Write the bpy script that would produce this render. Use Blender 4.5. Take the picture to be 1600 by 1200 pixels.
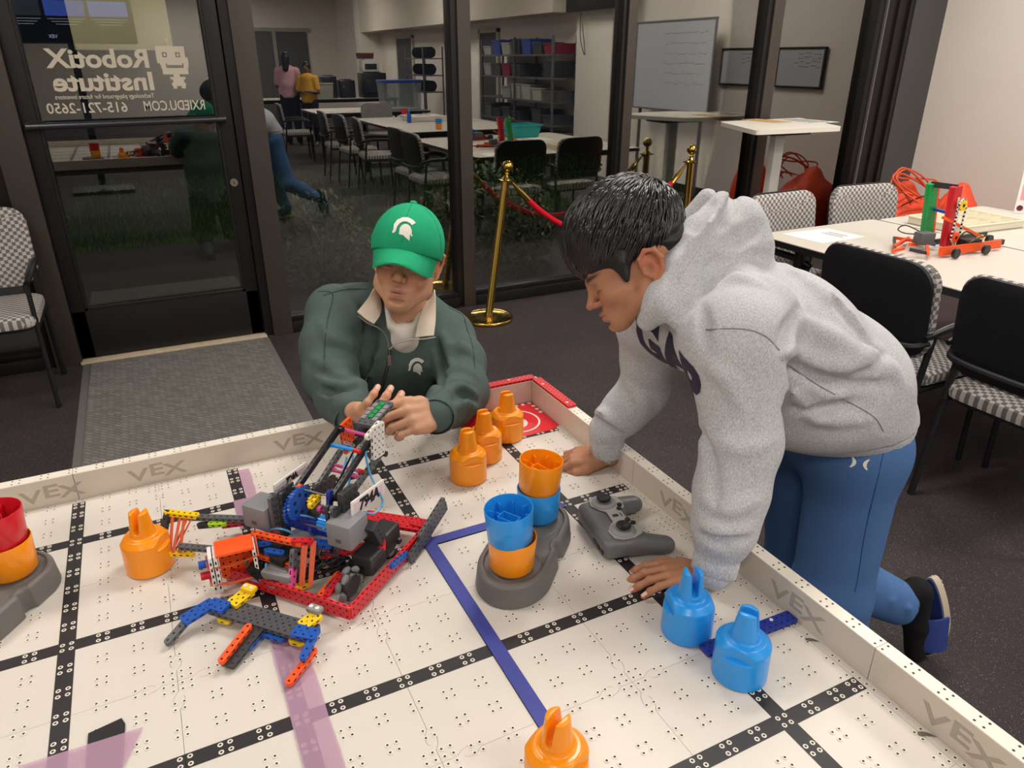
import bpy, bmesh, math, random
import numpy as np
from mathutils import Matrix, Vector, Quaternion
random.seed(7); np.random.seed(7)
for _o in list(bpy.data.objects): bpy.data.objects.remove(_o)
SC = bpy.context.scene
COL = SC.collection
pi = math.pi
# ---------------------------------------------------------------- camera
CAMP = Vector((-0.67368, -1.40490, 1.55198))
RGT = Vector((0.895475, -0.445111, 0.000567)); DWN = Vector((-0.181801, -0.366908, -0.912319)); FWD = Vector((0.406292, 0.816856, -0.409479))
cam_data = bpy.data.cameras.new('camera'); cam = bpy.data.objects.new('camera', cam_data); COL.objects.link(cam)
cam.matrix_world = Matrix(((RGT.x, -DWN.x, -FWD.x, CAMP.x), (RGT.y, -DWN.y, -FWD.y, CAMP.y), (RGT.z, -DWN.z, -FWD.z, CAMP.z), (0, 0, 0, 1)))
cam_data.sensor_width = 36; cam_data.lens = 25.49; cam_data.clip_start = .02; cam_data.clip_end = 200
SC.camera = cam
# ---------------------------------------------------------------- exposure, world, lights
SC.view_settings.view_transform = 'Standard'; SC.view_settings.look = 'None'
SC.view_settings.exposure = 0.0; SC.view_settings.gamma = 1; SC.view_settings.use_curve_mapping = False
wd = bpy.data.worlds.new('night'); SC.world = wd; wd.use_nodes = True
wd.node_tree.nodes['Background'].inputs[0].default_value = (0.020, 0.024, 0.034, 1)
wd.node_tree.nodes['Background'].inputs[1].default_value = 0.25
CEIL = 3.3
LIGHTS = [(-1.9, -2.6, 34), (-1.9, .7, 30), (.9, -2.6, 30), (.9, .5, 42), (3.6, -1.6, 52), (3.7, 1.3, 62),
          (-1.0, -6.4, 60), (3.4, -6.4, 100), (-1.0, -10.8, 70), (3.2, -10.8, 95), (1.2, -14.8, 120)]
for i, (lx, ly, pw) in enumerate(LIGHTS):
    ld = bpy.data.lights.new('ceiling_panel_glow', 'AREA'); ld.shape = 'RECTANGLE'; ld.size = 1.15; ld.size_y = .56
    ld.energy = pw; ld.color = (1.0, .955, .90)
    lo = bpy.data.objects.new('ceiling_panel_glow', ld); COL.objects.link(lo); lo.location = (lx, ly, CEIL - .045)
for lx, ly, pw in ((.6, 7.8, 20), (2.3, 4.2, 42)):       # added fill lamps to brighten lawn and shrubs
    ld = bpy.data.lights.new('added_lawn_fill', 'AREA'); ld.size = .5; ld.energy = pw; ld.color = (1, .95, .85); lo = bpy.data.objects.new('added_lawn_fill', ld); COL.objects.link(lo); lo.location = (lx, ly, 3.2)
# ---------------------------------------------------------------- helpers
def rgb(h, k=1.0):
    r = []
    for i in (0, 2, 4):
        c = int(h[i:i+2], 16) / 255
        r.append((c / 12.92 if c <= .04045 else ((c + .055) / 1.055) ** 2.4) * k)
    return (*r, 1)
MATS = {}
def mat(name, col, rough=.5, metal=0, noise=0, nscale=20, bump=0, bscale=200, spec=.5, emit=None, estr=1, coat=0, sheen=0, alpha=1, trans=0):
    if name in MATS: return MATS[name]
    m = bpy.data.materials.new(name); m.use_nodes = True; nt = m.node_tree; b = nt.nodes['Principled BSDF']
    c = rgb(col) if isinstance(col, str) else (*col[:3], 1)
    b.inputs['Base Color'].default_value = c; b.inputs['Roughness'].default_value = rough; b.inputs['Metallic'].default_value = metal
    b.inputs['Specular IOR Level'].default_value = spec
    if coat: b.inputs['Coat Weight'].default_value = coat; b.inputs['Coat Roughness'].default_value = .1
    if sheen: b.inputs['Sheen Weight'].default_value = sheen
    if alpha < 1: b.inputs['Alpha'].default_value = alpha
    if trans: b.inputs['Transmission Weight'].default_value = trans
    if emit: b.inputs['Emission Color'].default_value = rgb(emit); b.inputs['Emission Strength'].default_value = estr
    if noise or bump:
        tc = nt.nodes.new('ShaderNodeTexCoord')
    if noise:
        n = nt.nodes.new('ShaderNodeTexNoise'); n.inputs['Scale'].default_value = nscale; n.inputs['Detail'].default_value = 4
        mx = nt.nodes.new('ShaderNodeMix'); mx.data_type = 'RGBA'
        mx.inputs[6].default_value = tuple(x * (1 - noise) for x in c[:3]) + (1,); mx.inputs[7].default_value = tuple(min(1, x * (1 + noise)) for x in c[:3]) + (1,)
        nt.links.new(tc.outputs['Object'], n.inputs['Vector']); nt.links.new(n.outputs['Fac'], mx.inputs[0]); nt.links.new(mx.outputs[2], b.inputs['Base Color'])
    if bump:
        n2 = nt.nodes.new('ShaderNodeTexNoise'); n2.inputs['Scale'].default_value = bscale; n2.inputs['Detail'].default_value = 3
        bp = nt.nodes.new('ShaderNodeBump'); bp.inputs['Strength'].default_value = bump; bp.inputs['Distance'].default_value = .002
        nt.links.new(tc.outputs['Object'], n2.inputs['Vector']); nt.links.new(n2.outputs['Fac'], bp.inputs['Height']); nt.links.new(bp.outputs['Normal'], b.inputs['Normal'])
    MATS[name] = m; return m
def V3(*a): return Vector(a)
def TR(loc=(0, 0, 0), rx=0, ry=0, rz=0, s=1):
    S = Matrix.Diagonal((s, s, s, 1)) if not isinstance(s, (tuple, list)) else Matrix.Diagonal((*s, 1))
    return Matrix.Translation(loc) @ Matrix.Rotation(rz, 4, 'Z') @ Matrix.Rotation(ry, 4, 'Y') @ Matrix.Rotation(rx, 4, 'X') @ S
def basis(o, x, y=None, z=None):
    """matrix with origin o, local x along x, and y (or z) hint"""
    x = Vector(x).normalized()
    if z is not None:
        z = Vector(z); y = z.cross(x).normalized(); z = x.cross(y).normalized()
    else:
        y = Vector(y); z = x.cross(y).normalized(); y = z.cross(x).normalized()
    return Matrix(((x.x, y.x, z.x, o[0]), (x.y, y.y, z.y, o[1]), (x.z, y.z, z.z, o[2]), (0, 0, 0, 1)))
class MB:
    def __init__(s): s.v = []; s.f = []; s.m = []; s.M = Matrix.Identity(4)
    def add(s, vs, fs, mi=0, M=None):
        T = s.M @ M if M is not None else s.M; o = len(s.v)
        for p in vs: s.v.append(tuple(T @ Vector(p)))
        flip = T.determinant() < 0
        for f in fs:
            f = [i + o for i in f]
            s.f.append(f[::-1] if flip else f); s.m.append(mi)
        return s
    def box(s, c, d, mi=0, M=None, b=0):
        x, y, z = d[0] / 2, d[1] / 2, d[2] / 2
        if b <= 0:
            vs = [(c[0] + i * x, c[1] + j * y, c[2] + k * z) for i in (-1, 1) for j in (-1, 1) for k in (-1, 1)]
            return s.add(vs, [(0, 1, 3, 2), (4, 6, 7, 5), (0, 4, 5, 1), (2, 3, 7, 6), (0, 2, 6, 4), (1, 5, 7, 3)], mi, M)
        b = min(b, x * .99, y * .99, z * .99); bm = bmesh.new()
        bmesh.ops.create_cube(bm, size=1)
        for v in bm.verts: v.co = Vector((c[0] + v.co.x * d[0], c[1] + v.co.y * d[1], c[2] + v.co.z * d[2]))
        bmesh.ops.bevel(bm, geom=list(bm.edges), offset=b, segments=2, affect='EDGES', profile=.6)
        return s.bm(bm, mi, M)
    def bm(s, bm, mi=0, M=None):
        bm.verts.ensure_lookup_table(); bm.verts.index_update()
        s.add([v.co.copy() for v in bm.verts], [[v.index for v in f.verts] for f in bm.faces], mi, M); bm.free(); return s
    def prism(s, pts, z0, z1, mi=0, M=None, cap=True, top=None):
        n = len(pts); t = top or pts
        vs = [(p[0], p[1], z0) for p in pts] + [(p[0], p[1], z1) for p in t]
        fs = [(i, (i + 1) % n, n + (i + 1) % n, n + i) for i in range(n)]
        if cap: fs += [list(range(n))[::-1], list(range(n, 2 * n))]
        return s.add(vs, fs, mi, M)
    def lathe(s, pr, n=24, mi=0, M=None, a0=0, a1=2 * pi, sx=1, sy=1):
        full = abs(a1 - a0 - 2 * pi) < 1e-6; k = n if full else n + 1; vs = []; fs = []
        for r, z in pr:
            for i in range(k):
                a = a0 + (a1 - a0) * i / n; vs.append((r * math.cos(a) * sx, r * math.sin(a) * sy, z))
        for j in range(len(pr) - 1):
            for i in range(n):
                i2 = (i + 1) % k if full else i + 1
                fs.append((j * k + i, j * k + i2, (j + 1) * k + i2, (j + 1) * k + i))
        if full and pr[0][0] > 1e-6: fs.append(list(range(n))[::-1])
        if full and pr[-1][0] > 1e-6: fs.append([(len(pr) - 1) * k + i for i in range(n)])
        return s.add(vs, fs, mi, M)
    def cyl(s, a, b, r, n=16, mi=0, r2=None):
        a = Vector(a); b = Vector(b); d = b - a
        q = d.to_track_quat('Z', 'Y').to_matrix().to_4x4()
        return s.lathe([(r, 0), (r if r2 is None else r2, d.length)], n, mi, Matrix.Translation(a) @ q)
    def tube(s, path, r, n=8, mi=0, closed=False, smooth=0, flat=1):
        P = [Vector(p) for p in path]
        if smooth: P = spline(P, smooth, closed)
        R = r if isinstance(r, (list, tuple)) else [r] * len(P)
        if len(R) != len(P): R = list(np.interp(np.linspace(0, 1, len(P)), np.linspace(0, 1, len(R)), R))
        m = len(P); vs = []; fs = []; up = Vector((0, 0, 1)); prev = None
        for i, p in enumerate(P):
            if closed: t = (P[(i + 1) % m] - P[i - 1])
            else: t = P[min(i + 1, m - 1)] - P[max(i - 1, 0)]
            t.normalize()
            if prev is None:
                a = up.cross(t)
                if a.length < .1: a = Vector((1, 0, 0)).cross(t)
            else: a = prev - t * prev.dot(t)
            a.normalize(); prev = a; b = t.cross(a)
            for j in range(n):
                g = 2 * pi * j / n; vs.append(p + (a * math.cos(g) + b * math.sin(g) * flat) * R[i])
        for i in range(m if closed else m - 1):
            for j in range(n):
                i2 = (i + 1) % m; fs.append((i * n + j, i * n + (j + 1) % n, i2 * n + (j + 1) % n, i2 * n + j))
        if not closed: fs += [list(range(n))[::-1], [(m - 1) * n + j for j in range(n)]]
        return s.add(vs, fs, mi)
    def sph(s, c, r, n=16, mi=0, M=None):
        r = (r, r, r) if not isinstance(r, (tuple, list)) else r; k = n // 2; vs = []; fs = []
        for j in range(k + 1):
            t = pi * j / k
            for i in range(n):
                a = 2 * pi * i / n; vs.append((c[0] + r[0] * math.sin(t) * math.cos(a), c[1] + r[1] * math.sin(t) * math.sin(a), c[2] + r[2] * math.cos(t)))
        for j in range(k):
            for i in range(n): fs.append((j * n + i, (j + 1) * n + i, (j + 1) * n + (i + 1) % n, j * n + (i + 1) % n))
        return s.add(vs, fs, mi, M)
def spline(P, k, closed=False):
    out = []; m = len(P)
    for i in range(m if closed else m - 1):
        p0 = P[i - 1] if (i > 0 or closed) else P[0] * 2 - P[1]; p1 = P[i]; p2 = P[(i + 1) % m]
        p3 = P[(i + 2) % m] if (i + 2 < m or closed) else p2 * 2 - p1
        for j in range(k):
            t = j / k; out.append(.5 * ((2 * p1) + (p2 - p0) * t + (2 * p0 - 5 * p1 + 4 * p2 - p3) * t * t + (3 * p1 - p0 - 3 * p2 + p3) * t ** 3))
    if not closed: out.append(P[-1].copy())
    return out
def mesh_of(name, mb, mats, smooth=40):
    me = bpy.data.meshes.new(name); me.from_pydata([tuple(v) for v in mb.v], [], mb.f)
    for m in (mats if isinstance(mats, (list, tuple)) else [mats]): me.materials.append(m)
    if any(mb.m): me.polygons.foreach_set('material_index', mb.m)
    me.validate()
    if smooth:
        me.polygons.foreach_set('use_smooth', [True] * len(me.polygons))
        if smooth < 180: me.set_sharp_from_angle(angle=math.radians(smooth))
    me.update(); return me
def link(name, data, parent=None, M=None):
    o = bpy.data.objects.new(name, data); COL.objects.link(o)
    if parent is not None: o.parent = parent
    if M is not None: o.matrix_local = M
    return o
def part(name, mb, mats, parent=None, M=None, smooth=40, label=None, stuff=False):
    o = link(name, mesh_of(name, mb, mats, smooth), parent, M)
    if label: o['label'] = label
    if stuff: o['kind'] = 'stuff'
    return o
def tag(o, label, cat, group=None, kind=None):
    if label: o['label'] = label
    if cat: o['category'] = cat
    if group: o['group'] = group
    if kind: o['kind'] = kind
    return o
def thing(name, label, cat, M=None, group=None):
    return tag(link(name, None, None, M), label, cat, group)
def struct(name, mb, mats, smooth=40, label=None, cat=None):
    o = part(name, mb, mats, None, None, smooth); o['kind'] = 'structure'
    if label: o['label'] = label
    o['category'] = cat or name.split('_')[0]
    return o
def dup(root, M, label, group=None):
    def rec(o, par):
        c = o.copy(); COL.objects.link(c); c.parent = par
        for ch in list(o.children): rec(ch, c)
        return c
    r = rec(root, None); r.matrix_local = M; r['label'] = label
    if group: r['group'] = group
    return r
def text_mb(txt, size, depth=.0006, bold=0, M=None, mi=0, align='CENTER', mb=None, shear=0):
    cu = bpy.data.curves.new('lettering', 'FONT'); cu.body = txt; cu.size = size; cu.extrude = depth; cu.offset = bold; cu.align_x = align; cu.resolution_u = 3; cu.shear = shear
    o = bpy.data.objects.new('lettering', cu); COL.objects.link(o); dg = bpy.context.evaluated_depsgraph_get(); dg.update()
    me = bpy.data.meshes.new_from_object(o.evaluated_get(dg)); bpy.data.objects.remove(o)
    mb = mb or MB(); mb.add([v.co.copy() for v in me.vertices], [list(p.vertices) for p in me.polygons], mi, M); bpy.data.meshes.remove(me)
    return mb
# ---- signed-distance modelling (bodies and clothes as one continuous skin) ----
class SDF:
    def __init__(s, lo, hi, h):
        s.lo = np.array(lo, float); s.h = h; s.n = np.ceil((np.array(hi) - s.lo) / h).astype(int) + 1
        s.d = np.full(s.n, .2, np.float32)
    def sub(s, lo, hi):
        a = np.clip(np.floor((np.array(lo) - s.lo) / s.h).astype(int), 0, s.n - 1); b = np.clip(np.ceil((np.array(hi) - s.lo) / s.h).astype(int) + 1, 0, s.n)
        if (b <= a).any(): return None, None
        ax = [(s.lo[i] + s.h * np.arange(a[i], b[i])).astype(np.float32) for i in range(3)]
        return tuple(slice(a[i], b[i]) for i in range(3)), np.meshgrid(*ax, indexing='ij')
    def op(s, lo, hi, fn, k=.02, mode='u'):
        pad = k + 2 * s.h; sl, g = s.sub(np.array(lo) - pad, np.array(hi) + pad)
        if sl is None: return s
        v = fn(*g); o = s.d[sl]
        if mode == 'u':
            h = np.clip(.5 + .5 * (o - v) / k, 0, 1); s.d[sl] = o + (v - o) * h - k * h * (1 - h)
        elif mode == 's':
            h = np.clip(.5 - .5 * (o + v) / k, 0, 1); s.d[sl] = o + (-v - o) * h + k * h * (1 - h)
        return s
    def cap(s, a, b, ra, rb=None, k=.02, mode='u', flat=None):
        rb = ra if rb is None else rb; a = np.array(a, float); b = np.array(b, float); ab = b - a; L = max(ab @ ab, 1e-9); R = max(ra, rb)
        def fn(x, y, z):
            px, py, pz = x - a[0], y - a[1], z - a[2]
            t = np.clip((px * ab[0] + py * ab[1] + pz * ab[2]) / L, 0, 1)
            dx, dy, dz = px - t * ab[0], py - t * ab[1], pz - t * ab[2]
            if flat is not None:
                nx, ny, nz, f = flat; q = dx * nx + dy * ny + dz * nz
                dx, dy, dz = dx + (f - 1) * q * nx, dy + (f - 1) * q * ny, dz + (f - 1) * q * nz
            return np.sqrt(dx * dx + dy * dy + dz * dz) - (ra + (rb - ra) * t)
        return s.op(np.minimum(a, b) - R, np.maximum(a, b) + R, fn, k, mode)
    def chain(s, pts, rs, k=.02, mode='u', flat=None):
        for i in range(len(pts) - 1): s.cap(pts[i], pts[i + 1], rs[i], rs[i + 1], k, mode, flat)
        return s
    def ell(s, c, r, k=.02, mode='u', R=None):
        c = np.array(c, float); r = np.array(r, float); m = r.max(); rm = r.min(); A = np.array(R)[:3, :3].T if R is not None else np.eye(3)
        def fn(x, y, z):
            p = [x - c[0], y - c[1], z - c[2]]
            q = [(A[i, 0] * p[0] + A[i, 1] * p[1] + A[i, 2] * p[2]) / r[i] for i in range(3)]
            l = np.sqrt(q[0] ** 2 + q[1] ** 2 + q[2] ** 2); l2 = np.sqrt((q[0] / r[0]) ** 2 + (q[1] / r[1]) ** 2 + (q[2] / r[2]) ** 2) + 1e-9
            return l * (l - 1) / l2
        return s.op(c - m, c + m, fn, k, mode)
    def half(s, p, n, k=.002):
        """cut away everything on the side the normal points to"""
        p = np.array(p, float); n = np.array(n, float) / np.linalg.norm(n)
        ax = [(s.lo[i] + s.h * np.arange(s.n[i])).astype(np.float32) for i in range(3)]
        g = (ax[0][:, None, None] - p[0]) * n[0] + (ax[1][None, :, None] - p[1]) * n[1] + (ax[2][None, None, :] - p[2]) * n[2]
        s.d = np.maximum(s.d, g.astype(np.float32)); return s
    def mesh(s):
        d = s.d; n = d.shape
        ins = d < 0
        c = [ins[i:n[0] - 1 + i, j:n[1] - 1 + j, k:n[2] - 1 + k] for i in (0, 1) for j in (0, 1) for k in (0, 1)]
        cnt = sum(x.astype(np.int8) for x in c); act = (cnt > 0) & (cnt < 8)
        I, J, K = np.nonzero(act); idx = np.full(act.shape, -1, np.int32); idx[I, J, K] = np.arange(len(I))
        acc = np.zeros((len(I), 3)); w = np.zeros(len(I))
        cs = [(i, j, k) for i in (0, 1) for j in (0, 1) for k in (0, 1)]
        for a in cs:
            for ax in range(3):
                if a[ax]: continue
                b = list(a); b[ax] = 1
                da = d[I + a[0], J + a[1], K + a[2]]; db = d[I + b[0], J + b[1], K + b[2]]
                x = (da < 0) != (db < 0); t = np.where(x, da / np.where(x, da - db, 1), 0)
                p = np.array(a, float)[None, :] + np.zeros((len(I), 3)); p[:, ax] += t
                acc += p * x[:, None]; w += x
        V = s.lo + (acc / w[:, None] + np.stack([I, J, K], 1)) * s.h
        F = []
        for ax in range(3):
            sl0 = [slice(None)] * 3; sl1 = [slice(None)] * 3; sl0[ax] = slice(0, -1); sl1[ax] = slice(1, None)
            a = ins[tuple(sl0)]; b = ins[tuple(sl1)]; X = np.stack(np.nonzero(a != b), 1)
            u, v = (ax + 1) % 3, (ax + 2) % 3
            ok = (X[:, u] > 0) & (X[:, v] > 0) & (X[:, u] < act.shape[u]) & (X[:, v] < act.shape[v]); X = X[ok]
            s0 = a[X[:, 0], X[:, 1], X[:, 2]]
            q = []
            for du, dv in ((-1, -1), (0, -1), (0, 0), (-1, 0)):
                Y = X.copy(); Y[:, u] += du; Y[:, v] += dv; q.append(idx[Y[:, 0], Y[:, 1], Y[:, 2]])
            Q = np.stack(q, 1); Q[~s0] = Q[~s0][:, ::-1]; F.append(Q)
        F = np.concatenate(F); F = F[(F >= 0).all(1)]
        return V, F
def relax(V, F, it=2, lam=.5):
    E = np.concatenate([F[:, [0, 1]], F[:, [1, 2]], F[:, [2, 3]], F[:, [3, 0]]]); E = np.concatenate([E, E[:, ::-1]])
    n = len(V); deg = np.bincount(E[:, 0], minlength=n).clip(1)[:, None]
    for _ in range(it):
        S = np.stack([np.bincount(E[:, 0], weights=V[E[:, 1], k], minlength=n) for k in range(3)], 1)
        V = V + lam * (S / deg - V)
    return V
def normals(V, F):
    N = np.cross(V[F[:, 2]] - V[F[:, 0]], V[F[:, 3]] - V[F[:, 1]]); A = np.zeros_like(V)
    for j in range(4): np.add.at(A, F[:, j], N)
    return A / (np.linalg.norm(A, axis=1)[:, None] + 1e-12)
def np_part(name, V, F, mats, parent=None, M=None, color=None, matfn=None, label=None):
    me = bpy.data.meshes.new(name); me.vertices.add(len(V)); me.vertices.foreach_set('co', np.asarray(V, np.float32).ravel())
    F = np.asarray(F, np.int32); k = F.shape[1]; me.loops.add(F.size); me.loops.foreach_set('vertex_index', F.ravel()); me.polygons.add(len(F))
    me.polygons.foreach_set('loop_start', np.arange(0, F.size, k, dtype=np.int32)); me.polygons.foreach_set('loop_total', np.full(len(F), k, np.int32))
    me.update(calc_edges=True)
    me.polygons.foreach_set('use_smooth', np.ones(len(F), bool))
    for m in (mats if isinstance(mats, (list, tuple)) else [mats]): me.materials.append(m)
    if matfn is not None: me.polygons.foreach_set('material_index', np.asarray(matfn(V[F].mean(1)), np.int32))
    if color is not None:
        ca = me.color_attributes.new('tint', 'FLOAT_COLOR', 'POINT'); ca.data.foreach_set('color', np.concatenate([color, np.ones((len(V), 1))], 1).astype(np.float32).ravel())
    me.update(); o = link(name, me, parent, M)
    if label: o['label'] = label
    return o
# pixel of the 1600x1200 photograph -> point in the room at a known height / plane (used to survey positions)
def ray(u, v): return FWD + RGT * ((u - 800) / 1132.8) + DWN * ((v - 600) / 1132.8)
def atz(u, v, z): d = ray(u, v); return CAMP + d * ((z - CAMP.z) / d.z)
def aty(u, v, y): d = ray(u, v); return CAMP + d * ((y - CAMP.y) / d.y)
def atd(u, v, t): return CAMP + ray(u, v) * t
GLY = 3.06      # plane of the glass front
def mir(p): return Vector((p[0], 2 * GLY - p[1], p[2]))
def rz(u, v, z): d = ray(u, v); d.y = -d.y; c = mir(CAMP); return c + d * ((z - c.z) / d.z)   # seen as a reflection in the glass
def rx(u, v, x): d = ray(u, v); d.y = -d.y; c = mir(CAMP); return c + d * ((x - c.x) / d.x)
def ry(u, v, y): d = ray(u, v); d.y = -d.y; c = mir(CAMP); return c + d * ((y - c.y) / d.y)
IN = .0254
# ================================================================ setting
def speck_floor():
    m = bpy.data.materials.new('speckled rubber floor'); m.use_nodes = True; nt = m.node_tree; b = nt.nodes['Principled BSDF']; L = nt.links.new
    tc = nt.nodes.new('ShaderNodeTexCoord')
    def vor(scale, thr, lo):
        v = nt.nodes.new('ShaderNodeTexVoronoi'); v.inputs['Scale'].default_value = scale; L(tc.outputs['Object'], v.inputs['Vector'])
        lt = nt.nodes.new('ShaderNodeMath'); lt.operation = 'LESS_THAN'; lt.inputs[1].default_value = thr; L(v.outputs['Distance'], lt.inputs[0])
        sp = nt.nodes.new('ShaderNodeSeparateColor'); L(v.outputs['Color'], sp.inputs[0])
        gt = nt.nodes.new('ShaderNodeMath'); gt.operation = 'GREATER_THAN'; gt.inputs[1].default_value = lo; L(sp.outputs[0], gt.inputs[0])
        mu = nt.nodes.new('ShaderNodeMath'); mu.operation = 'MULTIPLY'; L(lt.outputs[0], mu.inputs[0]); L(gt.outputs[0], mu.inputs[1])
        cr = nt.nodes.new('ShaderNodeValToRGB'); L(sp.outputs[1], cr.inputs[0]); e = cr.color_ramp.elements
        e[0].color = rgb('7a6e6a'); e[1].color = rgb('a09794'); e.new(.3).color = rgb('7c5048'); e.new(.45).color = rgb('a89c98')
        return mu, cr
    base = nt.nodes.new('ShaderNodeTexNoise'); base.inputs['Scale'].default_value = 3; base.inputs['Detail'].default_value = 6; L(tc.outputs['Object'], base.inputs['Vector'])
    r0 = nt.nodes.new('ShaderNodeValToRGB'); L(base.outputs['Fac'], r0.inputs[0]); r0.color_ramp.elements[0].position = .3; r0.color_ramp.elements[1].position = .7
    r0.color_ramp.elements[0].color = rgb('342e30'); r0.color_ramp.elements[1].color = rgb('3d3638')
    prev = r0.outputs[0]
    for sc, th, lo in ((150, .16, .62), (320, .2, .5)):
        mu, cr = vor(sc, th, lo); mx = nt.nodes.new('ShaderNodeMix'); mx.data_type = 'RGBA'
        L(mu.outputs[0], mx.inputs[0]); L(prev, mx.inputs[6]); L(cr.outputs[0], mx.inputs[7]); prev = mx.outputs[2]
    L(prev, b.inputs['Base Color']); b.inputs['Roughness'].default_value = .7; b.inputs['Specular IOR Level'].default_value = .25
    return m
def glassy(name, refl, tint):
    m = bpy.data.materials.new(name); m.use_nodes = True; nt = m.node_tree; nt.nodes.clear(); L = nt.links.new
    out = nt.nodes.new('ShaderNodeOutputMaterial'); mx = nt.nodes.new('ShaderNodeMixShader'); t = nt.nodes.new('ShaderNodeBsdfTransparent'); g = nt.nodes.new('ShaderNodeBsdfGlossy')
    t.inputs[0].default_value = tint; g.inputs['Color'].default_value = (1, .98, .95, 1); g.inputs['Roughness'].default_value = .0
    lw = nt.nodes.new('ShaderNodeFresnel'); lw.inputs['IOR'].default_value = 1.5
    ma = nt.nodes.new('ShaderNodeMath'); ma.operation = 'MULTIPLY_ADD'; ma.inputs[1].default_value = 1.2; ma.inputs[2].default_value = refl; ma.use_clamp = True
    L(lw.outputs[0], ma.inputs[0]); L(ma.outputs[0], mx.inputs[0]); L(t.outputs[0], mx.inputs[1]); L(g.outputs[0], mx.inputs[2]); L(mx.outputs[0], out.inputs[0]); return m
M_floor = speck_floor(); M_wall = mat('warm white wall paint', 'ece3d9', .8, noise=.03, nscale=2); M_ceil = mat('ceiling white', 'dcd8d0', .9)
M_frame = mat('dark bronze aluminium', '2b2829', .42, .55, noise=.15, nscale=6); M_frameB = mat('bronze face', '4e4742', .5, .45, noise=.1, nscale=5)
M_frameG = mat('grey plastic panel', '4a4a4a', .5); M_black = mat('black rubber', '0c0c0d', .5); M_steel = mat('steel', 'b9b6b0', .25, 1)
M_glass = glassy('coated window glass', .165, (.84, .87, .85, 1)); M_dglass = glassy('tinted door glass', .06, (.86, .88, .86, 1))
X0, X1, Y0, Y1 = -4.2, 5.47, -16.8, 3.0
struct('floor', MB().box(((X0 + X1) / 2, (Y0 + 3.12) / 2, -.05), (X1 - X0, 3.12 - Y0, .1)), M_floor)
struct('ceiling', MB().box(((X0 + X1) / 2, (Y0 + 3.12) / 2, CEIL + .05), (X1 - X0 + .4, 3.12 - Y0 + .4, .1)), M_ceil)
struct('wall_right', MB().box((X1 + .1, (Y0 + 3.12) / 2, CEIL / 2), (.2, 3.12 - Y0 + .2, CEIL)), M_wall)
struct('wall_left', MB().box((X0 - .1, (Y0 + 3.12) / 2, CEIL / 2), (.2, 3.12 - Y0 + .2, CEIL)), M_wall)
struct('wall_back', MB().box(((X0 + X1) / 2, Y0 - .1, CEIL / 2), (X1 - X0, .2, CEIL)), M_wall)
struct('baseboard_right', MB().box((X1 - .006, (Y0 + 3) / 2, .05), (.012, 3 - Y0, .1)), M_black)
# --- glass front: frame members (posts, rails), panes
HT = 3.0
def member(name, x0, x1, z0, z1, m=None, y0=2.985, y1=3.115, b=.003): return struct(name, MB().box(((x0 + x1) / 2, (y0 + y1) / 2, (z0 + z1) / 2), (x1 - x0, y1 - y0, z1 - z0), b=b), m or M_frame)
def post(name, x0, x1, y0=2.985):
    mb = MB(); w = x1 - x0; mb.box(((x0 + x1) / 2, (y0 + .02 + 3.115) / 2, HT / 2), (w, 3.115 - y0 - .02, HT), 0, b=.003)
    mb.box((x0 + w * .64, y0 + .01, HT / 2), (w * .7, .02, HT), 1, b=.003); return struct(name, mb, [M_frame, M_frameB])
post('trim_1', -.165, 0.0); post('trim_2', 1.115, 1.235); post('trim_3', 2.33, 2.43); post('trim_4', 3.57, 3.71)
mb = MB(); mb.box((4.89, 3.05, HT / 2), (.40, .13, HT), 0, b=.003)
for k in range(3): mb.box((4.76 + .13 * k, 2.975, HT / 2), (.012, .02, HT), 2 if k == 0 else 0)
mb.box((5.28, 3.03, HT / 2), (.38, .1, HT), 1); struct('trim_5', mb, [M_frame, M_frameG, mat('worn aluminium edge', '77787a', .4, .5)])
post('trim_6', -1.33, -1.15)
member('trim_7', X0, 5.47, HT, CEIL)
for i, (a, b) in enumerate(((0, 1.115), (1.235, 2.33), (2.43, 3.57), (3.71, 4.69), (-2.62, -1.33), (-4.2, -2.72)), 1):
    w = tag(part('window_%d' % i, MB().box(((a + b) / 2, 3.062, (HT + .1) / 2), (b - a, .006, HT - .1)), M_glass, None), None, 'window', None, 'structure')
    mb = MB().box(((a + b) / 2, 3.05, .035), (b - a, .13, .07), b=.004).box(((a + b) / 2, 3.045, .085), (b - a, .07, .03), b=.004)
    part('bottom_rail', mb, M_frame, w)
member('trim_8', -2.72, -2.62, 0, HT)
# door
dr = struct('door_1', MB().box((-1.115, 3.045, 1.35), (.07, .045, 2.66), b=.003).box((-.205, 3.045, 1.35), (.07, .045, 2.66), b=.003).box((-.66, 3.045, .155), (.98, .045, .27), b=.003).box((-.66, 3.045, 2.64), (.98, .045, .1), b=.003), M_frame)
part('door_glass', MB().box((-.66, 3.062, 1.44), (.84, .006, 2.32)), M_dglass, dr)
part('glazing_bead', MB().box((-.66, 3.035, .297), (.85, .03, .014)).box((-1.073, 3.035, 1.44), (.012, .03, 2.3)).box((-.247, 3.035, 1.44), (.012, .03, 2.3)), M_frame, dr)
pb = MB().cyl((-1.13, 2.985, 1.247), (-.21, 2.985, 1.255), .0165, 16); pb.box((-1.115, 3.005, 1.247), (.04, .04, .035), b=.004).box((-.225, 3.005, 1.254), (.04, .04, .035), b=.004)
part('push_bar', pb, mat('bar', '55565a', .3, .8), dr, label='dark metal horizontal push bar')
part('lock_cylinder', MB().cyl((-.213, 3.03, .918), (-.213, 3.012, .918), .021, 24).box((-.213, 3.011, .918), (.004, .004, .014), 1), [mat('brushed nickel', 'c9b9a0', .3, .9), M_black], dr, label='round silver key cylinder')
M_vinyl = mat('cream vinyl lettering', 'cfc6b2', .7)
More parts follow.
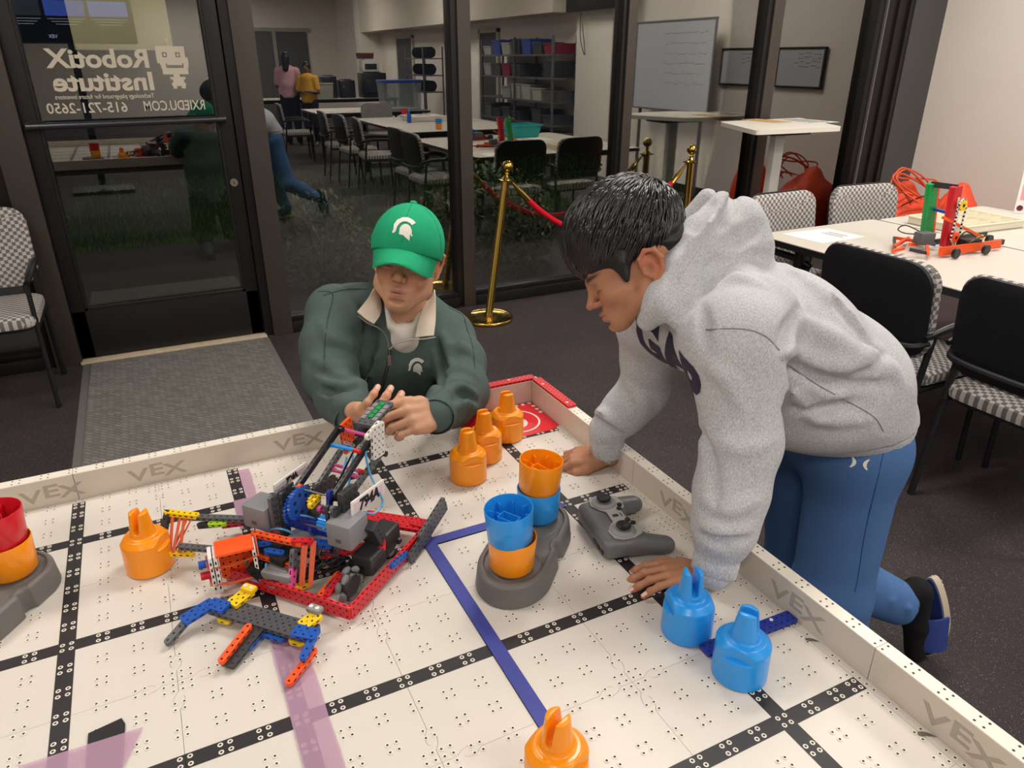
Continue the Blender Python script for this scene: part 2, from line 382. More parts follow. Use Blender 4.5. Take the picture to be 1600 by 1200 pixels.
def door_text(txt, x_c, z, size, bold=0, sh=0, width=None, font_scale=1):
    mb = text_mb(txt, size, .0004, bold, shear=sh); xs = [p[0] for p in mb.v]; w = max(xs) - min(xs); k = (width / w) if width else 1
    cx = (max(xs) + min(xs)) / 2; z0 = min(p[1] for p in mb.v)
    for i, p in enumerate(mb.v): mb.v[i] = (x_c - (p[0] - cx) * k, 3.0585 + p[2], z + (p[1] - 0) * font_scale)
    return part('lettering', mb, M_vinyl, dr, smooth=0)
# survey of the reversed lettering (seen from inside)
def gx(u, v): return aty(u, v, 3.058)
door_text('RobotiX', (gx(70, 95).x + gx(232, 95).x) / 2, gx(150, 105).z, .118, .0035, width=gx(232, 95).x - gx(70, 95).x)
door_text('Institute', (gx(82, 130).x + gx(240, 130).x) / 2, gx(160, 141).z, .118, .0035, width=gx(240, 130).x - gx(82, 130).x)
door_text('Technology playground for future inventors', (gx(86, 152).x + gx(241, 149).x) / 2, gx(160, 154).z, .03, .0003, width=gx(241, 149).x - gx(86, 152).x)
door_text('615-721-2650', (gx(73, 170).x + gx(199, 168).x) / 2, gx(140, 176).z, .068, .0008, width=gx(199, 168).x - gx(73, 170).x)
door_text('RXIEDU.COM', (gx(225, 166).x + gx(320, 164).x) / 2, gx(270, 172).z, .068, .0008, width=gx(320, 164).x - gx(225, 166).x)
# robot emblem on the glass
p0 = gx(241, 72); p1 = gx(301, 138); W_ = p1.x - p0.x; H_ = p0.z - p1.z
mb = MB()
def rc(a, b, c, d): mb.box((p0.x + W_ * (a + c) / 2, 3.0585, p0.z - H_ * (b + d) / 2), (W_ * (c - a), .0008, H_ * (d - b)))
for r in ((0, 0, .93, .14), (0, .14, .2, .26), (.35, .14, .62, .26), (.77, .14, .93, .26), (.24, .17, .31, .23), (.66, .17, .73, .23), (0, .26, 1, .40), (.08, .40, .26, .44), (.31, .40, .78, .44), (.83, .40, 1, .44), (.1, .44, .26, .51), (.83, .44, .98, .51), (.12, .51, .95, .66), (.45, .66, .65, .72), (.33, .72, .82, .78), (.40, .78, .76, .86), (.35, .86, .80, .94), (.38, .94, .5, 1), (.65, .94, .78, 1), (.39, -.12, .42, 0), (.36, -.18, .46, -.12)): rc(*r)
part('robot_emblem', mb, M_vinyl, dr, smooth=0, label='blocky robot head cut from cream vinyl')
tag(part('notice_sheet', MB().box(((gx(100, 0).x + gx(258, 0).x) / 2, 3.072, 1.86), (gx(258, 0).x - gx(100, 0).x, .002, .54)).box(((gx(100, 0).x + gx(258, 0).x) / 2 - .02, 3.0705, 1.9), (.3, .001, .1), 1), [mat('cream paper', 'f2e6c4', .8), mat('faded print', 'e4d7b2', .8)]), 'plain cream paper poster taped to the outside of the glass door', 'poster')
struct('trim_9', MB().box((-.66, 3.02, .008), (1.0, .1, .016), b=.004), mat('worn sill metal', 'd8c6aa', .5, .2, noise=.2, nscale=30), cat='threshold')
# entrance mat
mx0, mx1, my0, my1 = -1.150, -.155, 1.62, 2.985
gm = bpy.data.materials.new('ribbed grey mat'); gm.use_nodes = True; nt = gm.node_tree; bs = nt.nodes['Principled BSDF']; tc = nt.nodes.new('ShaderNodeTexCoord')
mp = nt.nodes.new('ShaderNodeMapping'); mp.inputs['Rotation'].default_value = (0, 0, .785); nt.links.new(tc.outputs['Object'], mp.inputs[0])
br = nt.nodes.new('ShaderNodeTexBrick'); br.inputs['Scale'].default_value = 22; br.inputs['Color1'].default_value = rgb('82807c'); br.inputs['Color2'].default_value = rgb('6e6c69'); br.inputs['Mortar'].default_value = rgb('55524f')
br.inputs['Mortar Size'].default_value = .035; br.inputs['Brick Width'].default_value = .9; br.inputs['Row Height'].default_value = .45; nt.links.new(mp.outputs[0], br.inputs['Vector'])
nz = nt.nodes.new('ShaderNodeTexNoise'); nz.inputs['Scale'].default_value = 350; nt.links.new(tc.outputs['Object'], nz.inputs[0])
mxx = nt.nodes.new('ShaderNodeMix'); mxx.data_type = 'RGBA'; mxx.blend_type = 'OVERLAY'; mxx.inputs[0].default_value = .8; nt.links.new(br.outputs[0], mxx.inputs[6]); nt.links.new(nz.outputs['Fac'], mxx.inputs[7]); nt.links.new(mxx.outputs[2], bs.inputs[0]); bs.inputs['Roughness'].default_value = .95
bp = nt.nodes.new('ShaderNodeBump'); bp.inputs['Strength'].default_value = .6; bp.inputs['Distance'].default_value = .003; nt.links.new(br.outputs['Fac'], bp.inputs['Height']); bp.invert = True; nt.links.new(bp.outputs[0], bs.inputs['Normal'])
mt = thing('door_mat', 'rectangular grey ribbed entrance mat on the floor in front of the glass door', 'mat', TR((0, 0, 0)))
part('carpet_top', MB().box(((mx0 + mx1) / 2, (my0 + my1) / 2, .006), (mx1 - mx0 - .08, my1 - my0 - .08, .008)), gm, mt)
part('border', MB().prism([(mx0, my0), (mx1, my0), (mx1, my1), (mx0, my1)], .0005, .004, top=[(mx0 + .01, my0 + .01), (mx1 - .01, my0 + .01), (mx1 - .01, my1 - .01), (mx0 + .01, my1 - .01)]), mat('mat border', '6d6b68', .9, noise=.2, nscale=80), mt)
# ceiling light panels
fix = None
for i, (lx, ly, pw) in enumerate(LIGHTS):
    M = TR((lx, ly, CEIL - .001))
    lab = 'flat rectangular ceiling light panel glowing warm white'
    if fix is None:
        fix = thing('ceiling_light', lab, 'light', M, 'ceiling light panels'); part('panel_frame', MB().box((0, 0, -.012), (1.24, .64, .024), b=.004), mat('white enamel', 'e6e4de', .4), fix)
        part('diffuser', MB().box((0, 0, -.027), (1.15, .56, .006)), mat('glowing diffuser', 'ffffff', .5, emit='ffe9cf', estr=3), fix)
    else: dup(fix, M, lab, 'ceiling light panels')
# ---- outside the glass: paving, lawn, bushes
struct('paving_outside', MB().box((.5, 4.5, -.06), (12, 2.76, .1)), mat('concrete', '37342f', .9, noise=.15, nscale=8), cat='paving')
struct('ground_outside', MB().box((.5, 12, -.08), (16, 12.3, .1)), mat('night ground', '1c2c10', 1, noise=.4, nscale=6), cat='ground')
gr = MB(); R_ = random.Random(3)
for i in range(9000):
    x = R_.uniform(-1.5, 7); y = 5.95 + R_.random() ** 1.7 * 4.5; a = R_.uniform(0, pi); h = R_.uniform(.03, .08); w = .006; dx = math.cos(a) * w; dy = math.sin(a) * w; l = R_.uniform(-.02, .02)
    gr.add([(x - dx, y - dy, -.03), (x + dx, y + dy, -.03), (x + l, y + l, -.03 + h)], [(0, 1, 2)])
tag(part('lawn', gr, mat('lawn', '4f7a26', .9, noise=.3, nscale=3), smooth=0), 'dark green grass beyond the paved walk outside the windows', 'grass', kind='stuff')
def bush(c, r, n, label):
    b = thing('shrub', label, 'shrub', TR(c), 'shrubs outside the glass front'); mb = MB(); R = random.Random(int(c[0] * 100))
    for i in range(n):
        a = R.uniform(0, 2 * pi); t = math.acos(R.uniform(-.3, 1)); q = R.uniform(.55, 1)
        p = V3(math.sin(t) * math.cos(a) * r[0], math.sin(t) * math.sin(a) * r[1], max(.02, math.cos(t) * r[2] + r[2] * .35)) * q
        s = R.uniform(.022, .045); M = Matrix.Translation(p) @ Matrix.Rotation(R.uniform(0, 6.28), 4, 'Z') @ Matrix.Rotation(R.uniform(-1.2, 1.2), 4, 'X')
        mb.add([(0, -s, 0), (s * .45, 0, s * .12), (0, s, 0), (-s * .45, 0, s * .12)], [(0, 1, 2), (0, 2, 3)], R.randint(0, 1), M)
    o = part('leaves', mb, [mat('leaf a', '5d7040', .5, noise=.3, nscale=5), mat('leaf b', '40541f', .5, noise=.3, nscale=5)], b, smooth=0, stuff=True)
    st = MB()
    for i in range(9):
        a = R.uniform(0, 6.28); st.tube([(0, 0, 0), (math.cos(a) * r[0] * .3, math.sin(a) * r[1] * .3, r[2] * .5), (math.cos(a) * r[0] * .7, math.sin(a) * r[1] * .7, r[2] * 1.0)], [.012, .008, .003], 5)
    part('stems', st, mat('stem', '3a2c1e', .9), b)
bush((1.65, 3.75, -.02), (.62, .36, .66), 3200, 'leafy evergreen shrub outside behind the brass post nearest the door')
bush((3.05, 3.85, -.02), (.6, .36, .52), 2200, 'low leafy shrub outside behind the boy, between the two brass posts')
bush((.45, 4.1, -.02), (.4, .34, .52), 1600, 'small dark shrub outside behind the man in the green cap')
# ================================================================ game field
FZ = .70; P = 12 * IN; B = 6.6 * IN
M_tile = mat('off-white field tile', 'ddd6cd', .42, noise=.035, nscale=7); M_line = mat('matt black line', '262427', .5, noise=.25, nscale=12)
M_hole_shade = mat('peg hole shade', '3a332c', .8); M_ring = mat('peg ring', 'efe8dc', .4); M_fwall = mat('grey-white field wall', 'd2c8ba', .4, noise=.04, nscale=6); M_rim = mat('field wall rim', 'efe7da', .4)  # dark disc colour paints the shade down inside each peg hole
NX, NY = 8, 6
field = thing('robot_game_field', 'large white tiled robotics game field with black grid lines and low walls on folding tables', 'game field', TR((0, 0, 0)))
hook = [(-.7, 0), (-.4, .22), (0, .33), (.28, .27), (.36, .1), (.18, -.02), (-.18, .02), (-.36, -.1), (-.28, -.27), (0, -.33), (.4, -.22), (.7, 0)]
edge = [(-6, 0)] + [(-4.45 + a, b) for a, b in hook] + [(4.45 + a, b) for a, b in hook]
e = .012
def tile_mesh(right, back):
    q = lambda flat, t: 0 if flat else t
    o = [(s, -6 + t) for s, t in edge] + [(6 + q(right, t), s) for s, t in edge] + [(6, 6)] + [(s, 6 + q(back, t)) for s, t in edge[::-1]] + [(-6 + t, s) for s, t in edge[::-1]]
    if right: o = [p for p in o if not (p[0] == 6 and abs(p[1]) < 5.9)]
    if back: o = [p for p in o if not (p[1] == 6 and abs(p[0]) < 5.9)]
    return mesh_of('tile', MB().prism([(x * (1 - e / 6) * IN, y * (1 - e / 6) * IN) for x, y in o], -.012, 0), M_tile, 0)
tile_mes = {}
w = .48 * IN; L_ = 5.985 * IN
def cross_mesh(right=False, back=False):
    xr = 5.99 * IN if not right else 6.02 * IN; yb = 5.99 * IN if not back else 6.02 * IN
    pts = [(w, w), (xr, w), (xr, -w), (w, -w), (w, -L_), (-w, -L_), (-w, -w), (-L_, -w), (-L_, w), (-w, w), (-w, yb), (w, yb)][::-1]
    return mesh_of('black_line', MB().prism(pts, 0, .0005), M_line, 0)
cr_me = cross_mesh()
def holes_mesh(right, back):
    mb = MB(); pos = []
    cs = [-6, -4, -2, 0, 2, 4, 6]
    for cx in cs:
        for cy in cs:
            corner = abs(cx) == 6 and abs(cy) == 6
            for dx in ((-.75, -.25, .25, .75) if corner or (right and cx == 6 and cy == 0) else (-.25, .25)):
                for dy in ((-.75, -.25, .25, .75) if corner or (right and cx == 6 and cy == 0) or (back and cy == 6 and cx == 0) else (-.25, .25)):
                    x, y = cx + dx, cy + dy
                    if abs(y) >= 6.5 or abs(x) >= 6.5: continue
                    if x > 6 and not right: continue
                    if x < -6: continue
                    if y > 6 and not back: continue
                    if y < -6: continue
                    pos.append((x * IN, y * IN))
    for x, y in pos:
        n = 10; vs = []
        for r, z in ((.0038, .0006), (.0033, .0011), (.0019, .0010), (.00175, .0006)):
            vs += [(x + r * math.cos(2 * pi * i / n), y + r * math.sin(2 * pi * i / n), z) for i in range(n)]
        fs = [(j * n + i, j * n + (i + 1) % n, (j + 1) * n + (i + 1) % n, (j + 1) * n + i) for j in range(3) for i in range(n)]
        mb.add(vs, fs, 0); mb.add([(x + .0019 * math.cos(2 * pi * i / n), y + .0019 * math.sin(2 * pi * i / n), .00075) for i in range(n)], [list(range(n))], 1)
    return mesh_of('peg_holes', mb, [M_ring, M_hole_shade], 0)
hm = {}
brd = {}
for j in range(NY):
    for i in range(NX):
        key = (i == 0, j == 0)
        if key not in hm: hm[key] = holes_mesh(*key); tile_mes[key] = tile_mesh(*key)
        M = TR((-i * P, -j * P, FZ)); t = link('tile', tile_mes[key], field, M)
        link('black_line', cr_me, t); h = link('peg_holes', hm[key], t); h['kind'] = 'stuff'
# strip of tile between the outer seam and the wall, and the tray below
part('border_strip', MB().box((-3.5 * P, 6.3 * IN, FZ - .006), (NX * P + .6 * IN, .56 * IN, .0118)).box((6.3 * IN, -2.5 * P, FZ - .006), (.56 * IN, NY * P + .6 * IN, .0118)).box((-3.5 * P, -2.5 * P, FZ - .02), (NX * P, NY * P, .012), 1), [M_tile, mat('dark tray', '6b655c', .8)], field, smooth=0)
WH = .060; WT = 1.0 * IN
XL = -(NX - 1) * P - B; YN = -(NY - 1) * P - B
def wall_sec(a, b, marks):
    """one straight wall section with a rim of peg holes; marks = where the moulded letters are centred"""
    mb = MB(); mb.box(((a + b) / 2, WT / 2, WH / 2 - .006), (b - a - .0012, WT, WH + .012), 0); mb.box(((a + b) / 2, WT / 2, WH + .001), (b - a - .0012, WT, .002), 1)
    n = 8
    for q in range(int(math.floor(a / (2 * IN))), int(math.ceil(b / (2 * IN))) + 1):
        for dx in (-.25, .25):
            X = (q * 2 + dx) * IN
            if X < a + .003 or X > b - .003: continue
            for dy in (.25, .75):
                mb.add([(X + .0019 * math.cos(2 * pi * i / n), dy * IN + .0019 * math.sin(2 * pi * i / n), WH + .0024) for i in range(n)], [list(range(n))], 2)
    for mk in marks:
        if a < mk < b:
            for ch, dx, dz in (('V', -.036, 0), ('E', 0, .006), ('X', .036, 0)): text_mb(ch, .05, .0003, .0008, M=TR((mk + dx, -.0004, .013 + dz), rx=pi / 2, s=(1.25, .8, 1)), mi=3, mb=mb)
    return mb
def atx(u, v, x): d = ray(u, v); return CAMP + d * ((x - CAMP.x) / d.x)
M_mark = mat('moulded grey lettering', 'aba397', .45)
mk = [aty(466, 686, B).x, aty(244, 732, B).x, aty(80, 770, B).x, aty(80, 770, B).x - .6]
cuts = [B, -1 * P, -3 * P, -5 * P, -7 * P - B]
for a, b in zip(cuts[1:], cuts[:-1]): part('field_wall', wall_sec(a, b, mk), [M_fwall, M_rim, M_hole_shade, M_mark], field, TR((0, B, FZ)), smooth=0)
mk = [-atx(1058, 788, B).y, -atx(1243, 945, B).y, -atx(1500, 1150, B).y]
cuts = [B, -1 * P, -3 * P, -5 * P - B]
for a, b in zip(cuts[1:], cuts[:-1]): part('field_wall', wall_sec(-b, -a, mk), [M_fwall, M_rim, M_hole_shade, M_mark], field, TR((B, 0, FZ), rz=-pi / 2), smooth=0)
part('field_wall', MB().box(((B + WT + XL) / 2, YN - WT / 2, FZ + WH / 2 - .006), (B + WT - XL, WT, WH + .012)), [M_fwall], field, smooth=0)
part('field_wall', MB().box((XL - WT / 2, (B + WT + YN) / 2, FZ + WH / 2 - .006), (WT, B + WT - YN, WH + .012)), [M_fwall], field, smooth=0)
part('field_wall', MB().box((B + WT / 2, B + WT / 2, FZ + WH / 2 - .006), (WT, WT, WH + .012)), [M_fwall], field, smooth=0)
# blue tape over the V3 / H2 lines, faded purple tape over V2, tape bottom left
M_blue = mat('blue masking tape', '3f469b', .6, noise=.22, nscale=25)
tz = FZ + .0022
def strip(name, pts, m, label, cat, thick=.0004, z=tz): return tag(part(name, MB().prism([(p[0], p[1]) for p in pts], z, z + thick), m, smooth=0), label, cat)
wb = .0118
strip('blue_tape', [(-P - wb, -P + wb), (-P - wb, -3.9 * P), (-P + wb, -3.9 * P), (-P + wb, -P - wb), (-.004, -P - wb), (-.012, -P + wb)], M_blue, 'L-shaped run of dark blue masking tape beside the middle gray base', 'tape')
M_purp = bpy.data.materials.new('thin purple tape'); M_purp.use_nodes = True; pb_ = M_purp.node_tree.nodes['Principled BSDF']; pb_.inputs[0].default_value = rgb('d3aac6'); pb_.inputs['Alpha'].default_value = .42; pb_.inputs['Roughness'].default_value = .45
def jag(a, b, wd, off0, seed, n=14):
    R = random.Random(seed); L = []; Rr = []
    for i in range(n + 1):
        t = i / n; x = a[0] + (b[0] - a[0]) * t; y = a[1] + (b[1] - a[1]) * t; L.append((x - wd / 2 + R.uniform(-.0012, .0012), y)); Rr.append((x + wd / 2 + R.uniform(-.0015, .0025), y))
    return L + Rr[::-1]
strip('purple_tape', jag((-2 * P + .010, -.42), (-2 * P + .012, -1.35), .05, 0, 2), M_purp, 'long strip of translucent purple tape running from under the robot toward the front', 'tape')
strip('purple_tape', jag((-2 * P + .004, .012), (-2 * P + .003, -.10), .036, 0, 4, 5), M_purp, 'short translucent purple tape piece behind the robot, lower layer', 'tape')
strip('purple_tape', jag((-2 * P + .022, .137), (-2 * P + .024, .0), .022, 0, 5, 6), M_purp, 'narrow translucent purple tape piece reaching the back field wall', 'tape', z=tz + .0005)
q = [atz(30, 1198, tz), atz(223, 1137, tz), atz(203, 1180, tz), atz(185, 1215, tz), atz(20, 1260, tz)]
strip('purple_tape', q[::-1], M_purp, 'torn pink-purple tape piece at the lower left of the field', 'tape', z=tz + .001)
q = [atz(138, 1146, tz), atz(190, 1122, tz), atz(196, 1131, tz), atz(190, 1215, tz), atz(133, 1215, tz)]
strip('black_tape', q[::-1], mat('black tape', '1b191b', .6), 'short torn piece of black tape half under the purple tape at lower left', 'tape')
q = [(.118, -.782), (.121, -.79), (.124, -.801), (.126, -.806), (.131, -.802), (.128, -.792), (.124, -.783)]
def scuff(c, s, lab): strip('scuff_mark', [(c.x + s * a, c.y + s * b) for a, b in ((-1, .5), (-.7, .85), (-.1, .6), (.5, .1), (1.0, -.9), (.3, -.45), (-.2, -.1), (-.7, .1))][::-1], mat('worn patch', '6b645c', .8), lab, 'mark', z=tz - .0010)
scuff(atz(1268, 1001, FZ), .009, 'small dark worn spot on the tile near the right field wall'); scuff(atz(1447, 1149, FZ), .010, 'larger dark worn spot by the right field wall near the picture corner')
# folding tables under the field
def folding_table(c, sx, sy, label):
    t = thing('folding_table', label, 'table', TR(c)); h = FZ - .032
    part('tabletop', MB().box((0, 0, h - .02), (sx, sy, .036), b=.006), mat('grey table laminate', '9b968f', .6), t)
    for ix in (-1, 1):
        for iy in (-1, 1):
            part('leg', MB().cyl((ix * (sx / 2 - .12), iy * (sy / 2 - .1), 0), (ix * (sx / 2 - .12), iy * (sy / 2 - .1), h - .03), .014, 12), M_black, t)
folding_table((-.95, -.27, 0), 1.9, .72, 'grey folding table carrying the back half of the game field')
folding_table((-.95, -1.18, 0), 1.9, .72, 'grey folding table carrying the front half of the game field')
# red goal decal in the far corner + red beams on the corner walls
M_red = mat('red plastic', 'd8202c', .38, noise=.06, nscale=30); M_white = mat('white plastic', 'eae6de', .4)
dc = MB(); z = FZ + .0008
dc.prism([(-.075, B - .002), (-.035, -.005 + .0), (B - .03, -.003), (B - .002, .012), (B - .002, B - .002)], z, z + .0004, 0)
def ring(cx, cy, r0, r1, a0, a1, mi, zz, n=40, sx=1):
    vs = []; 
    for i in range(n + 1):
        a = a0 + (a1 - a0) * i / n; vs += [(cx + r0 * math.cos(a), cy + r0 * math.sin(a), zz), (cx + r1 * math.cos(a), cy + r1 * math.sin(a), zz)]
    dc.add(vs, [(2 * i, 2 * i + 1, 2 * i + 3, 2 * i + 2) for i in range(n)], mi)
ccx, ccy = .075, .078; ring(ccx, ccy, .058, .063, 0, 2 * pi, 1, z + .0007)
ring(ccx, ccy, .0, .032, .75, .75 + pi * .9, 1, z + .0007); ring(ccx - .004, ccy - .009, .0, .03, .75 + pi, .75 + 2 * pi * .93, 1, z + .0007)
for k in range(3):
    for px_, py_ in ((B - .012 - k * .02, B - .010), (B - .010, B - .03 - k * .02)): dc.lathe([(.0055, 0), (.0055, .0003), (0, .0003)], 12, 1, TR((px_, py_, z + .0006)))
tag(part('corner_decal', dc, [mat('red vinyl', 'e02433', .4), M_white], smooth=0), 'red corner mat with a white ring symbol at the far right corner of the field', 'decal')
# ================================================================ game pieces
M_or = mat('orange plastic', 'ff9a0a', .3, coat=.2); M_bl = mat('sky blue plastic', '2398ee', .3, coat=.2); M_rd = mat('crimson plastic', 'd61a2c', .3, coat=.2)
def pin_mesh(h=.0014):
    s = SDF((-.046, -.046, -.004), (.046, .046, .126), h)
    def body(x, y, z):
        r = np.sqrt(x * x + y * y); R = .0412 - z * .012
        d = np.maximum(r - R, np.maximum(-z, z - .070)); d = np.maximum(d, ((r - .0385) + (z - .0625)) * .7071)
        cut = np.minimum(np.abs(x) - .0335, z - .049); d = np.maximum(d, cut + .0)
        return d
    s.op((-.045, -.045, 0), (.045, .045, .072), body, .0001)
    s.cap((0, 0, .055), (0, 0, .075), .0225, .0205, k=.006)
    def nub(x, y, z):
        R = .0212 - (z - .07) * .12
        return np.maximum(np.maximum(np.sqrt(x * x + y * y) - R, .06 - z), z - .119 + 4 * (x * x + y * y) * 10 * .2)
    s.op((-.025, -.025, .06), (.025, .025, .122), nub, .002)
    def slot(x, y, z):
        return np.where(z > .084, np.abs(x) - .0046 - (z - .084) * .05, np.sqrt(x * x + (z - .084) ** 2) - .0046)
    s.op((-.03, -.03, .075), (.03, .03, .124), slot, .0025, 's')
    V, F = s.mesh(); return relax(V, F, 1, .35), F
PV, PF = pin_mesh()
def pin(M, m, label, group=None):
    t = np_part('game_pin', PV, PF, m); t.data.set_sharp_from_angle(angle=.75); t.matrix_local = M; return tag(t, label, 'game piece', group)
def pin_dup(src, M, label, group): 
    c = src.copy(); COL.objects.link(c); c.matrix_local = M; c['label'] = label; return c
G = 'upright orange game pins'
o1 = pin(TR(atz(732, 745, FZ + .002), rz=-1.64), M_or, 'front orange pin of the row of three standing by the man\'s hand', G)
pin_dup(o1, TR(atz(757, 713, FZ + .002), rz=-1.62), 'middle orange pin of the row of three, half hidden by the front one', G)
pin_dup(o1, TR(atz(792, 681, FZ + .002), rz=-1.64), 'rear orange pin of the row of three beside the red corner mat', G)
pin_dup(o1, TR(atz(236, 883, FZ + .002), rz=2.6), 'orange pin held by the robot gripper at the left of the field', G)
pin_dup(o1, TR(atz(868, 1222, FZ + .002), rz=-1.2), 'orange pin cut off by the bottom edge of the picture, standing on the blue tape', G)
b1 = pin(TR(atz(1072, 983, FZ + .002), rz=2.8), M_bl, 'sky blue pin beside the boy\'s near hand', 'upright blue game pins')
pin_dup(b1, TR(atz(1154, 1049, FZ + .002), rz=-2.55), 'sky blue pin nearest the right field wall, in front of the other blue pin', 'upright blue game pins')
def cup(m, label, M, group=None):
    t = thing('game_pin', label, 'game piece', M, group); mb = MB()
    mb.lathe([(.001, 0), (.0335, 0), (.0388, .0065), (.0418, .064), (.0412, .0662), (.0400, .0662), (.0393, .064), (.0375, .014), (.034, .007), (.001, .006)], 56)
    part('shell', mb, m, t, TR(rx=0), smooth=50)
    rb = MB()
    for k in range(8):
        a = pi / 8 + k * pi / 4; rb.box((.0325, 0, .031), (.0095, .0012, .050), 0, TR(rz=a))
    for sx in (-1, 1):
        rb.box((sx * .0090, 0, .026), (.0014, .034, .042)); rb.box((0, sx * .0170, .026), (.018, .0014, .042)); rb.box((sx * .0140, 0, .022), (.010, .0014, .034)); rb.box((0, sx * .0225, .026), (.0014, .010, .042))
    part('inner_rib', rb, m, t, smooth=0, stuff=True)
    nb = MB()
    for sx in (-1, 1): nb.lathe([(.0001, -.044), (.010, -.044), (.0185, -.036), (.0205, .004)], 14, 0, TR((sx * .0035, 0, 0), rz=0 if sx > 0 else pi), a0=-pi / 2, a1=pi / 2)
    part('prong', nb, m, t)
    return t
# gray bases
def base_mesh():
    s = SDF((-.075, -.135, -.003), (.075, .135, .052), .0017); S_ = .050; R0 = .064
    def st(x, y):
        yy = np.clip(y, -S_, S_); return np.sqrt(x * x + (y - yy) ** 2)
    def body(x, y, z):
        rr = st(x, y); notch = np.sqrt((np.abs(x) - .066) ** 2 + (y - np.sign(x) * .004) ** 2) - .013
        side = rr - (R0 - z * .10); side = np.maximum(side, -notch)
        d = np.maximum(side, np.maximum(-z, z - .043)); d = np.maximum(d, (side + z - .043 + .0045) * .7071)
        top = np.minimum(np.maximum(np.maximum(rr - .0505, -(notch - .009)), .038 - z), 1)
        d = np.maximum(d, -top)
        wall = np.maximum(np.abs(y + x * .9) - .0025, np.maximum(rr - .0505, z - .0405)); d = np.minimum(d, np.maximum(wall, .030 - z))
        return d
    s.op((-.07, -.12, 0), (.07, .12, .05), body, .0008)
    for sy in (-1, 1):
        s.op((-.05, sy * .05 - .05, .02), (.05, sy * .05 + .05, .05), lambda x, y, z: np.maximum(np.abs(np.sqrt(x * x + (y - sy * S_) ** 2) - .044) - .0012, .0365 - z), .001, 's')
    V, F = s.mesh(); return relax(V, F, 1, .4), F
BV, BF = base_mesh(); M_gray = mat('medium gray plastic', '6a6765', .5, noise=.05, nscale=30)
def gbase(M, label):
    t = np_part('goal_base', BV, BF, M_gray); t.data.set_sharp_from_angle(angle=.8); t.matrix_local = M; return tag(t, label, 'base', 'gray goal bases')
bn = atz(799, 885, FZ + .042); bf = atz(841, 806, FZ + .042); d = bf - bn; d.z = 0; dl = d.length; d.normalize(); bc = (bn + bf) / 2; rzb = math.atan2(d.y, d.x) - pi / 2
gbase(TR((bc.x, bc.y, FZ + .002), rz=rzb, s=(1.06, max(1.0, (dl + .13) / .228), 1.0)), 'gray twin base in the middle of the field carrying two stacks of cups')
bn = Vector((bn.x, bn.y, 0)); bf = Vector((bf.x, bf.y, 0)); zc = FZ + .042
def at(p, z, rz=0, tilt=(0, 0)): return TR((p.x, p.y, z), rx=tilt[0], ry=tilt[1], rz=rz)
cup(M_or, 'orange cup-up pin at the bottom of the near stack on the middle gray base', at(bn, zc, .3, (.02, .03)), 'inverted game pins')
cup(M_bl, 'blue cup-up pin on top of the near stack on the middle gray base', at(bn + V3(-.003, -.002, 0), zc + .0595, .5, (-.02, -.05)), 'inverted game pins')
cup(M_bl, 'blue cup-up pin at the bottom of the far stack on the middle gray base', at(bf, zc, .1), 'inverted game pins')
cup(M_or, 'orange cup-up pin on top of the far stack on the middle gray base', at(bf + V3(.0, .0, 0), zc + .0595, .3, (.03, .06)), 'inverted game pins')
ln = atz(22, 893, FZ + .042); lc = ln + V3(-.03, -.04, 0)
gbase(TR((lc.x, lc.y, FZ + .002), rz=-.62), 'gray twin base at the left edge of the picture under the red and orange stack')
ln = V3(lc.x, lc.y, 0) + Matrix.Rotation(-.62, 3, 'Z') @ V3(0, .05, 0)
cup(M_or, 'orange cup-up pin under the red one at the left edge of the picture', at(ln, zc, .3), 'inverted game pins')
cup(M_rd, 'red cup-up pin on top of the stack at the left edge of the picture', at(ln + V3(-.002, 0, 0), zc + .0595, .2, (0, .03)), 'inverted game pins')
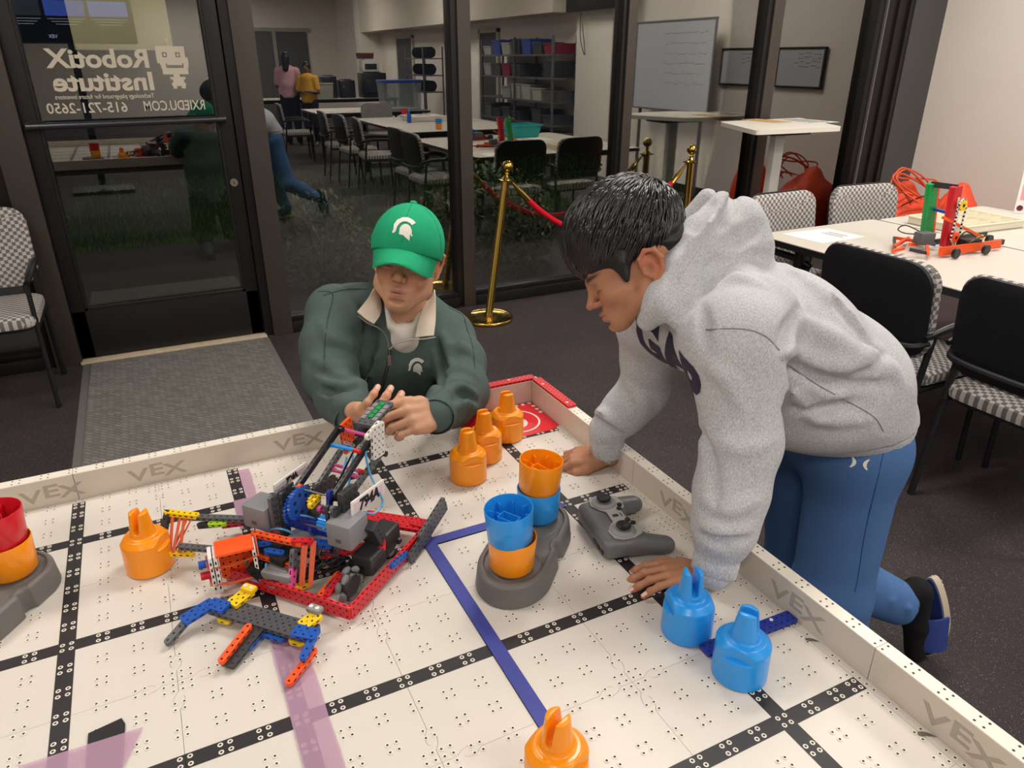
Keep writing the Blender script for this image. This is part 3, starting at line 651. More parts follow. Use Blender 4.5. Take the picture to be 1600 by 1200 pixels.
# perforated construction beams (half-inch pitch)
U = .5 * IN
M_dk = mat('painted hole shade', '141214', .8)  # flat dark patches paint the shade inside beam and gear holes
def beam_mb(n, w=1, t=.0064, holes=True, mb=None, M=None, mi=0, hi=1, r=None):
    """beam n x w pitches, long axis x, flat side up (z), centred; round corners; holes painted as flat dark patches"""
    mb = mb or MB(); L = n * U - .0008; W = w * U - .0008; r = W * .48 if (w == 1 and r is None) else (r or .003); pts = []
    for cx, cy, a0 in ((L / 2 - r, W / 2 - r, 0), (-L / 2 + r, W / 2 - r, 90), (-L / 2 + r, -W / 2 + r, 180), (L / 2 - r, -W / 2 + r, 270)):
        for k in range(4): a = math.radians(a0 + 30 * k); pts.append((cx + r * math.cos(a), cy + r * math.sin(a)))
    mb.prism(pts, -t / 2, t / 2, mi, M)
    if holes:
        for i in range(n):
            for j in range(w):
                x = (i - (n - 1) / 2) * U; y = (j - (w - 1) / 2) * U
                for sz in (1, -1):
                    hp = [(x + .0021 * math.cos(a * pi / 3), y + .0021 * math.sin(a * pi / 3), sz * (t / 2 + .00012)) for a in range(6)]
                    mb.add(hp, [(0, 1, 2, 3, 4, 5) if sz > 0 else (5, 4, 3, 2, 1, 0)], hi, M)
        for j in range(w + 0):
            pass
        for i in range(n - 1):
            x = (i - (n - 2) / 2) * U
            for sy in (1, -1):
                q = sy * (W / 2 + .0001); hp = [(x - .003, q, -.0013), (x + .003, q, -.0013), (x + .003, q, .0013), (x - .003, q, .0013)]
                mb.add(hp, [(0, 1, 2, 3) if sy < 0 else (3, 2, 1, 0)], hi, M)
        if w > 1:
            for i in range(n - 1):
                for j in range(w - 1):
                    x = (i - (n - 2) / 2) * U; y = (j - (w - 2) / 2) * U
                    for sz in (1, -1):
                        hp = [(x - .0016, y - .0007, sz * (t / 2 + .00012)), (x + .0016, y - .0007, sz * (t / 2 + .00012)), (x + .0016, y + .0007, sz * (t / 2 + .00012)), (x - .0016, y + .0007, sz * (t / 2 + .00012))]
                        mb.add(hp, [(0, 1, 2, 3) if sz > 0 else (3, 2, 1, 0)], hi, M)
    return mb
def beam_between(name, a, b, up, m, parent=None, w=1, t=.0064, holes=True, label=None, ext=.006):
    a = Vector(a); b = Vector(b); L = (b - a).length + 2 * ext; n = max(1, round(L / U)); M = basis((a + b) / 2, b - a, z=up); k = L / (n * U)
    return part(name, beam_mb(n, w, t, holes), [m, M_dk], parent, M @ Matrix.Diagonal((k, 1, 1, 1)), smooth=30, label=label)
zt = FZ + WH + .0055
M_rdb = mat('red beam plastic', 'd9222e', .38); M_bk = mat('charcoal beam plastic', '35363a', .42); M_gy = mat('grey beam plastic', '5d5f63', .42); M_blb = mat('royal blue beam plastic', '1c58b8', .38); M_dbl = mat('deep blue beam plastic', '1b2f96', .4)
M_org = mat('bright orange beam plastic', 'ff5a1c', .4); M_yel = mat('yellow plastic', 'f8cf0e', .38); M_pk = mat('pink plastic', 'e5559c', .4); M_grn = mat('green plastic', '11a04a', .4); M_wht = mat('white beam plastic', 'ebe8e2', .42); M_blk = mat('black plastic', '17171a', .38); M_lgr = mat('light grey plastic', '8d8e8e', .45)
rb_ = tag(part('corner_beam', beam_mb(13, 2), [M_rdb, M_dk], None, TR((B + .0127 - .083, B + .0127, zt)), smooth=30), 'red perforated beam lying on the back field wall at the far corner', 'beam')
rb2 = tag(part('corner_beam', beam_mb(15, 2), [M_rdb, M_dk], None, TR((B + .0127, B - .097, zt), rz=pi / 2), smooth=30), 'red perforated beam lying on the right field wall at the far corner', 'beam')
for o, xs in ((rb_, (-.07, .01)), (rb2, (-.075, .05))):
    for x in xs: part('pin_head', MB().lathe([(.0032, 0), (.0032, .001), (.002, .0014), (0, .0014)], 10), M_white, o, TR((x, .004, .0034)))
pa = atz(1102, 1016, FZ + .006); pb2 = atz(1236, 964, FZ + .006)
bb = beam_between('flat_beam', pa, pb2, (0, 0, 1), M_dbl, None, 2, ext=.004); tag(bb, 'dark blue perforated beam lying flat behind the two blue pins', 'beam')
part('pin_head', MB().lathe([(.0032, 0), (.0032, .001), (.002, .0014), (0, .0014)], 10), M_white, bb, TR((.052, .006, .0034)))
# ---------------- hand-held controller
ja = atz(948, 789, FZ + .045); jb = atz(979, 832, FZ + .045); ax = (jb - ja); ax.z = 0; jd = ax.length; ax.normalize(); cc_ = (ja + jb) / 2; cc_.z = FZ + .002
per = Vector((0, 0, 1)).cross(ax)   # toward the grips (right / up in the picture)
if per.dot(RGT) < 0: per = -per
CM = Matrix(((ax.x, per.x, 0, cc_.x), (ax.y, per.y, 0, cc_.y), (0, 0, 1, cc_.z), (0, 0, 0, 1)))
k_ = jd / .078
ct = thing('game_controller', 'gray two-stick game controller lying on the field by the boy\'s hands', 'controller', CM @ Matrix.Diagonal((k_, k_, 1, 1)))
s = SDF((-.1, -.06, -.004), (.1, .1, .06), .0022)
s.op((-.08, -.05, 0), (.08, .03, .05), lambda x, y, z: np.sqrt(np.maximum(np.abs(x) - .048, 0) ** 2 + np.maximum(np.abs(y + .010) - .022, 0) ** 2 + np.maximum(np.abs(z - .024) - .008, 0) ** 2) - .013, .004)
for sx in (-1, 1):
    s.cap((sx * .046, -.002, .028), (sx * .058, .056, .018), .020, .0165, k=.012)
    s.ell((sx * .039, -.006, .036), (.026, .026, .013), k=.006)
s.op((-.03, .02, 0), (.03, .08, .06), lambda x, y, z: np.sqrt(x * x + (y - .050) ** 2) - .026, .008, 's')
s.half((0, 0, .001), (0, 0, -1)); V, F = s.mesh(); V = relax(V, F, 2)
np_part('controller_shell', V, F, mat('controller gray', '66686b', .42), ct)
fp = MB(); pts = []
for sx in (1,):
    half = [(0, .012), (.014, .013), (.020, .022), (.034, .024), (.052, .020), (.060, .004), (.060, -.014), (.054, -.026), (.036, -.029), (.022, -.020), (.014, -.012), (0, -.012)]
pts = half + [(-x, y) for x, y in half[::-1][1:-1]]
fp.prism(pts[::-1], .0475, .0498, 0)
part('face_plate', fp, mat('light gray face plate', 'a6a49f', .5), ct)
for sx in (-1, 1):
    j = MB(); j.lathe([(.0205, 0), (.0195, .003), (.0135, .0065), (.011, .006)], 24, 1); part('stick_collar', j, [M_blk, M_lgr], ct, TR((sx * .039, -.006, .0485)))
    part('thumb_stick', MB().lathe([(.006, 0), (.006, .006), (.0115, .008), (.0118, .0105), (.009, .0125), (.004, .0118), (0, .0115)], 20), M_blk, ct, TR((sx * .039, -.006, .052)))
    for q, (bx, by) in enumerate(((.016, .009), (.026, .014))): part('button', MB().lathe([(.0042, 0), (.0042, .003), (.003, .004), (0, .004)], 14), M_blk, ct, TR((sx * bx, by + .002, .0495)))
part('power_window', MB().box((0, -.002, .0503), (.006, .009, .001)).box((.0, .0075, .0503), (.01, .0012, .001)), M_blk, ct, smooth=0)
for q in (-.026, -.012, .002): part('port', MB().box((q + .05, -.0455, .022), (.010, .002, .006)), M_blk, ct, smooth=0)
# ================================================================ people
from mathutils.bvhtree import BVHTree
def cloth_mat(name, col, sc=600, bump=.5, noise=0, ns=60, rough=.9, melange=None):
    m = mat(name, col, rough, 0, noise, ns, bump, sc, spec=.2)
    if melange:
        nt = m.node_tree; b = nt.nodes['Principled BSDF']; tc = nt.nodes.new('ShaderNodeTexCoord'); n = nt.nodes.new('ShaderNodeTexNoise'); n.inputs['Scale'].default_value = 520; n.inputs['Detail'].default_value = 5; n.inputs['Roughness'].default_value = .7
        mp = nt.nodes.new('ShaderNodeMapping'); mp.inputs['Scale'].default_value = (1, 1, .45); r = nt.nodes.new('ShaderNodeValToRGB'); r.color_ramp.elements[0].position = .36; r.color_ramp.elements[1].position = .62
        r.color_ramp.elements[0].color = rgb(melange[0]); r.color_ramp.elements[1].color = rgb(melange[1])
        nt.links.new(tc.outputs['Object'], mp.inputs[0]); nt.links.new(mp.outputs[0], n.inputs[0]); nt.links.new(n.outputs['Fac'], r.inputs[0]); nt.links.new(r.outputs[0], b.inputs[0])
    return m
def skin_mat(name):
    m = bpy.data.materials.new(name); m.use_nodes = True; nt = m.node_tree; b = nt.nodes['Principled BSDF']; a = nt.nodes.new('ShaderNodeAttribute'); a.attribute_name = 'tint'
    nt.links.new(a.outputs['Color'], b.inputs['Base Color']); b.inputs['Roughness'].default_value = .48; b.inputs['Specular IOR Level'].default_value = .4
    b.inputs['Subsurface Weight'].default_value = .12; b.inputs['Subsurface Radius'].default_value = (.012, .005, .003); b.inputs['Subsurface Scale'].default_value = 1
    return m
M_skin = skin_mat('skin')
def blob(c, w, V):
    q = (V - np.array(c)) / np.array(w); return np.exp(-(q * q).sum(1))
def head_geo(h=.0019, child=False, open_eye=False):
    s = SDF((-.125, -.1, -.15), (.13, .1, .15), h)
    s.ell((-.012, 0, .052), (.097, .074, .084), k=.001); s.ell((.045, 0, .05), (.048, .058, .05), k=.03); s.ell((.045, 0, -.01), (.046, .056, .06), k=.03)
    for y in (-1, 1):
        s.chain([(.0, y * .052, -.012), (.018, y * .050, -.050), (.070, y * .017, -.078)], [.020, .017, .015], k=.03)
        s.ell((.060, y * .037, -.010), (.028, .022, .022), k=.022)
    s.ell((.078, 0, -.080), (.020, .022, .018), k=.018); s.ell((.074, 0, -.050), (.028, .032, .030), k=.02)
    s.chain([(.050, -.052, .030), (.083, -.028, .036), (.089, 0, .034), (.083, .028, .036), (.050, .052, .030)], [.008, .010, .009, .010, .008], k=.014)
    for y in (-1, 1):
        s.ell((.103, y * .031, .016), (.016, .019, .0125), k=.012, mode='s'); s.ell((.0765, y * .031, .016), (.0135, .0155, .0125), k=.004)
        s.chain([(.0855, y * .017, .0125), (.0905, y * .030, .0105), (.083, y * .045, .0115)], [.002, .0024, .002], k=.002)
        s.chain([(.085, y * .017, .0215), (.088, y * .030, .0240), (.081, y * .046, .021)], [.0016, .0018, .0016], k=.002)
    s.cap((.090, 0, .030), (.109, 0, -.004), .0065, .0095, k=.012); s.ell((.111, 0, -.008), (.0105, .0105, .0095), k=.006)
    for y in (-1, 1):
        s.ell((.100, y * .0130, -.0125), (.011, .0075, .0075), k=.005); s.ell((.108, y * .0065, -.0195), (.004, .0032, .004), k=.003, mode='s')
    s.chain([(.081, -.025, -.0445), (.0955, -.012, -.0405), (.0995, -.003, -.0385), (.0985, 0, -.0395), (.0995, .003, -.0385), (.0955, .012, -.0405), (.081, .025, -.0445)], [.003, .0045, .005, .005, .005, .0045, .003], k=.005)
    s.chain([(.081, -.023, -.0475), (.094, -.011, -.0505), (.0975, 0, -.0515), (.094, .011, -.0505), (.081, .023, -.0475)], [.003, .005, .0058, .005, .003], k=.005)
    s.chain([(.083, -.026, -.0465), (.0985, -.012, -.0455), (.103, 0, -.0455), (.0985, .012, -.0455), (.083, .026, -.0465)], [.0011] * 5, k=.002, mode='s')
    s.ell((.097, 0, -.067), (.006, .018, .005), k=.008, mode='s')
    for y in (-1, 1):
        s.ell((-.014, y * .077, .004), (.018, .0045, .028), k=.006)
        s.chain([(.004, y * .073, .012), (.002, y * .079, .026), (-.012, y * .085, .036), (-.028, y * .088, .030), (-.034, y * .087, .012), (-.028, y * .083, -.006), (-.016, y * .078, -.022), (-.006, y * .074, -.026)], [.004, .0042, .0045, .0045, .0042, .004, .005, .0045], k=.003)
        s.ell((-.008, y * .0835, .002), (.008, .006, .011), k=.004, mode='s'); s.cap((.003, y * .077, -.004), (.003, y * .077, .004), .0042, k=.003)
    s.cap((-.030, 0, -.02), (-.055, 0, -.13), .052, .056, k=.025)
    V, F = s.mesh(); V = relax(V, F, 1, .3)
    if child:
        V = V.copy(); lo = V[:, 2] < 0; f = np.where(V[:, 0] > -.03, 1, 0)[:, None]
        sc = np.where(lo, .70, .93); wgt = np.clip((V[:, 0] + .03) / .05, 0, 1); V[:, 2] = V[:, 2] * (sc * wgt + (1 - wgt) * .9); V[:, 0] *= .93; V[:, 1] *= .92
    return V, F
def head_tint(V, skin, lip, brow, child=False, stubble=0):
    z = .70 if child else 1; zz = V.copy()
    if child: zz = V / np.array([.93, .92, 1]); zz[:, 2] = np.where(V[:, 2] < 0, V[:, 2] / .70, V[:, 2] / .93)
    c = np.tile(np.array(skin), (len(V), 1)); V = zz
    def mixin(w, col): 
        nonlocal c
        w = np.clip(w, 0, 1)[:, None]; c = c * (1 - w) + np.array(col) * w
    red = np.array(skin) * np.array([1.12, .80, .76])
    for y in (-1, 1): mixin(.5 * blob((.09, y * .036, -.014), (.03, .02, .018), V), red); mixin(.7 * blob((-.014, y * .085, .005), (.03, .012, .04), V), red * np.array([1.1, .85, .8]))
    mixin(.5 * blob((.11, 0, -.008), (.02, .015, .012), V), red)
    mixin(1.1 * blob((.098, 0, -.0405), (.02, .019, .0045), V) + 1.1 * blob((.097, 0, -.0515), (.02, .016, .0055), V), lip)
    mixin(1.2 * blob((.1, 0, -.0458), (.02, .022, .0012), V), np.array(lip) * .45)
    for y in (-1, 1):
        mixin(1.3 * np.exp(-((V[:, 2] - .0385 - .06 * (.03 - abs(V[:, 1] - y * .0)) * 0) / .0042) ** 2 - ((V[:, 1] - y * .032) / .019) ** 4) * (V[:, 0] > .05), brow)
        mixin(1.4 * np.exp(-((V[:, 2] - .0108 + .0009 * 0) / .0013) ** 2 - ((V[:, 1] - y * .031) / .0145) ** 4) * (V[:, 0] > .06), np.array(brow) * .7)
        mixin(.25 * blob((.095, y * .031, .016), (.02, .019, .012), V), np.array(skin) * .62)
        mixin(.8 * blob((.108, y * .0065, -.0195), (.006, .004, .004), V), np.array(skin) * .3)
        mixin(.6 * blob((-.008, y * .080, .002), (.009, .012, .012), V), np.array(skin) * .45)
    if stubble: mixin(stubble * (blob((.1, 0, -.030), (.02, .024, .006), V) + blob((.085, 0, -.078), (.03, .035, .02), V)), np.array(skin) * .55)
    return c
def hand_geo(fing, thumb, side=1, h=.0014, forearm=.06, scale=1.0, palm_cup=0):
    """x to the fingertips, y to the thumb (side=1) , z out of the back of the hand. fing = 4 x (splay, mcp, pip, dip) degrees, index first"""
    s = SDF((-.085, -.085, -.085), (.205, .085, .05), h); ys = [.031, .0105, -.0105, -.029]; Lm = [.088, .090, .085, .078]; Lf = [(.042, .026, .021), (.046, .029, .022), (.043, .027, .021), (.034, .021, .019)]; rr = [.0092, .0094, .0090, .0080]
    s.cap((-forearm, 0, .002), (0, 0, .001), .027, .0245, k=.01, flat=(0, 1, 0, .86)); nails = []
    for i in range(4):
        kx = Lm[i]; ky = ys[i]; kn = np.array((kx, ky, .002 - abs(i - 1.2) * .0015 - palm_cup * abs(ky) * .2)); s.chain([(.004, ky * .55, 0), (.045, ky * .9, .001), kn], [.0135, .0125, .0110], k=.012)
        s.cap((.02, ky * .7, -.010), (kx - .008, ky, -.010), .011, .010, k=.012)
        sp, a1, a2, a3 = [math.radians(v) for v in fing[i]]; p = kn; a = 0; pts = [p]; rad = [rr[i] * 1.06]
        for L, da, r in zip(Lf[i], (a1, a2, a3), (rr[i], rr[i] * .93, rr[i] * .82)):
            a += da; d = np.array((math.cos(a) * math.cos(sp), math.cos(a) * math.sin(sp), -math.sin(a))); p = p + d * L; pts.append(p); rad.append(r)
        s.chain(pts, rad, k=.0035)
        for q in (1, 2): s.ell(pts[q] + np.array((math.sin(a1 + (a2 if q > 1 else 0)) * 0, 0, .0012)), (.0085, rr[i] * .98, rr[i] * .98), k=.004)
        nrm = np.array((math.sin(a) * math.cos(sp), math.sin(a) * math.sin(sp), math.cos(a))); nails.append((pts[-1] - d * .003 + nrm * rr[i] * .8, d, nrm, rr[i]))
    tp = [np.array(t) for t in thumb]; s.chain([(.012, .014, -.006)] + tp, [.017, .0135, .0108, .0092], k=.010); d = tp[-1] - tp[-2]; d = d / np.linalg.norm(d)
    s.ell((.040, .024, -.012), (.028, .014, .012), k=.014)
    V, F = s.mesh(); V = relax(V, F, 1, .35)
    if side < 0: V = V * np.array([1, -1, 1]); F = F[:, ::-1]; nails = [(n[0] * [1, -1, 1], n[1] * [1, -1, 1], n[2] * [1, -1, 1], n[3]) for n in nails]
    return V * scale, F, [(n[0] * scale, n[1], n[2], n[3] * scale) for n in nails]
def hand_tint(V, F, nails, skin):
    c = np.tile(np.array(skin), (len(V), 1)); red = np.array(skin) * np.array([1.1, .78, .72]); N = normals(V, F)
    for p, d, n, r in nails:
        w = np.exp(-(((V - p) ** 2).sum(1)) / (.014 ** 2))[:, None] * .6; c = c * (1 - w) + red * w
        q = V - p; along = q @ d; up = N @ n; lat = np.sqrt(np.maximum((q ** 2).sum(1) - along ** 2 - (q @ n) ** 2, 0))
        w = ((np.abs(along) < .0055) & (lat < r * .62) & (up > .55) & (np.abs(q @ n) < .006)).astype(float)[:, None]; c = c * (1 - w) + np.array([.80, .55, .48]) * w
    return c
def xf(V, M): A = np.array(M); return V @ A[:3, :3].T + A[:3, 3]
def join(lst):
    Vs, Fs, Cs, o = [], [], [], 0
    for V, F, C in lst: Vs.append(V); Fs.append(F + o); Cs.append(C); o += len(V)
    return np.concatenate(Vs), np.concatenate(Fs), np.concatenate(Cs)
def decal(name, polys, M, tree, m, parent, off=.0012, step=.006, label=None):
    """flat outline shapes (2-D, metres) laid onto a cloth surface: cut fine, dropped along -z of M onto the surface"""
    bm = bmesh.new()
    for poly in polys:
        vs = [bm.verts.new((x, y, 0)) for x, y in poly]; bm.faces.new(vs)
    bmesh.ops.triangulate(bm, faces=bm.faces[:])
    for _ in range(5):
        es = [e for e in bm.edges if e.calc_length() > step]
        if not es: break
        bmesh.ops.subdivide_edges(bm, edges=es, cuts=1); bmesh.ops.triangulate(bm, faces=bm.faces[:])
    n = M.to_3x3() @ Vector((0, 0, 1)); n.normalize()
    for v in bm.verts:
        p = M @ v.co; hit = tree.ray_cast(p + n * .08, -n, .25); v.co = (hit[0] + n * off) if hit[0] else p
    me = bpy.data.meshes.new(name); bm.to_mesh(me); bm.free(); me.materials.append(m); o = link(name, me, parent)
    if label: o['label'] = label
    return o
def text_polys(txt, size, bold=.002, M=None):
    mb = text_mb(txt, size, 0, bold); return mb
def decal_mb(name, mb, M, tree, m, parent, off=.0012, step=.008):
    bm = bmesh.new(); vs = [bm.verts.new(p) for p in mb.v]
    for f in mb.f:
        try: bm.faces.new([vs[i] for i in f])
        except ValueError: pass
    bmesh.ops.remove_doubles(bm, verts=bm.verts, dist=1e-5); bmesh.ops.triangulate(bm, faces=bm.faces[:])
    for _ in range(4):
        es = [e for e in bm.edges if e.calc_length() > step]
        if not es: break
        bmesh.ops.subdivide_edges(bm, edges=es, cuts=1); bmesh.ops.triangulate(bm, faces=bm.faces[:])
    n = (M.to_3x3() @ Vector((0, 0, 1))).normalized()
    for v in bm.verts:
        p = M @ v.co; hit = tree.ray_cast(p + n * .12, -n, .3); v.co = (hit[0] + n * off) if hit[0] else p
    me = bpy.data.meshes.new(name); bm.to_mesh(me); bm.free(); me.materials.append(m); return link(name, me, parent)
def bvh(V, F): return BVHTree.FromPolygons([Vector(v) for v in V], [list(map(int, f)) for f in F])
def A(v): return np.array(v, float)
helm = [[(-.50, -.34), (-.42, -.38), (-.33, -.28), (-.30, -.05), (-.22, .12), (-.08, .24), (.10, .27), (.28, .20), (.34, .13), (.50, .30), (.34, .42), (.10, .50), (-.14, .46), (-.36, .30), (-.47, .06), (-.45, -.18)],
        [(-.16, -.40), (-.17, -.10), (-.10, .04), (.02, .13), (.14, .14), (.28, .06), (.38, -.10), (.41, -.28), (.47, -.37), (.43, -.40), (.37, -.34), (.34, -.30), (.36, -.62), (.16, -.50), (.05, -.42)]]
# ---------------------------------------------------------------- boy in the gray hoodie
SK = (.43, .20, .11); LIPB = (.42, .16, .13); BRW = (.03, .02, .018)
boy = thing('person', 'person in a gray hoodie and blue sweatpants leaning over the field on both hands', 'person', TR((.6, -.5, 0)))
IB = TR((.6, -.5, 0)).inverted()
tH = 1.28; OH = atd(1004, 432, tH + .0)
Zh = (RGT * -.454 - DWN * .891).normalized(); Fh = (RGT * -.891 + DWN * .454 + FWD * .10).normalized(); Yh = Zh.cross(Fh).normalized(); Zh = Fh.cross(Yh)
MH = Matrix(((Fh.x, Yh.x, Zh.x, OH.x), (Fh.y, Yh.y, Zh.y, OH.y), (Fh.z, Yh.z, Zh.z, OH.z), (0, 0, 0, 1)))
Vh, Fh_ = head_geo(child=True); Ch = head_tint(Vh, SK, LIPB, BRW, True)
bodyparts = [(xf(Vh, MH), Fh_, Ch)]
# hands
wl = atz(1104, 897, FZ + .026); tipc = atz(992, 905, FZ + .012); fx = (tipc - wl); fx.z = -.0; MLh = basis(wl + V3(0, 0, .002), fx, z=(0, 0, 1))
V, F, nl = hand_geo([(12, 20, 18, 6), (3, 18, 20, 6), (-7, 14, 18, 8), (-20, 8, 14, 6)], [(.045, .045, -.012), (.075, .060, -.018), (.098, .064, -.020)], side=-1, scale=.80, forearm=.012)
bodyparts.append((xf(V, MLh), F, hand_tint(V, F, nl, SK)))
wr = atz(945, 712, FZ + .030); tipc = atz(858, 716, FZ + .014); fx = (tipc - wr); fx.z = -.012; MRh = basis(wr, fx, z=(0.1, -.2, 1))
V, F, nl = hand_geo([(8, 26, 40, 20), (2, 30, 48, 25), (-4, 30, 45, 25), (-10, 26, 40, 20)], [(.050, .040, -.016), (.078, .048, -.022), (.098, .044, -.026)], side=1, scale=.82, forearm=.02)
bodyparts.append((xf(V, MRh), F, hand_tint(V, F, nl, SK)))
# core body under the clothes
hipL = A((.555, -.545, .80)); kneL = A((.535, -.57, .45)); ankL = A((.66, -.57, .07)); hipR = A((.575, -.38, .80)); kneR = A((.665, -.375, .38)); ankR = A((.955, -.478, .205))
spine = [A((.565, -.46, .875)), A((.50, -.455, .955)), A((.37, -.435, 1.05)), A((.235, -.425, 1.115))]
ncb = MH @ Vector((-.048, 0, -.085))
shL = A(aty(1150, 535, -.575)); shR = A((.205, -.285, 1.075)); elL = A(aty(1158, 690, -.62)); wrL = A(aty(1127, 845, -.645)); ceL = A(aty(1115, 890, -.655))
elR = A(aty(1005, 612, -.245)); wrR = A(aty(948, 672, -.215)); ceR = A(wr) + A((.006, .0, .012))
s = SDF((-.05, -.75, .0), (1.2, -.1, 1.3), .009)
s.chain(spine, [.10, .09, .09, .085], k=.03, flat=(0, 1, 0, .75)); s.chain([spine[3], A(ncb)], [.06, .045]); s.chain([shL, elL, wrL, A(wl)], [.045, .035, .028, .022]); s.chain([shR, elR, wrR, A(wr)], [.045, .035, .028, .022]); s.cap(shL, shR, .06, .06)
s.chain([hipL, kneL, ankL], [.07, .05, .035]); s.chain([hipR, kneR, ankR], [.07, .05, .035])
V, F = s.mesh(); bodyparts.append((V, F, np.tile(np.array(SK), (len(V), 1))))
V, F, Cc = join(bodyparts); np_part('body', xf(V, IB), F, M_skin, boy, color=Cc)
# hoodie
s = SDF((-.02, -.78, .68), (.92, -.08, 1.42), .0058); fl = (0, 1, 0, .74)
s.chain(spine, [.122, .140, .136, .104], k=.04, flat=fl); s.ell((.43, -.455, .92), (.13, .160, .09), k=.06); s.ell((.555, -.465, .875), (.128, .160, .09), k=.05)
s.chain([shL + A((.07, .04, .015)), shL, (shL + elL) / 2, elL, (elL + wrL) / 2, wrL + A((.002, 0, .022)), wrL], [.080, .070, .063, .062, .058, .050, .040], k=.03)
s.chain([wrL + A((-.004, -.002, -.012)), ceL], [.040, .035], k=.004)
s.chain([shR + A((.07, -.04, .01)), shR, (shR + elR) / 2, elR, (elR + wrR) / 2, wrR], [.070, .062, .054, .050, .046, .040], k=.03); s.chain([wrR, ceR], [.036, .034], k=.01)
s.cap(shL, shR, .072, .070, k=.05)
# hood bunched up behind the neck
def hp(u, v, t): return A(atd(u, v, t))
s.chain([hp(1012, 500, 1.25), hp(1035, 470, 1.22), hp(1062, 425, 1.23), hp(1092, 370, 1.25), hp(1128, 312, 1.29)], [.020, .030, .034, .034, .016], k=.02)
s.chain([hp(1120, 330, 1.34), hp(1150, 350, 1.36), hp(1178, 385, 1.38)], [.030, .045, .036], k=.035)
s.chain([hp(1070, 430, 1.30), hp(1110, 400, 1.34), hp(1150, 388, 1.36)], [.060, .070, .05], k=.04)
s.chain([hp(1190, 383, 1.34), hp(1150, 400, 1.30), hp(1105, 425, 1.26), hp(1075, 460, 1.22), hp(1058, 500, 1.21)], [.020, .024, .024, .022, .016], k=.010)
s.chain([hp(1012, 495, 1.33), hp(1015, 470, 1.42), hp(1060, 380, 1.46), hp(1105, 310, 1.42)], [.02, .03, .035, .02], k=.02)
s.ell(hp(1020, 395, 1.33), (.075, .075, .085), k=.015, mode='s')
s.cap(hp(1045, 400, 1.31), hp(1100, 325, 1.33), .044, .024, k=.010, mode='s'); s.cap(hp(1085, 350, 1.22), hp(1112, 316, 1.26), .016, .010, k=.010, mode='s')
# folds: soft ridges and creases
def fold(pts, r, k=.012, mode='u'): s.chain([A(p) for p in pts], [r] * len(pts), k=k, mode=mode)
nrm = -A(FWD)
def on(u, v, t): return A(atd(u, v, t))
tree0 = bvh(*s.mesh())
def surf(u, v, d=0):
    q = ray(u, v); L = q.length; hit = tree0.ray_cast(CAMP, q.normalized(), 4); return A(hit[0]) - A(q.normalized()) * d if hit[0] else A(CAMP + q * 1.4)
def sfold(uv, r, mode='u', d=0, k=.016):
    uv = [tuple(q)[:2] for q in spline([Vector((a, b, 0)) for a, b in uv], 3)]
    if any(np.linalg.norm(surf(a, b) - A(CAMP)) > 2.6 for a, b in uv): return
    _sfold(uv, r, mode, d, k)
def _sfold(uv, r, mode, d, k): s.chain([surf(u, v, d) for u, v in uv], list(np.interp(np.linspace(0, 1, len(uv)), [0, .5, 1], [r * .1, r, r * .1])), k=k, mode=mode)
for uv, r in (([(1225, 415), (1290, 465), (1345, 515)], .010), ([(1230, 545), (1290, 570), (1340, 560), (1375, 545)], .012), ([(1240, 495), (1300, 530), (1370, 575)], .009), ([(1225, 600), (1280, 650), (1360, 655)], .008), ([(1350, 590), (1385, 575), (1405, 600)], .008), ([(1095, 815), (1125, 830), (1170, 828)], .006), ([(1100, 780), (1140, 795), (1185, 778)], .005), ([(1120, 690), (1160, 700), (1205, 690)], .004), ([(1110, 455), (1150, 440), (1190, 450)], .008), ([(985, 600), (1005, 625), (1010, 640)], .006), ([(930, 640), (950, 655), (975, 672)], .008), ([(1105, 570), (1135, 590), (1160, 640)], .005)):
    sfold(uv, r * 1.3, 'u', -r * .6, .02)
for uv, r in (([(1150, 300), (1125, 365), (1080, 425), (1052, 480)], .017), ([(1200, 398), (1150, 408), (1100, 440), (1068, 490)], .017), ([(1188, 350), (1160, 372), (1120, 385)], .012), ([(1218, 545), (1235, 520), (1250, 480)], .012), ([(1222, 565), (1300, 600), (1370, 600)], .010), ([(1222, 640), (1290, 640), (1345, 625)], .007), ([(1093, 838), (1130, 848), (1168, 842)], .005), ([(925, 650), (950, 668), (975, 685)], .006), ([(1093, 475), (1098, 510), (1100, 545)], .006), ([(1260, 430), (1310, 480), (1370, 550)], .005), ([(1090, 660), (1110, 720), (1120, 790)], .005)):
    sfold(uv, r * 1.3, 's', r * .1, .016)
hem = SDF((0, 0, 0), (.02, .02, .02), .01); hem.lo, hem.h, hem.n = s.lo, s.h, s.n; hem.d = s.d + .003
hem.half((.56, -.47, .853), (.10, 0, -1)); hem.half((.56, -.47, .888), (-.10, 0, 1)); keep = s.d.copy(); s.half((.56, -.47, .880), (.10, 0, -1)); ix = int((.335 - s.lo[0]) / s.h); s.d[:ix] = keep[:ix]; hem.d[:ix] = .1   # the hem cuts the body only, not the sleeves
V, F = s.mesh(); V = relax(V, F, 2, .4)
M_hood = cloth_mat('gray melange sweatshirt', 'b9b7b5', 900, .35, melange=('a4a5a8', 'd2d4d8'))
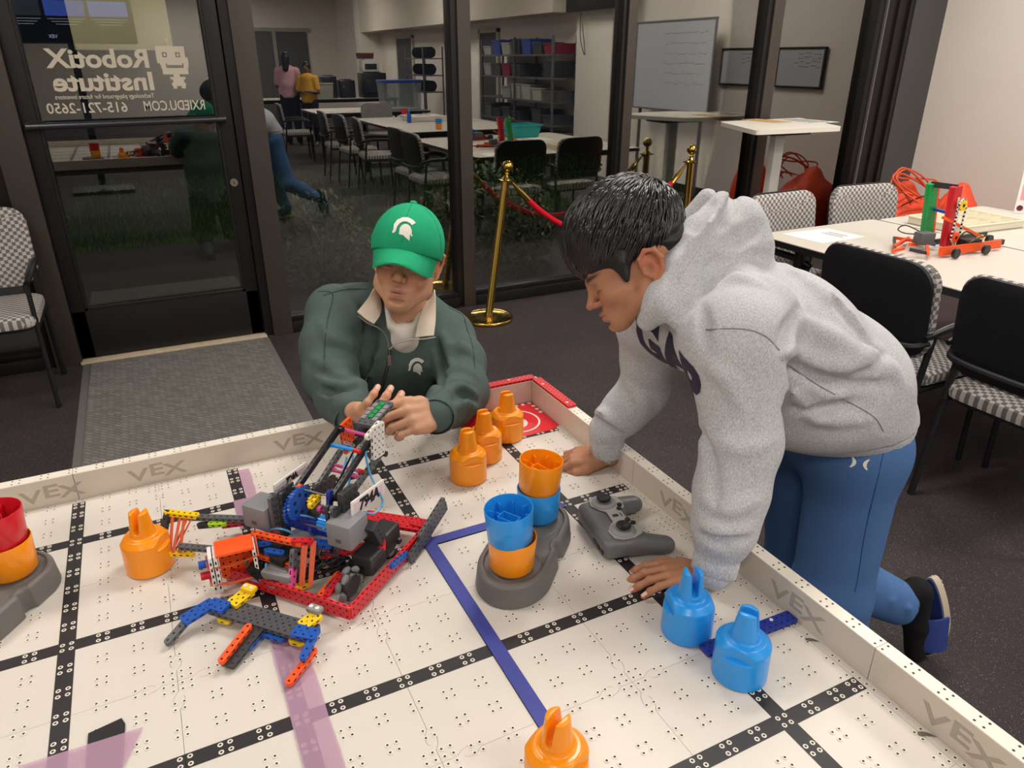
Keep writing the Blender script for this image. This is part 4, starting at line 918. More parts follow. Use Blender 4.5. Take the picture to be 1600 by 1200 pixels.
# neck and face opening
hd = np_part('hoodie', xf(V, IB), F, M_hood, boy); treeH = bvh(V, F)
def seam(name, uv, r, m, par, I, tree, off=.0, close=False, sm=4):
    pts = []
    P2 = [Vector((u, v, 0)) for u, v in uv]
    for p in spline(P2, sm):
        q = ray(p.x, p.y).normalized(); hit = tree.ray_cast(CAMP, q, 5)
        if hit[0]: pts.append(I @ (hit[0] - q * off))
    return part(name, MB().tube(pts, r, 5), m, par)
M_seam = cloth_mat('gray seam', '8a8886', 900, .2)
for uv in ([(1103, 515), (1160, 514), (1195, 525), (1218, 548)], [(1222, 563), (1275, 600), (1330, 630), (1366, 652), (1380, 674)]): seam('seam', uv, .0013, M_seam, boy, IB, treeH)
for uv in ([(1150, 268 + 40), (1125, 350), (1090, 395), (1060, 440)], [(1133, 290), (1150, 320), (1135, 350)]): seam('hood_stitching', uv, .0014, cloth_mat('pale stitching', 'c9c7c4', 900, .2), boy, IB, treeH)
# ribbed waistband + cuffs
def band(name, c, rx_, ry_, z0, z1, m, n=72, tilt=(0, 0), amp=.0016, rz_=0):
    mb = MB(); vs = []
    for j, (z, k) in enumerate(((z0, .94), (z0 + .004, 1.0), ((z0 + z1) / 2, 1.02), (z1 - .002, 1.0), (z1, .95))):
        for i in range(n * 2):
            a = pi * i / n; rr = 1 + (amp / rx_ if i % 2 else 0); vs.append((math.cos(a) * rx_ * k * rr, math.sin(a) * ry_ * k * rr, z))
    mb.add(vs, [(j * 2 * n + i, j * 2 * n + (i + 1) % (2 * n), (j + 1) * 2 * n + (i + 1) % (2 * n), (j + 1) * 2 * n + i) for j in range(4) for i in range(2 * n)], 0); return mb
V2, F2 = hem.mesh(); V2 = relax(V2, F2, 2, .4); N2 = normals(V2, F2); an = np.arctan2(V2[:, 1] + .465, V2[:, 0] - .56); V2 = V2 + N2 * (np.sin(an * 150) * .0007)[:, None]; np_part('waistband', xf(V2, IB), F2, M_hood, boy, label='ribbed gray hem band')
for c0, c1, r in ((wrL + A((-.004, -.002, -.012)), ceL + (ceL - wrL) * .12, .038), (wrR, ceR + (ceR - wrR) * .10, .039)):
    d = Vector(c1 - c0); Mx = Matrix.Translation(Vector(c0)) @ d.to_track_quat('Z', 'Y').to_matrix().to_4x4(); mb = band('cuff', None, r, r * .94, 0, d.length, None, 40, amp=.0010)
    part('cuff', mb, M_hood, boy, IB @ Mx)
# chest print
M_navy = mat('navy print', '1f2240', .7)
pcx = aty(1064, 556, -.44); xv = Vector((0, -1, 0)); yv = Vector((-.50, 0, .866)); nn = xv.cross(yv); Mt = Matrix(((xv.x, yv.x, nn.x, pcx.x), (xv.y, yv.y, nn.y, pcx.y), (xv.z, yv.z, nn.z, pcx.z), (0, 0, 0, 1)))
mb = text_mb('GAP', .125, 0, .006); cx = (max(p[0] for p in mb.v) + min(p[0] for p in mb.v)) / 2
for i, p in enumerate(mb.v): mb.v[i] = (p[0] - cx + .028, p[1] - .004, 0)
o = decal_mb('chest_lettering', mb, Mt, treeH, M_navy, boy); o.data.transform(IB); o['label'] = 'navy block letters across the chest'
mb = text_mb('ATHLETIC  DEPT', .017, 0, .0004)
for i, p in enumerate(mb.v): mb.v[i] = (p[0] + .03, p[1] - .036, 0)
o = decal_mb('chest_lettering', mb, Mt, treeH, M_navy, boy); o.data.transform(IB)
# sweatpants
s = SDF((.38, -.74, .0), (1.06, -.25, .92), .0062)
s.chain([hipL, kneL + A((0, 0, .02)), (kneL + ankL) / 2, ankL + A((0, 0, .03))], [.092, .082, .070, .055], k=.03); s.chain([hipR, kneR, (kneR + ankR) / 2, ankR], [.092, .082, .072, .060], k=.03)
s.cap((.56, -.53, .82), (.565, -.40, .82), .106, .106, k=.05)

for z, a in ((.30, .01), (.22, .012), (.14, .010)): s.chain([A((.56, -.64, z)), A((.60, -.645, z + .015)), A((.67, -.63, z))], [.006, a, .006], k=.015)
q1 = (kneR + ankR) / 2
for t in (.55, .75, .93): p = kneR * (1 - t) + ankR * t; s.chain([p + A((-.01, -.062, .02)), p + A((.01, -.05, -.035))], [.003, .003], k=.02)
s.half(ankR + (ankR - kneR) * .06, ankR - kneR); s.half((.60, -.47, .88), (0, 0, 1))
V, F = s.mesh(); V = relax(V, F, 2, .4); M_pants = cloth_mat('blue sweatpants', '4b6d9f', 500, .3, noise=.12, ns=9)
np_part('sweatpants', xf(V, IB), F, M_pants, boy); treeP = bvh(V, F)
seam('side_seam', [(1388, 668), (1372, 745), (1352, 830), (1340, 905), (1335, 925)], .0012, cloth_mat('dark blue seam', '33507f', 500, .2), boy, IB, treeP)
q = ray(1343, 724).normalized(); hit = treeP.ray_cast(CAMP, q, 4)
if hit[0]:
    nn = hit[1] if hit[1].dot(q) < 0 else -hit[1]; yv = Vector((0, 0, 1)); yv = (yv - nn * yv.dot(nn)).normalized(); xv = yv.cross(nn); Mt = Matrix(((xv.x, yv.x, nn.x, hit[0].x), (xv.y, yv.y, nn.y, hit[0].y), (xv.z, yv.z, nn.z, hit[0].z), (0, 0, 0, 1))); cr_ = []
    for sx in (-1, 1): cr_.append([(sx * (.004 + .012 * (1 - (t / 5) ** 2 * .2) - .010 * (1 - (t / 5) ** 2)) * 1.0, t * .0022) for t in range(-5, 6)] + [(sx * (.017 - .004 * (1 - (t / 5) ** 2)) , t * .0022) for t in range(5, -6, -1)])
    o = decal('pocket_emblem', cr_, Mt, treeP, M_white, boy, step=.01); o.data.transform(IB)
# sock + slide sandal (raised foot), standing foot
M_sock = cloth_mat('black sock', '1d1b1d', 700, .3)
heel = A((1.035, -.497, .235)); toe = A((1.045, -.525, .035)); s = SDF((.90, -.60, -.01), (1.1, -.40, .30), .005)
s.chain([ankR - (ankR - kneR) * .05, heel + A((-.035, .0, .0))], [.036, .036]); s.chain([heel + A((-.030, 0, .01)), (heel + toe) / 2 + A((-.028, 0, 0)), toe + A((-.022, 0, 0))], [.030, .029, .024], k=.015, flat=(0, 1, 0, .85))
s.half((0, 0, .004), (0, 0, -1)); V, F = s.mesh(); np_part('sock', xf(relax(V, F, 1), IB), F, M_sock, boy)
s = SDF((.45, -.68, .0), (.75, -.46, .14), .005); s.chain([ankL, ankL + A((0, 0, -.01))], [.036, .036]); s.chain([A((.665, -.57, .045)), A((.60, -.572, .045)), A((.50, -.575, .035))], [.034, .034, .028], k=.015, flat=(0, 1, 0, .85)); s.half((0, 0, .022), (0, 0, -1)); V, F = s.mesh(); np_part('sock', xf(relax(V, F, 1), IB), F, M_sock, boy)
M_sole = mat('beige rubber sole', 'b9ab98', .7); M_strap = mat('blue padded strap', '2e3f86', .6, bump=.2, bscale=300)
def slide(Mx):
    """local: x heel->toe, z up out of the footbed"""
    sl = MB(); pts = []
    for i in range(40):
        a = 2 * pi * i / 40; x = math.cos(a) * .128; wdt = .048 - .008 * (x < 0) * (-x / .128) - .004 * math.cos(a * 2); pts.append((x, math.sin(a) * wdt))
    sl.prism(pts, -.022, 0, 0); sl.prism([(x * .96, y * .92) for x, y in pts], 0, .003, 1)
    for i in range(26): sl.box((-.118 + i * .0095, 0, -.0225), (.004, .075 * math.sqrt(max(0, 1 - ((-.118 + i * .0095) / .13) ** 2)), .003), 0)
    part('sandal_sole', sl, [M_sole, M_strap], boy, IB @ Mx)
    st = MB(); n = 18; vs = []
    for xx, k in ((-.030, 1.05), (-.01, 1.08), (.055, 1.02), (.075, .95)):
        for t_ in (0, .006):
            for i in range(n + 1):
                a = pi * i / n; vs.append((xx, math.cos(a) * (.055 - t_) , -.012 + math.sin(a) ** .8 * (.072 * k - t_)))
    m_ = n + 1; fs = []
    for j in range(3):
        for i in range(n):
            a0 = j * 2 * m_ + i; b0 = (j + 1) * 2 * m_ + i; fs += [(a0, a0 + 1, b0 + 1, b0), (a0 + m_, b0 + m_, b0 + m_ + 1, a0 + m_ + 1)]
    for j in (0, 3):
        for i in range(n): a0 = j * 2 * m_ + i; fs.append((a0, a0 + m_, a0 + m_ + 1, a0 + 1) if j == 0 else (a0, a0 + 1, a0 + m_ + 1, a0 + m_))
    st.add(vs, fs, 0); part('sandal_strap', st, M_strap, boy, IB @ Mx)
hx = Vector(toe - heel); slide(basis(Vector((heel + toe) / 2) + V3(.022, 0, .0), hx, z=(-1, .05, 0)))
slide(basis((.595, -.572, .0255), (-1, -.03, 0), z=(0, 0, 1)))
# hair: a thick cap of volume and loose locks over it
HC = A((-.004, 0, .088)); HR = A((.106, .084, .090))
s = SDF((-.135, -.11, -.03), (.13, .11, .205), .0026)
s.ell(HC, HR, k=.001); s.ell((.05, 0, .085), (.054, .068, .055), k=.02); s.ell((-.058, 0, .038), (.046, .058, .046), k=.02)
for y in (-1, 1): s.cap((.030, y * .068, .04), (.034, y * .069, .005), .014, .006, k=.02)
s.ell((.115, 0, -.015), (.085, .16, .052), k=.01, mode='s'); s.ell((.0, 0, -.03), (.050, .16, .048), k=.01, mode='s'); s.half((-.0, 0, -.012), (-.25, 0, -1))
for y in (-1, 1): s.cap((.030, y * .070, .03), (.034, y * .069, .004), .012, .005, k=.008)
V, F = s.mesh(); V = relax(V, F, 1); N = normals(V, F); wh = A((-.085, .01, .135))
# combed grooves that run out from the crown
D = V - wh; ang = np.arctan2(D[:, 1], D[:, 0] * .8 - D[:, 2] * .6); rad = np.linalg.norm(D, axis=1)
V = V + N * ((np.sin(ang * 23 + 3 * np.sin(rad * 40)) * .0014 + np.sin(ang * 61 + rad * 60) * .0008) * np.clip(rad / .05, 0, 1))[:, None]
M_hair = mat('black hair', '131012', .5, spec=.4); hair = np_part('hair', xf(xf(V, MH), IB), F, M_hair, boy)
R = random.Random(5); lk = MB(); T4 = IB @ MH; tries = 0; cnt = 0
while cnt < 4200 and tries < 20000:
    tries += 1; a = R.uniform(0, 2 * pi); ct_ = R.uniform(-.35, 1); st_ = math.sqrt(1 - ct_ * ct_); n_ = A((st_ * math.cos(a), st_ * math.sin(a), ct_)); p = HC + n_ * HR
    if p[0] > .045 and p[2] < .060 + .2 * abs(p[1]) * 0: continue
    if p[2] < .035 and p[0] > -.03: continue
    d = p - wh; d = d / (np.linalg.norm(d) + 1e-6) + A((R.gauss(0, .16) + .25, R.gauss(0, .16), R.gauss(0, .12) - .35)); pts = []; lift = R.uniform(1.0, 1.065); L = R.randint(4, 7)
    for k in range(L):
        pts.append(Vector(p)); nn_ = (p - HC) / HR ** 2; nn_ = nn_ / np.linalg.norm(nn_); t_ = d - nn_ * (d @ nn_); t_ = t_ / (np.linalg.norm(t_) + 1e-6); p = p + t_ * .0105; q_ = (p - HC) / HR; p = HC + (p - HC) / np.linalg.norm(q_) * (lift + .008 * (k == L - 1)); d = d * .85 + t_ * .3 + A((.05, 0, -.14))
        if (p[2] < .002) or (p[0] > .04 and p[2] < .042) : break
    if len(pts) < 3: continue
    lk.tube([T4 @ q for q in pts], [.0012, .0018, .0015, .0003], 4); cnt += 1
part('hair_locks', lk, mat('black hair sheen', '1b1719', .3, spec=.7), boy, smooth=180, stuff=True)
# ---------------------------------------------------------------- man in the green cap
SM = (.60, .325, .20); LIPM = (.46, .17, .15)
man = thing('person', 'person in a green cap and gray-green pullover kneeling behind the field, handling the robot', 'person', TR((-.12, .55, 0)))
IM = TR((-.12, .55, 0)).inverted()
OM = atd(635, 414, 1.86); Fm = (Vector((-.445, -.895, 0)) + Vector((-.895, .445, 0)) * .03 + Vector((0, 0, .06))).normalized()
upm = (DWN * -1 + RGT * .16); Ym = upm.cross(Fm).normalized(); Zm = Fm.cross(Ym)
MM = Matrix(((Fm.x, Ym.x, Zm.x, OM.x), (Fm.y, Ym.y, Zm.y, OM.y), (Fm.z, Ym.z, Zm.z, OM.z), (0, 0, 0, 1))) @ Matrix.Diagonal((1.05, 1.02, 1.07, 1))
Vh, Fh2 = head_geo(); C_ = head_tint(Vh, SM, LIPM, (.04, .03, .025), stubble=.35); bodyparts = [(xf(Vh, MM), Fh2, C_)]
shMR = A(aty(524, 490, .43)); shML = A(aty(700, 528, .40))
elMR = A(aty(517, 592, .28)); wrMR = A(aty(550, 650, .03)); elML = A(aty(724, 612, .17)); wrML = A(aty(684, 648, -.075))
gp = aty(601, 650, -.135)      # where he pinches the beam
hl = Vector(wrML) + V3(0, 0, .0); fx = (gp - hl); zz = (FWD * -1 + V3(0, 0, .35)); MLm = basis(hl, fx, z=zz)
V, F, nl = hand_geo([(2, 42, 62, 30), (0, 52, 62, 32), (-3, 56, 62, 34), (-6, 58, 60, 34)], [(.040, .040, -.030), (.066, .044, -.052), (.090, .034, -.062)], side=-1, scale=1.0, forearm=.02)
bodyparts.append((xf(V, MLm), F, hand_tint(V, F, nl, SM)))
hr = Vector(wrMR); fx = aty(590, 655, -.08) - hr; MRm = basis(hr, fx, z=(DWN * .7 + RGT * -.2 + FWD * -.55))
V, F, nl = hand_geo([(4, 30, 45, 20), (0, 34, 45, 20), (-4, 36, 45, 20), (-8, 36, 45, 20)], [(.040, .046, -.020), (.066, .058, -.034), (.090, .056, -.046)], side=-1, scale=.98, forearm=.02)
bodyparts.append((xf(V, MRm), F, hand_tint(V, F, nl, SM)))
cst = A((-.115, .44, .80)); pel = A((-.14, .62, .42)); nkb = A(MM @ Vector((-.05, 0, -.12)))
s = SDF((-.55, -.05, .0), (.3, 1.15, 1.12), .010)
s.chain([pel, cst, A((-.11, .43, .90))], [.12, .12, .09], k=.03, flat=(1, 0, 0, .75)); s.chain([A((-.11, .43, .9)), nkb], [.06, .052]); s.cap(shMR, shML, .06, .06); s.chain([shMR, elMR, wrMR], [.05, .042, .028]); s.chain([shML, elML, wrML], [.05, .042, .028])
for sx in (-1, 1): s.chain([pel + A((sx * .10, 0, -.02)), A((-.14 + sx * .13, .40, .09)), A((-.14 + sx * .13, .82, .06))], [.085, .055, .04])
V, F = s.mesh(); bodyparts.append((V, F, np.tile(np.array(SM), (len(V), 1))))
V, F, Cc = join(bodyparts); np_part('body', xf(V, IM), F, M_skin, man, color=Cc)
# pullover
s = SDF((-.56, -.18, .30), (.32, .85, 1.10), .0060)
s.chain([pel + A((0, -.02, -.02)), A((-.125, .50, .66)), cst, A((-.11, .44, .88))], [.150, .150, .138, .11], k=.04, flat=(1, 0, 0, .76))
s.cap(shMR, shML, .072, .072, k=.04); s.chain([shMR * .7 + shML * .3 + A((0, 0, .05)), shMR * .3 + shML * .7 + A((0, 0, .06))], [.05, .05], k=.04)
s.chain([shMR, (shMR + elMR) / 2 + A((-.012, 0, 0)), elMR, (elMR * .45 + wrMR * .55), wrMR], [.070, .068, .064, .056, .043], k=.03)
s.chain([shML, (shML + elML) / 2 + A((.012, 0, 0)), elML, (elML * .45 + wrML * .55), wrML], [.070, .068, .062, .053, .042], k=.03)
tree0 = bvh(*s.mesh())
for uv, r in (([(500, 500), (520, 530), (560, 545)], .010), ([(487, 560), (520, 575), (558, 568)], .013), ([(495, 590), (525, 605), (562, 598)], .010), ([(500, 620), (530, 625), (560, 612)], .010), ([(520, 640), (540, 632), (562, 625)], .008), ([(545, 470), (560, 500), (570, 540)], .010), ([(570, 600), (580, 560), (578, 520)], .008), ([(700, 560), (720, 545), (742, 560)], .010), ([(690, 590), (720, 580), (745, 592)], .011), ([(688, 615), (715, 606), (746, 616)], .009), ([(705, 640), (725, 628), (748, 640)], .008), ([(690, 520), (700, 545), (705, 580)], .008), ([(660, 560), (665, 600), (660, 625)], .008), ([(510, 455), (545, 450), (575, 445)], .006)):
    sfold(uv, r * 1.35, 'u', -r * .55, .018)
for uv, r in (([(500, 580), (530, 590), (560, 583)], .007), ([(500, 606), (530, 616), (560, 606)], .007), ([(566, 480), (580, 520), (572, 590)], .012), ([(690, 605), (715, 595), (745, 604)], .006), ([(682, 540), (690, 580), (686, 610)], .012), ([(705, 628), (725, 617), (746, 628)], .006)):
    sfold(uv, r * 1.4, 's', r * .1, .016)
nkc = A(MM @ Vector((-.035, 0, -.085))); s.cap(nkc, nkc + A(Fm) * .06 + A((0, 0, -.02)), .062, .045, k=.010, mode='s'); s.ell(A(aty(632, 505, .30)), (.038, .06, .04), k=.01, mode='s')
s.half((0, 0, .42), (0, 0, -1)); V, F = s.mesh(); V = relax(V, F, 2, .4)
M_pull = cloth_mat('gray-green fleece', '50605d', 700, .35, noise=.08, ns=30)
np_part('pullover', xf(V, IM), F, M_pull, man); treeM = bvh(V, F)
M_cream = cloth_mat('cream collar', 'd9cdbb', 700, .3, noise=.06, ns=40); M_tee = cloth_mat('white tee', 'd8d3c9', 700, .2)
M_seamM = cloth_mat('dark green seam', '3b4844', 700, .2)
for uv in ([(498, 455), (520, 460), (512, 500), (507, 545), (508, 575)], [(505, 462), (540, 452), (575, 452)], [(725, 500), (738, 540), (742, 575)], [(700, 480), (722, 492), (728, 505)]): seam('seam', uv, .0014, M_seamM, man, IM, treeM)
for w0, e0, r in ((wrMR, elMR, .0435), (wrML, elML, .0425)):
    d = Vector(w0 - e0).normalized(); c0 = Vector(w0) - d * .006; Mx = Matrix.Translation(c0) @ d.to_track_quat('Z', 'Y').to_matrix().to_4x4(); part('cuff', band('cuff', None, r, r * .92, 0, .030, None, 40, amp=.0006), M_pull, man, IM @ Mx)
# white tee at the neck
s = SDF((-.26, .15, .80), (.06, .5, 1.05), .005); s.ell(A(aty(631, 530, .335)), (.042, .040, .045), k=.01); s.chain([A(aty(603, 480, .37)), A(aty(612, 510, .33)), A(aty(628, 527, .315))], [.010, .011, .012], k=.01); s.chain([A(aty(658, 485, .36)), A(aty(648, 510, .325)), A(aty(630, 527, .315))], [.010, .011, .012], k=.01)
s.cap(nkc + A((0, 0, .02)), nkc + A(Fm) * .085 + A((0, 0, -.045)), .050, .026, k=.006, mode='s'); V, F = s.mesh(); np_part('undershirt', xf(relax(V, F, 2), IM), F, M_tee, man)
# folded collar: two cream flaps framing the neck, built as thick curved cloth
def flap(grid, m, name='collar', th=.004):
    """grid rows of (u, v, y)"""
    P_ = [[aty(*c) for c in row] for row in grid]; rows = [spline(r, 4) for r in P_]; cols = list(zip(*rows)); cols = [spline(list(c), 3) for c in cols]; n = len(cols); k = len(cols[0]); vs = []; fs = []
    for c in cols: vs += c
    off = len(vs)
    def nrm_(i, j):
        a = cols[min(i + 1, n - 1)][j] - cols[max(i - 1, 0)][j]; b = cols[i][min(j + 1, k - 1)] - cols[i][max(j - 1, 0)]; return a.cross(b).normalized()
    vs += [cols[i][j] + nrm_(i, j) * th for i in range(n) for j in range(k)]
    for i in range(n - 1):
        for j in range(k - 1):
            a = i * k + j; fs += [(a, a + k, a + k + 1, a + 1), (off + a, off + a + 1, off + a + k + 1, off + a + k)]
    for i in range(n - 1):
        a = i * k; fs += [(a, off + a, off + a + k, a + k)]; a = i * k + k - 1; fs += [(a, a + k, off + a + k, off + a)]
    for j in range(k - 1):
        a = j; fs += [(a, a + 1, off + a + 1, off + a)]; a = (n - 1) * k + j; fs += [(a, off + a, off + a + 1, a + 1)]
    mb = MB(); mb.add([IM @ p for p in vs], fs); return part(name, mb, m, man)
flap([[(590, 441, .40), (583, 452, .355), (572, 470, .325), (558, 488, .305)], [(592, 452, .385), (590, 468, .345), (584, 486, .305), (572, 500, .285)], [(590, 462, .375), (594, 478, .34), (592, 494, .30), (584, 507, .275)]], M_cream)
flap([[(678, 452, .385), (680, 470, .345), (681, 496, .295), (678, 524, .262)], [(674, 464, .375), (670, 480, .34), (666, 503, .29), (664, 525, .262)], [(667, 470, .375), (660, 484, .345), (653, 505, .30), (649, 527, .27)]], M_cream)
# zip
zp = [(560, 494, .300), (575, 505, .280), (590, 511, .272), (602, 524, .268), (607, 545, .262)]
def zline(uvy, r, m, name='zip'): part(name, MB().tube([IM @ q for q in spline([aty(*c) for c in uvy], 5)], r, 6), m, man)
M_zip = mat('zip metal', '8f8a84', .35, .8); M_zt = cloth_mat('dark zip tape', '25292c', 600, .2)
def hitp(u, v, off=.003, tree=None):
    q = ray(u, v).normalized(); h_ = (tree or treeM).ray_cast(CAMP, q, 5); return h_[0] - q * off if h_[0] else aty(u, v, .27)
def onl(uv, r, m, name, off=.003): part(name, MB().tube([IM @ hitp(p.x, p.y, off) for p in spline([Vector((a, b, 0)) for a, b in uv], 5)], r, 6), m, man)
onl([(609, 545), (607, 565), (601, 590), (594, 616)], .0040, M_zt, 'zip_tape', .001); onl([(609, 545), (607, 565), (601, 590), (594, 616)], .0018, M_zip, 'zip', .004)
zline([(560, 494, .292), (575, 505, .272), (592, 513, .262), (603, 526, .258), (608, 546, .252)], .0020, M_zip); zline([(680, 527, .255), (660, 530, .255), (638, 531, .258), (618, 538, .256), (609, 546, .252)], .0020, M_zip)
pp = hitp(608, 558, .008); part('zip_pull', MB().box((0, 0, -.010), (.009, .004, .028), b=.0015), mat('tan leather', '8a7464', .6), man, IM @ Matrix.Translation(pp), label='tan zip pull')
# emblem on chest
def emblem(u, v, size, tree, par, I, up, m=M_white, name='emblem', off=.0014):
    q = ray(u, v).normalized(); h_ = tree.ray_cast(CAMP, q, 5); n_ = h_[1] if h_[1].dot(q) < 0 else -h_[1]; n_ = (n_ - q * .6).normalized(); y_ = (up - n_ * up.dot(n_)).normalized(); x_ = y_.cross(n_)
    Mx = Matrix(((x_.x, y_.x, n_.x, h_[0].x), (x_.y, y_.y, n_.y, h_[0].y), (x_.z, y_.z, n_.z, h_[0].z), (0, 0, 0, 1))); o = decal(name, [[(a * size, b * size) for a, b in p] for p in helm], Mx, tree, m, par, off, .005); o.data.transform(I); return o
emblem(650, 571, .042, treeM, man, IM, DWN * -1 + RGT * .05).__setitem__('label', 'white plumed helmet emblem on the chest')
# trousers + shoes
s = SDF((-.42, .25, .0), (.14, 1.15, .56), .009)
for sx in (-1, 1):
    s.chain([pel + A((sx * .095, 0, .0)), A((-.14 + sx * .13, .42, .11)), A((-.14 + sx * .13, .80, .09))], [.11, .082, .058], k=.03)
s.cap(pel + A((-.07, 0, 0)), pel + A((.07, 0, 0)), .12, .12, k=.03); s.half((0, 0, .012), (0, 0, -1)); V, F = s.mesh(); np_part('trousers', xf(relax(V, F, 2), IM), F, cloth_mat('charcoal trousers', '26272b', 500, .2), man)
for sx in (-1, 1):
    s = SDF((-.14 + sx * .13 - .06, .80, .0), (-.14 + sx * .13 + .06, 1.1, .16), .005); s.chain([A((-.14 + sx * .13, .88, .08)), A((-.14 + sx * .13, .95, .06)), A((-.14 + sx * .13, 1.02, .04))], [.045, .04, .034], k=.02); s.half((0, 0, .006), (0, 0, -1)); V, F = s.mesh(); np_part('shoe', xf(relax(V, F, 1), IM), F, M_black, man)
# cap
M_cap = cloth_mat('green cotton cap', '23a273', 800, .3, noise=.10, ns=35)
CMx = MM @ TR((-.008, 0, .052), ry=.04)
s = SDF((-.13, -.1, -.06), (.13, .1, .12), .0032); s.ell((.003, 0, -.005), (.112, .089, .098), k=.001); s.ell((.035, 0, .005), (.082, .080, .084), k=.02); s.ell((0, 0, -.03), (.092, .080, .100), k=.004, mode='s'); s.half((0, 0, -.034), (.34, 0, -1))
for uv_, r in ((((.055, .070, .0), (.085, .045, -.01), (.10, .0, -.008)), .005), (((.04, -.078, .012), (.075, -.055, .0), (.095, -.02, .0)), .005)): s.chain([A(p) for p in uv_], [r] * 3, k=.012)
V, F = s.mesh(); V = relax(V, F, 1); V = xf(V, CMx); treeC = bvh(V, F); cap_ = np_part('cap', xf(V, IM), F, M_cap, man, label='green baseball cap')
br_ = MB(); n = 28; vs = []; T5 = IM @ CMx
for j in range(9):
    t = j / 8
    for lay in (0, .0035):
        for i in range(n + 1):
            a = -1.22 + 2.44 * i / n; c_ = math.cos(a); x0 = .107 * c_ + .003; y0 = .086 * math.sin(a); ln = .075 * max(0, math.cos(a * 1.18)) ** .6
            x = x0 + ln * t; y = y0 * (1 - .10 * t * abs(math.sin(a))); z = .010 - .018 * t - .36 * (y ** 2) / .086 * (.75 + 1.7 * t) * .9 + lay
            vs.append(T5 @ V3(x, y, z))
m_ = n + 1; fs = []
for j in range(8):
    for i in range(n): a0 = j * 2 * m_ + i; b0 = a0 + 2 * m_; fs += [(a0, b0, b0 + 1, a0 + 1), (a0 + m_, a0 + m_ + 1, b0 + m_ + 1, b0 + m_)]
for i in range(n): a0 = 8 * 2 * m_ + i; fs.append((a0, a0 + m_, a0 + m_ + 1, a0 + 1))
br_.add(vs, fs); brim = part('brim', br_, M_cap, cap_, smooth=60)
part('button', MB().sph((0, 0, 0), (.009, .009, .005), 12), M_cap, cap_, IM @ CMx @ TR((-.002, 0, .095)))
o = emblem(631, 354, .052, treeC, man, IM, DWN * -1 + RGT * .16); o['label'] = 'white plumed helmet emblem on the cap'
for k in range(6):
    a = pi * k / 3 + pi / 6 * 0; pts = []
    for j in range(1, 9):
        t = j / 8 * 1.45; d_ = CMx.to_3x3() @ Vector((math.sin(t) * math.cos(a), math.sin(t) * math.sin(a), math.cos(t))); o_ = CMx @ Vector((0, 0, -.01)); h_ = treeC.ray_cast(o_ + d_ * .2, -d_, .3)
        if h_[0]: pts.append(IM @ (h_[0] + d_ * .0002))
    if len(pts) > 2: part('panel_seam', MB().tube(pts, .0008, 4), cloth_mat('cap seam green', '13704a', 800, .1), cap_)
# short hair under the cap
s = SDF((-.12, -.09, -.06), (.06, .09, .06), .003); s.ell((-.025, 0, .035), (.088, .0775, .085), k=.002); s.ell((.055, 0, 0), (.058, .12, .2), k=.006, mode='s'); s.half((0, 0, -.045), (-.1, 0, -1)); s.half((0, 0, .045), (0, 0, 1))
for y in (-1, 1): s.ell((-.014, y * .085, .0), (.030, .02, .036), k=.004, mode='s')
V, F = s.mesh(); np_part('hair', xf(xf(V, MM), IM), F, M_hair, man)
# ================================================================ competition robot on the field
RA = atz(546, 968, FZ + .006); RB = atz(668, 833, FZ + .006); e2 = (RB - RA).normalized(); e1 = Vector((-e2.y, e2.x, 0))
RM = Matrix(((e1.x, e2.x, 0, RA.x), (e1.y, e2.y, 0, RA.y), (0, 0, -1, FZ), (0, 0, 0, 1)))
RM = Matrix(((e1.x, e2.x, 0, RA.x), (e1.y, e2.y, 0, RA.y), (0, 0, 1, FZ), (0, 0, 0, 1)))     # a to the left, b to the back, c up
RI = RM.inverted()
bot = thing('competition_robot', 'colourful robot of perforated plastic beams with a red square chassis and raised black arms', 'robot', RM)
def LZ(u, v, c): return RI @ atz(u, v, FZ + c)
def LA(u, v, a): d = RI.to_3x3() @ ray(u, v); o = RI @ CAMP; return o + d * ((a - o.x) / d.x)
def LB(u, v, b): d = RI.to_3x3() @ ray(u, v); o = RI @ CAMP; return o + d * ((b - o.y) / d.y)
def lv(*p): return Vector(p)
def bb_(a, b, up, m, w=1, t=.0064, name='beam', label=None, ext=.006, par=None): return beam_between(name, a, b, up, m, par or bot, w, t, True, label, ext)
S_ = .261
# chassis rails stand on edge
bb_(lv(.0, .0, .021), lv(S_, .0, .021), (0, 1, 0), M_rdb, 2, .0075, 'chassis_rail', 'red front rail')
bb_(lv(-.004, .004, .021), lv(-.004, S_, .021), (1, 0, 0), M_rdb, 2, .0075, 'chassis_rail', 'red right rail')
bb_(lv(S_, .004, .021), lv(S_, S_ - .05, .021), (1, 0, 0), M_rdb, 2, .0075, 'chassis_rail', 'red left rail')
bb_(LZ(572, 808, .03), LZ(660, 822, .03), (0, 0, 1), M_rdb, 3, .0075, 'chassis_rail', 'red rear rail')
bb_(LZ(352, 818, .03), LZ(398, 812, .03), (0, 0, 1), mat('magenta red plastic', 'c8204e', .4), 2)
bb_(lv(.0, S_ - .012, .032), lv(.02, S_ - .012, .032), (0, 0, 1), M_rdb, 2, .01)
bb_(LA(645, 868, -.016), LA(692, 795, -.016), (1, 0, 0), MATS['slate gray plastic'] if 'slate gray plastic' in MATS else mat('slate gray plastic', '505258', .42), 2, .0064, 'side_bumper', 'dark gray perforated bumper plate', .012)
bb_(LA(645, 868, -.016) + lv(0, .03, .024), LA(692, 795, -.016) + lv(0, 0, .02), (1, 0, 0), M_gy, 1)
bb_(LA(613, 884, -.010), LA(634, 866, -.010), (1, 0, 0), M_blb, 1)
bb_(LZ(507, 864, .055), LZ(594, 852, .060), (0, 0, 1), M_rdb, 2, .0064, 'cross_beam', 'red diagonal brace', .01)
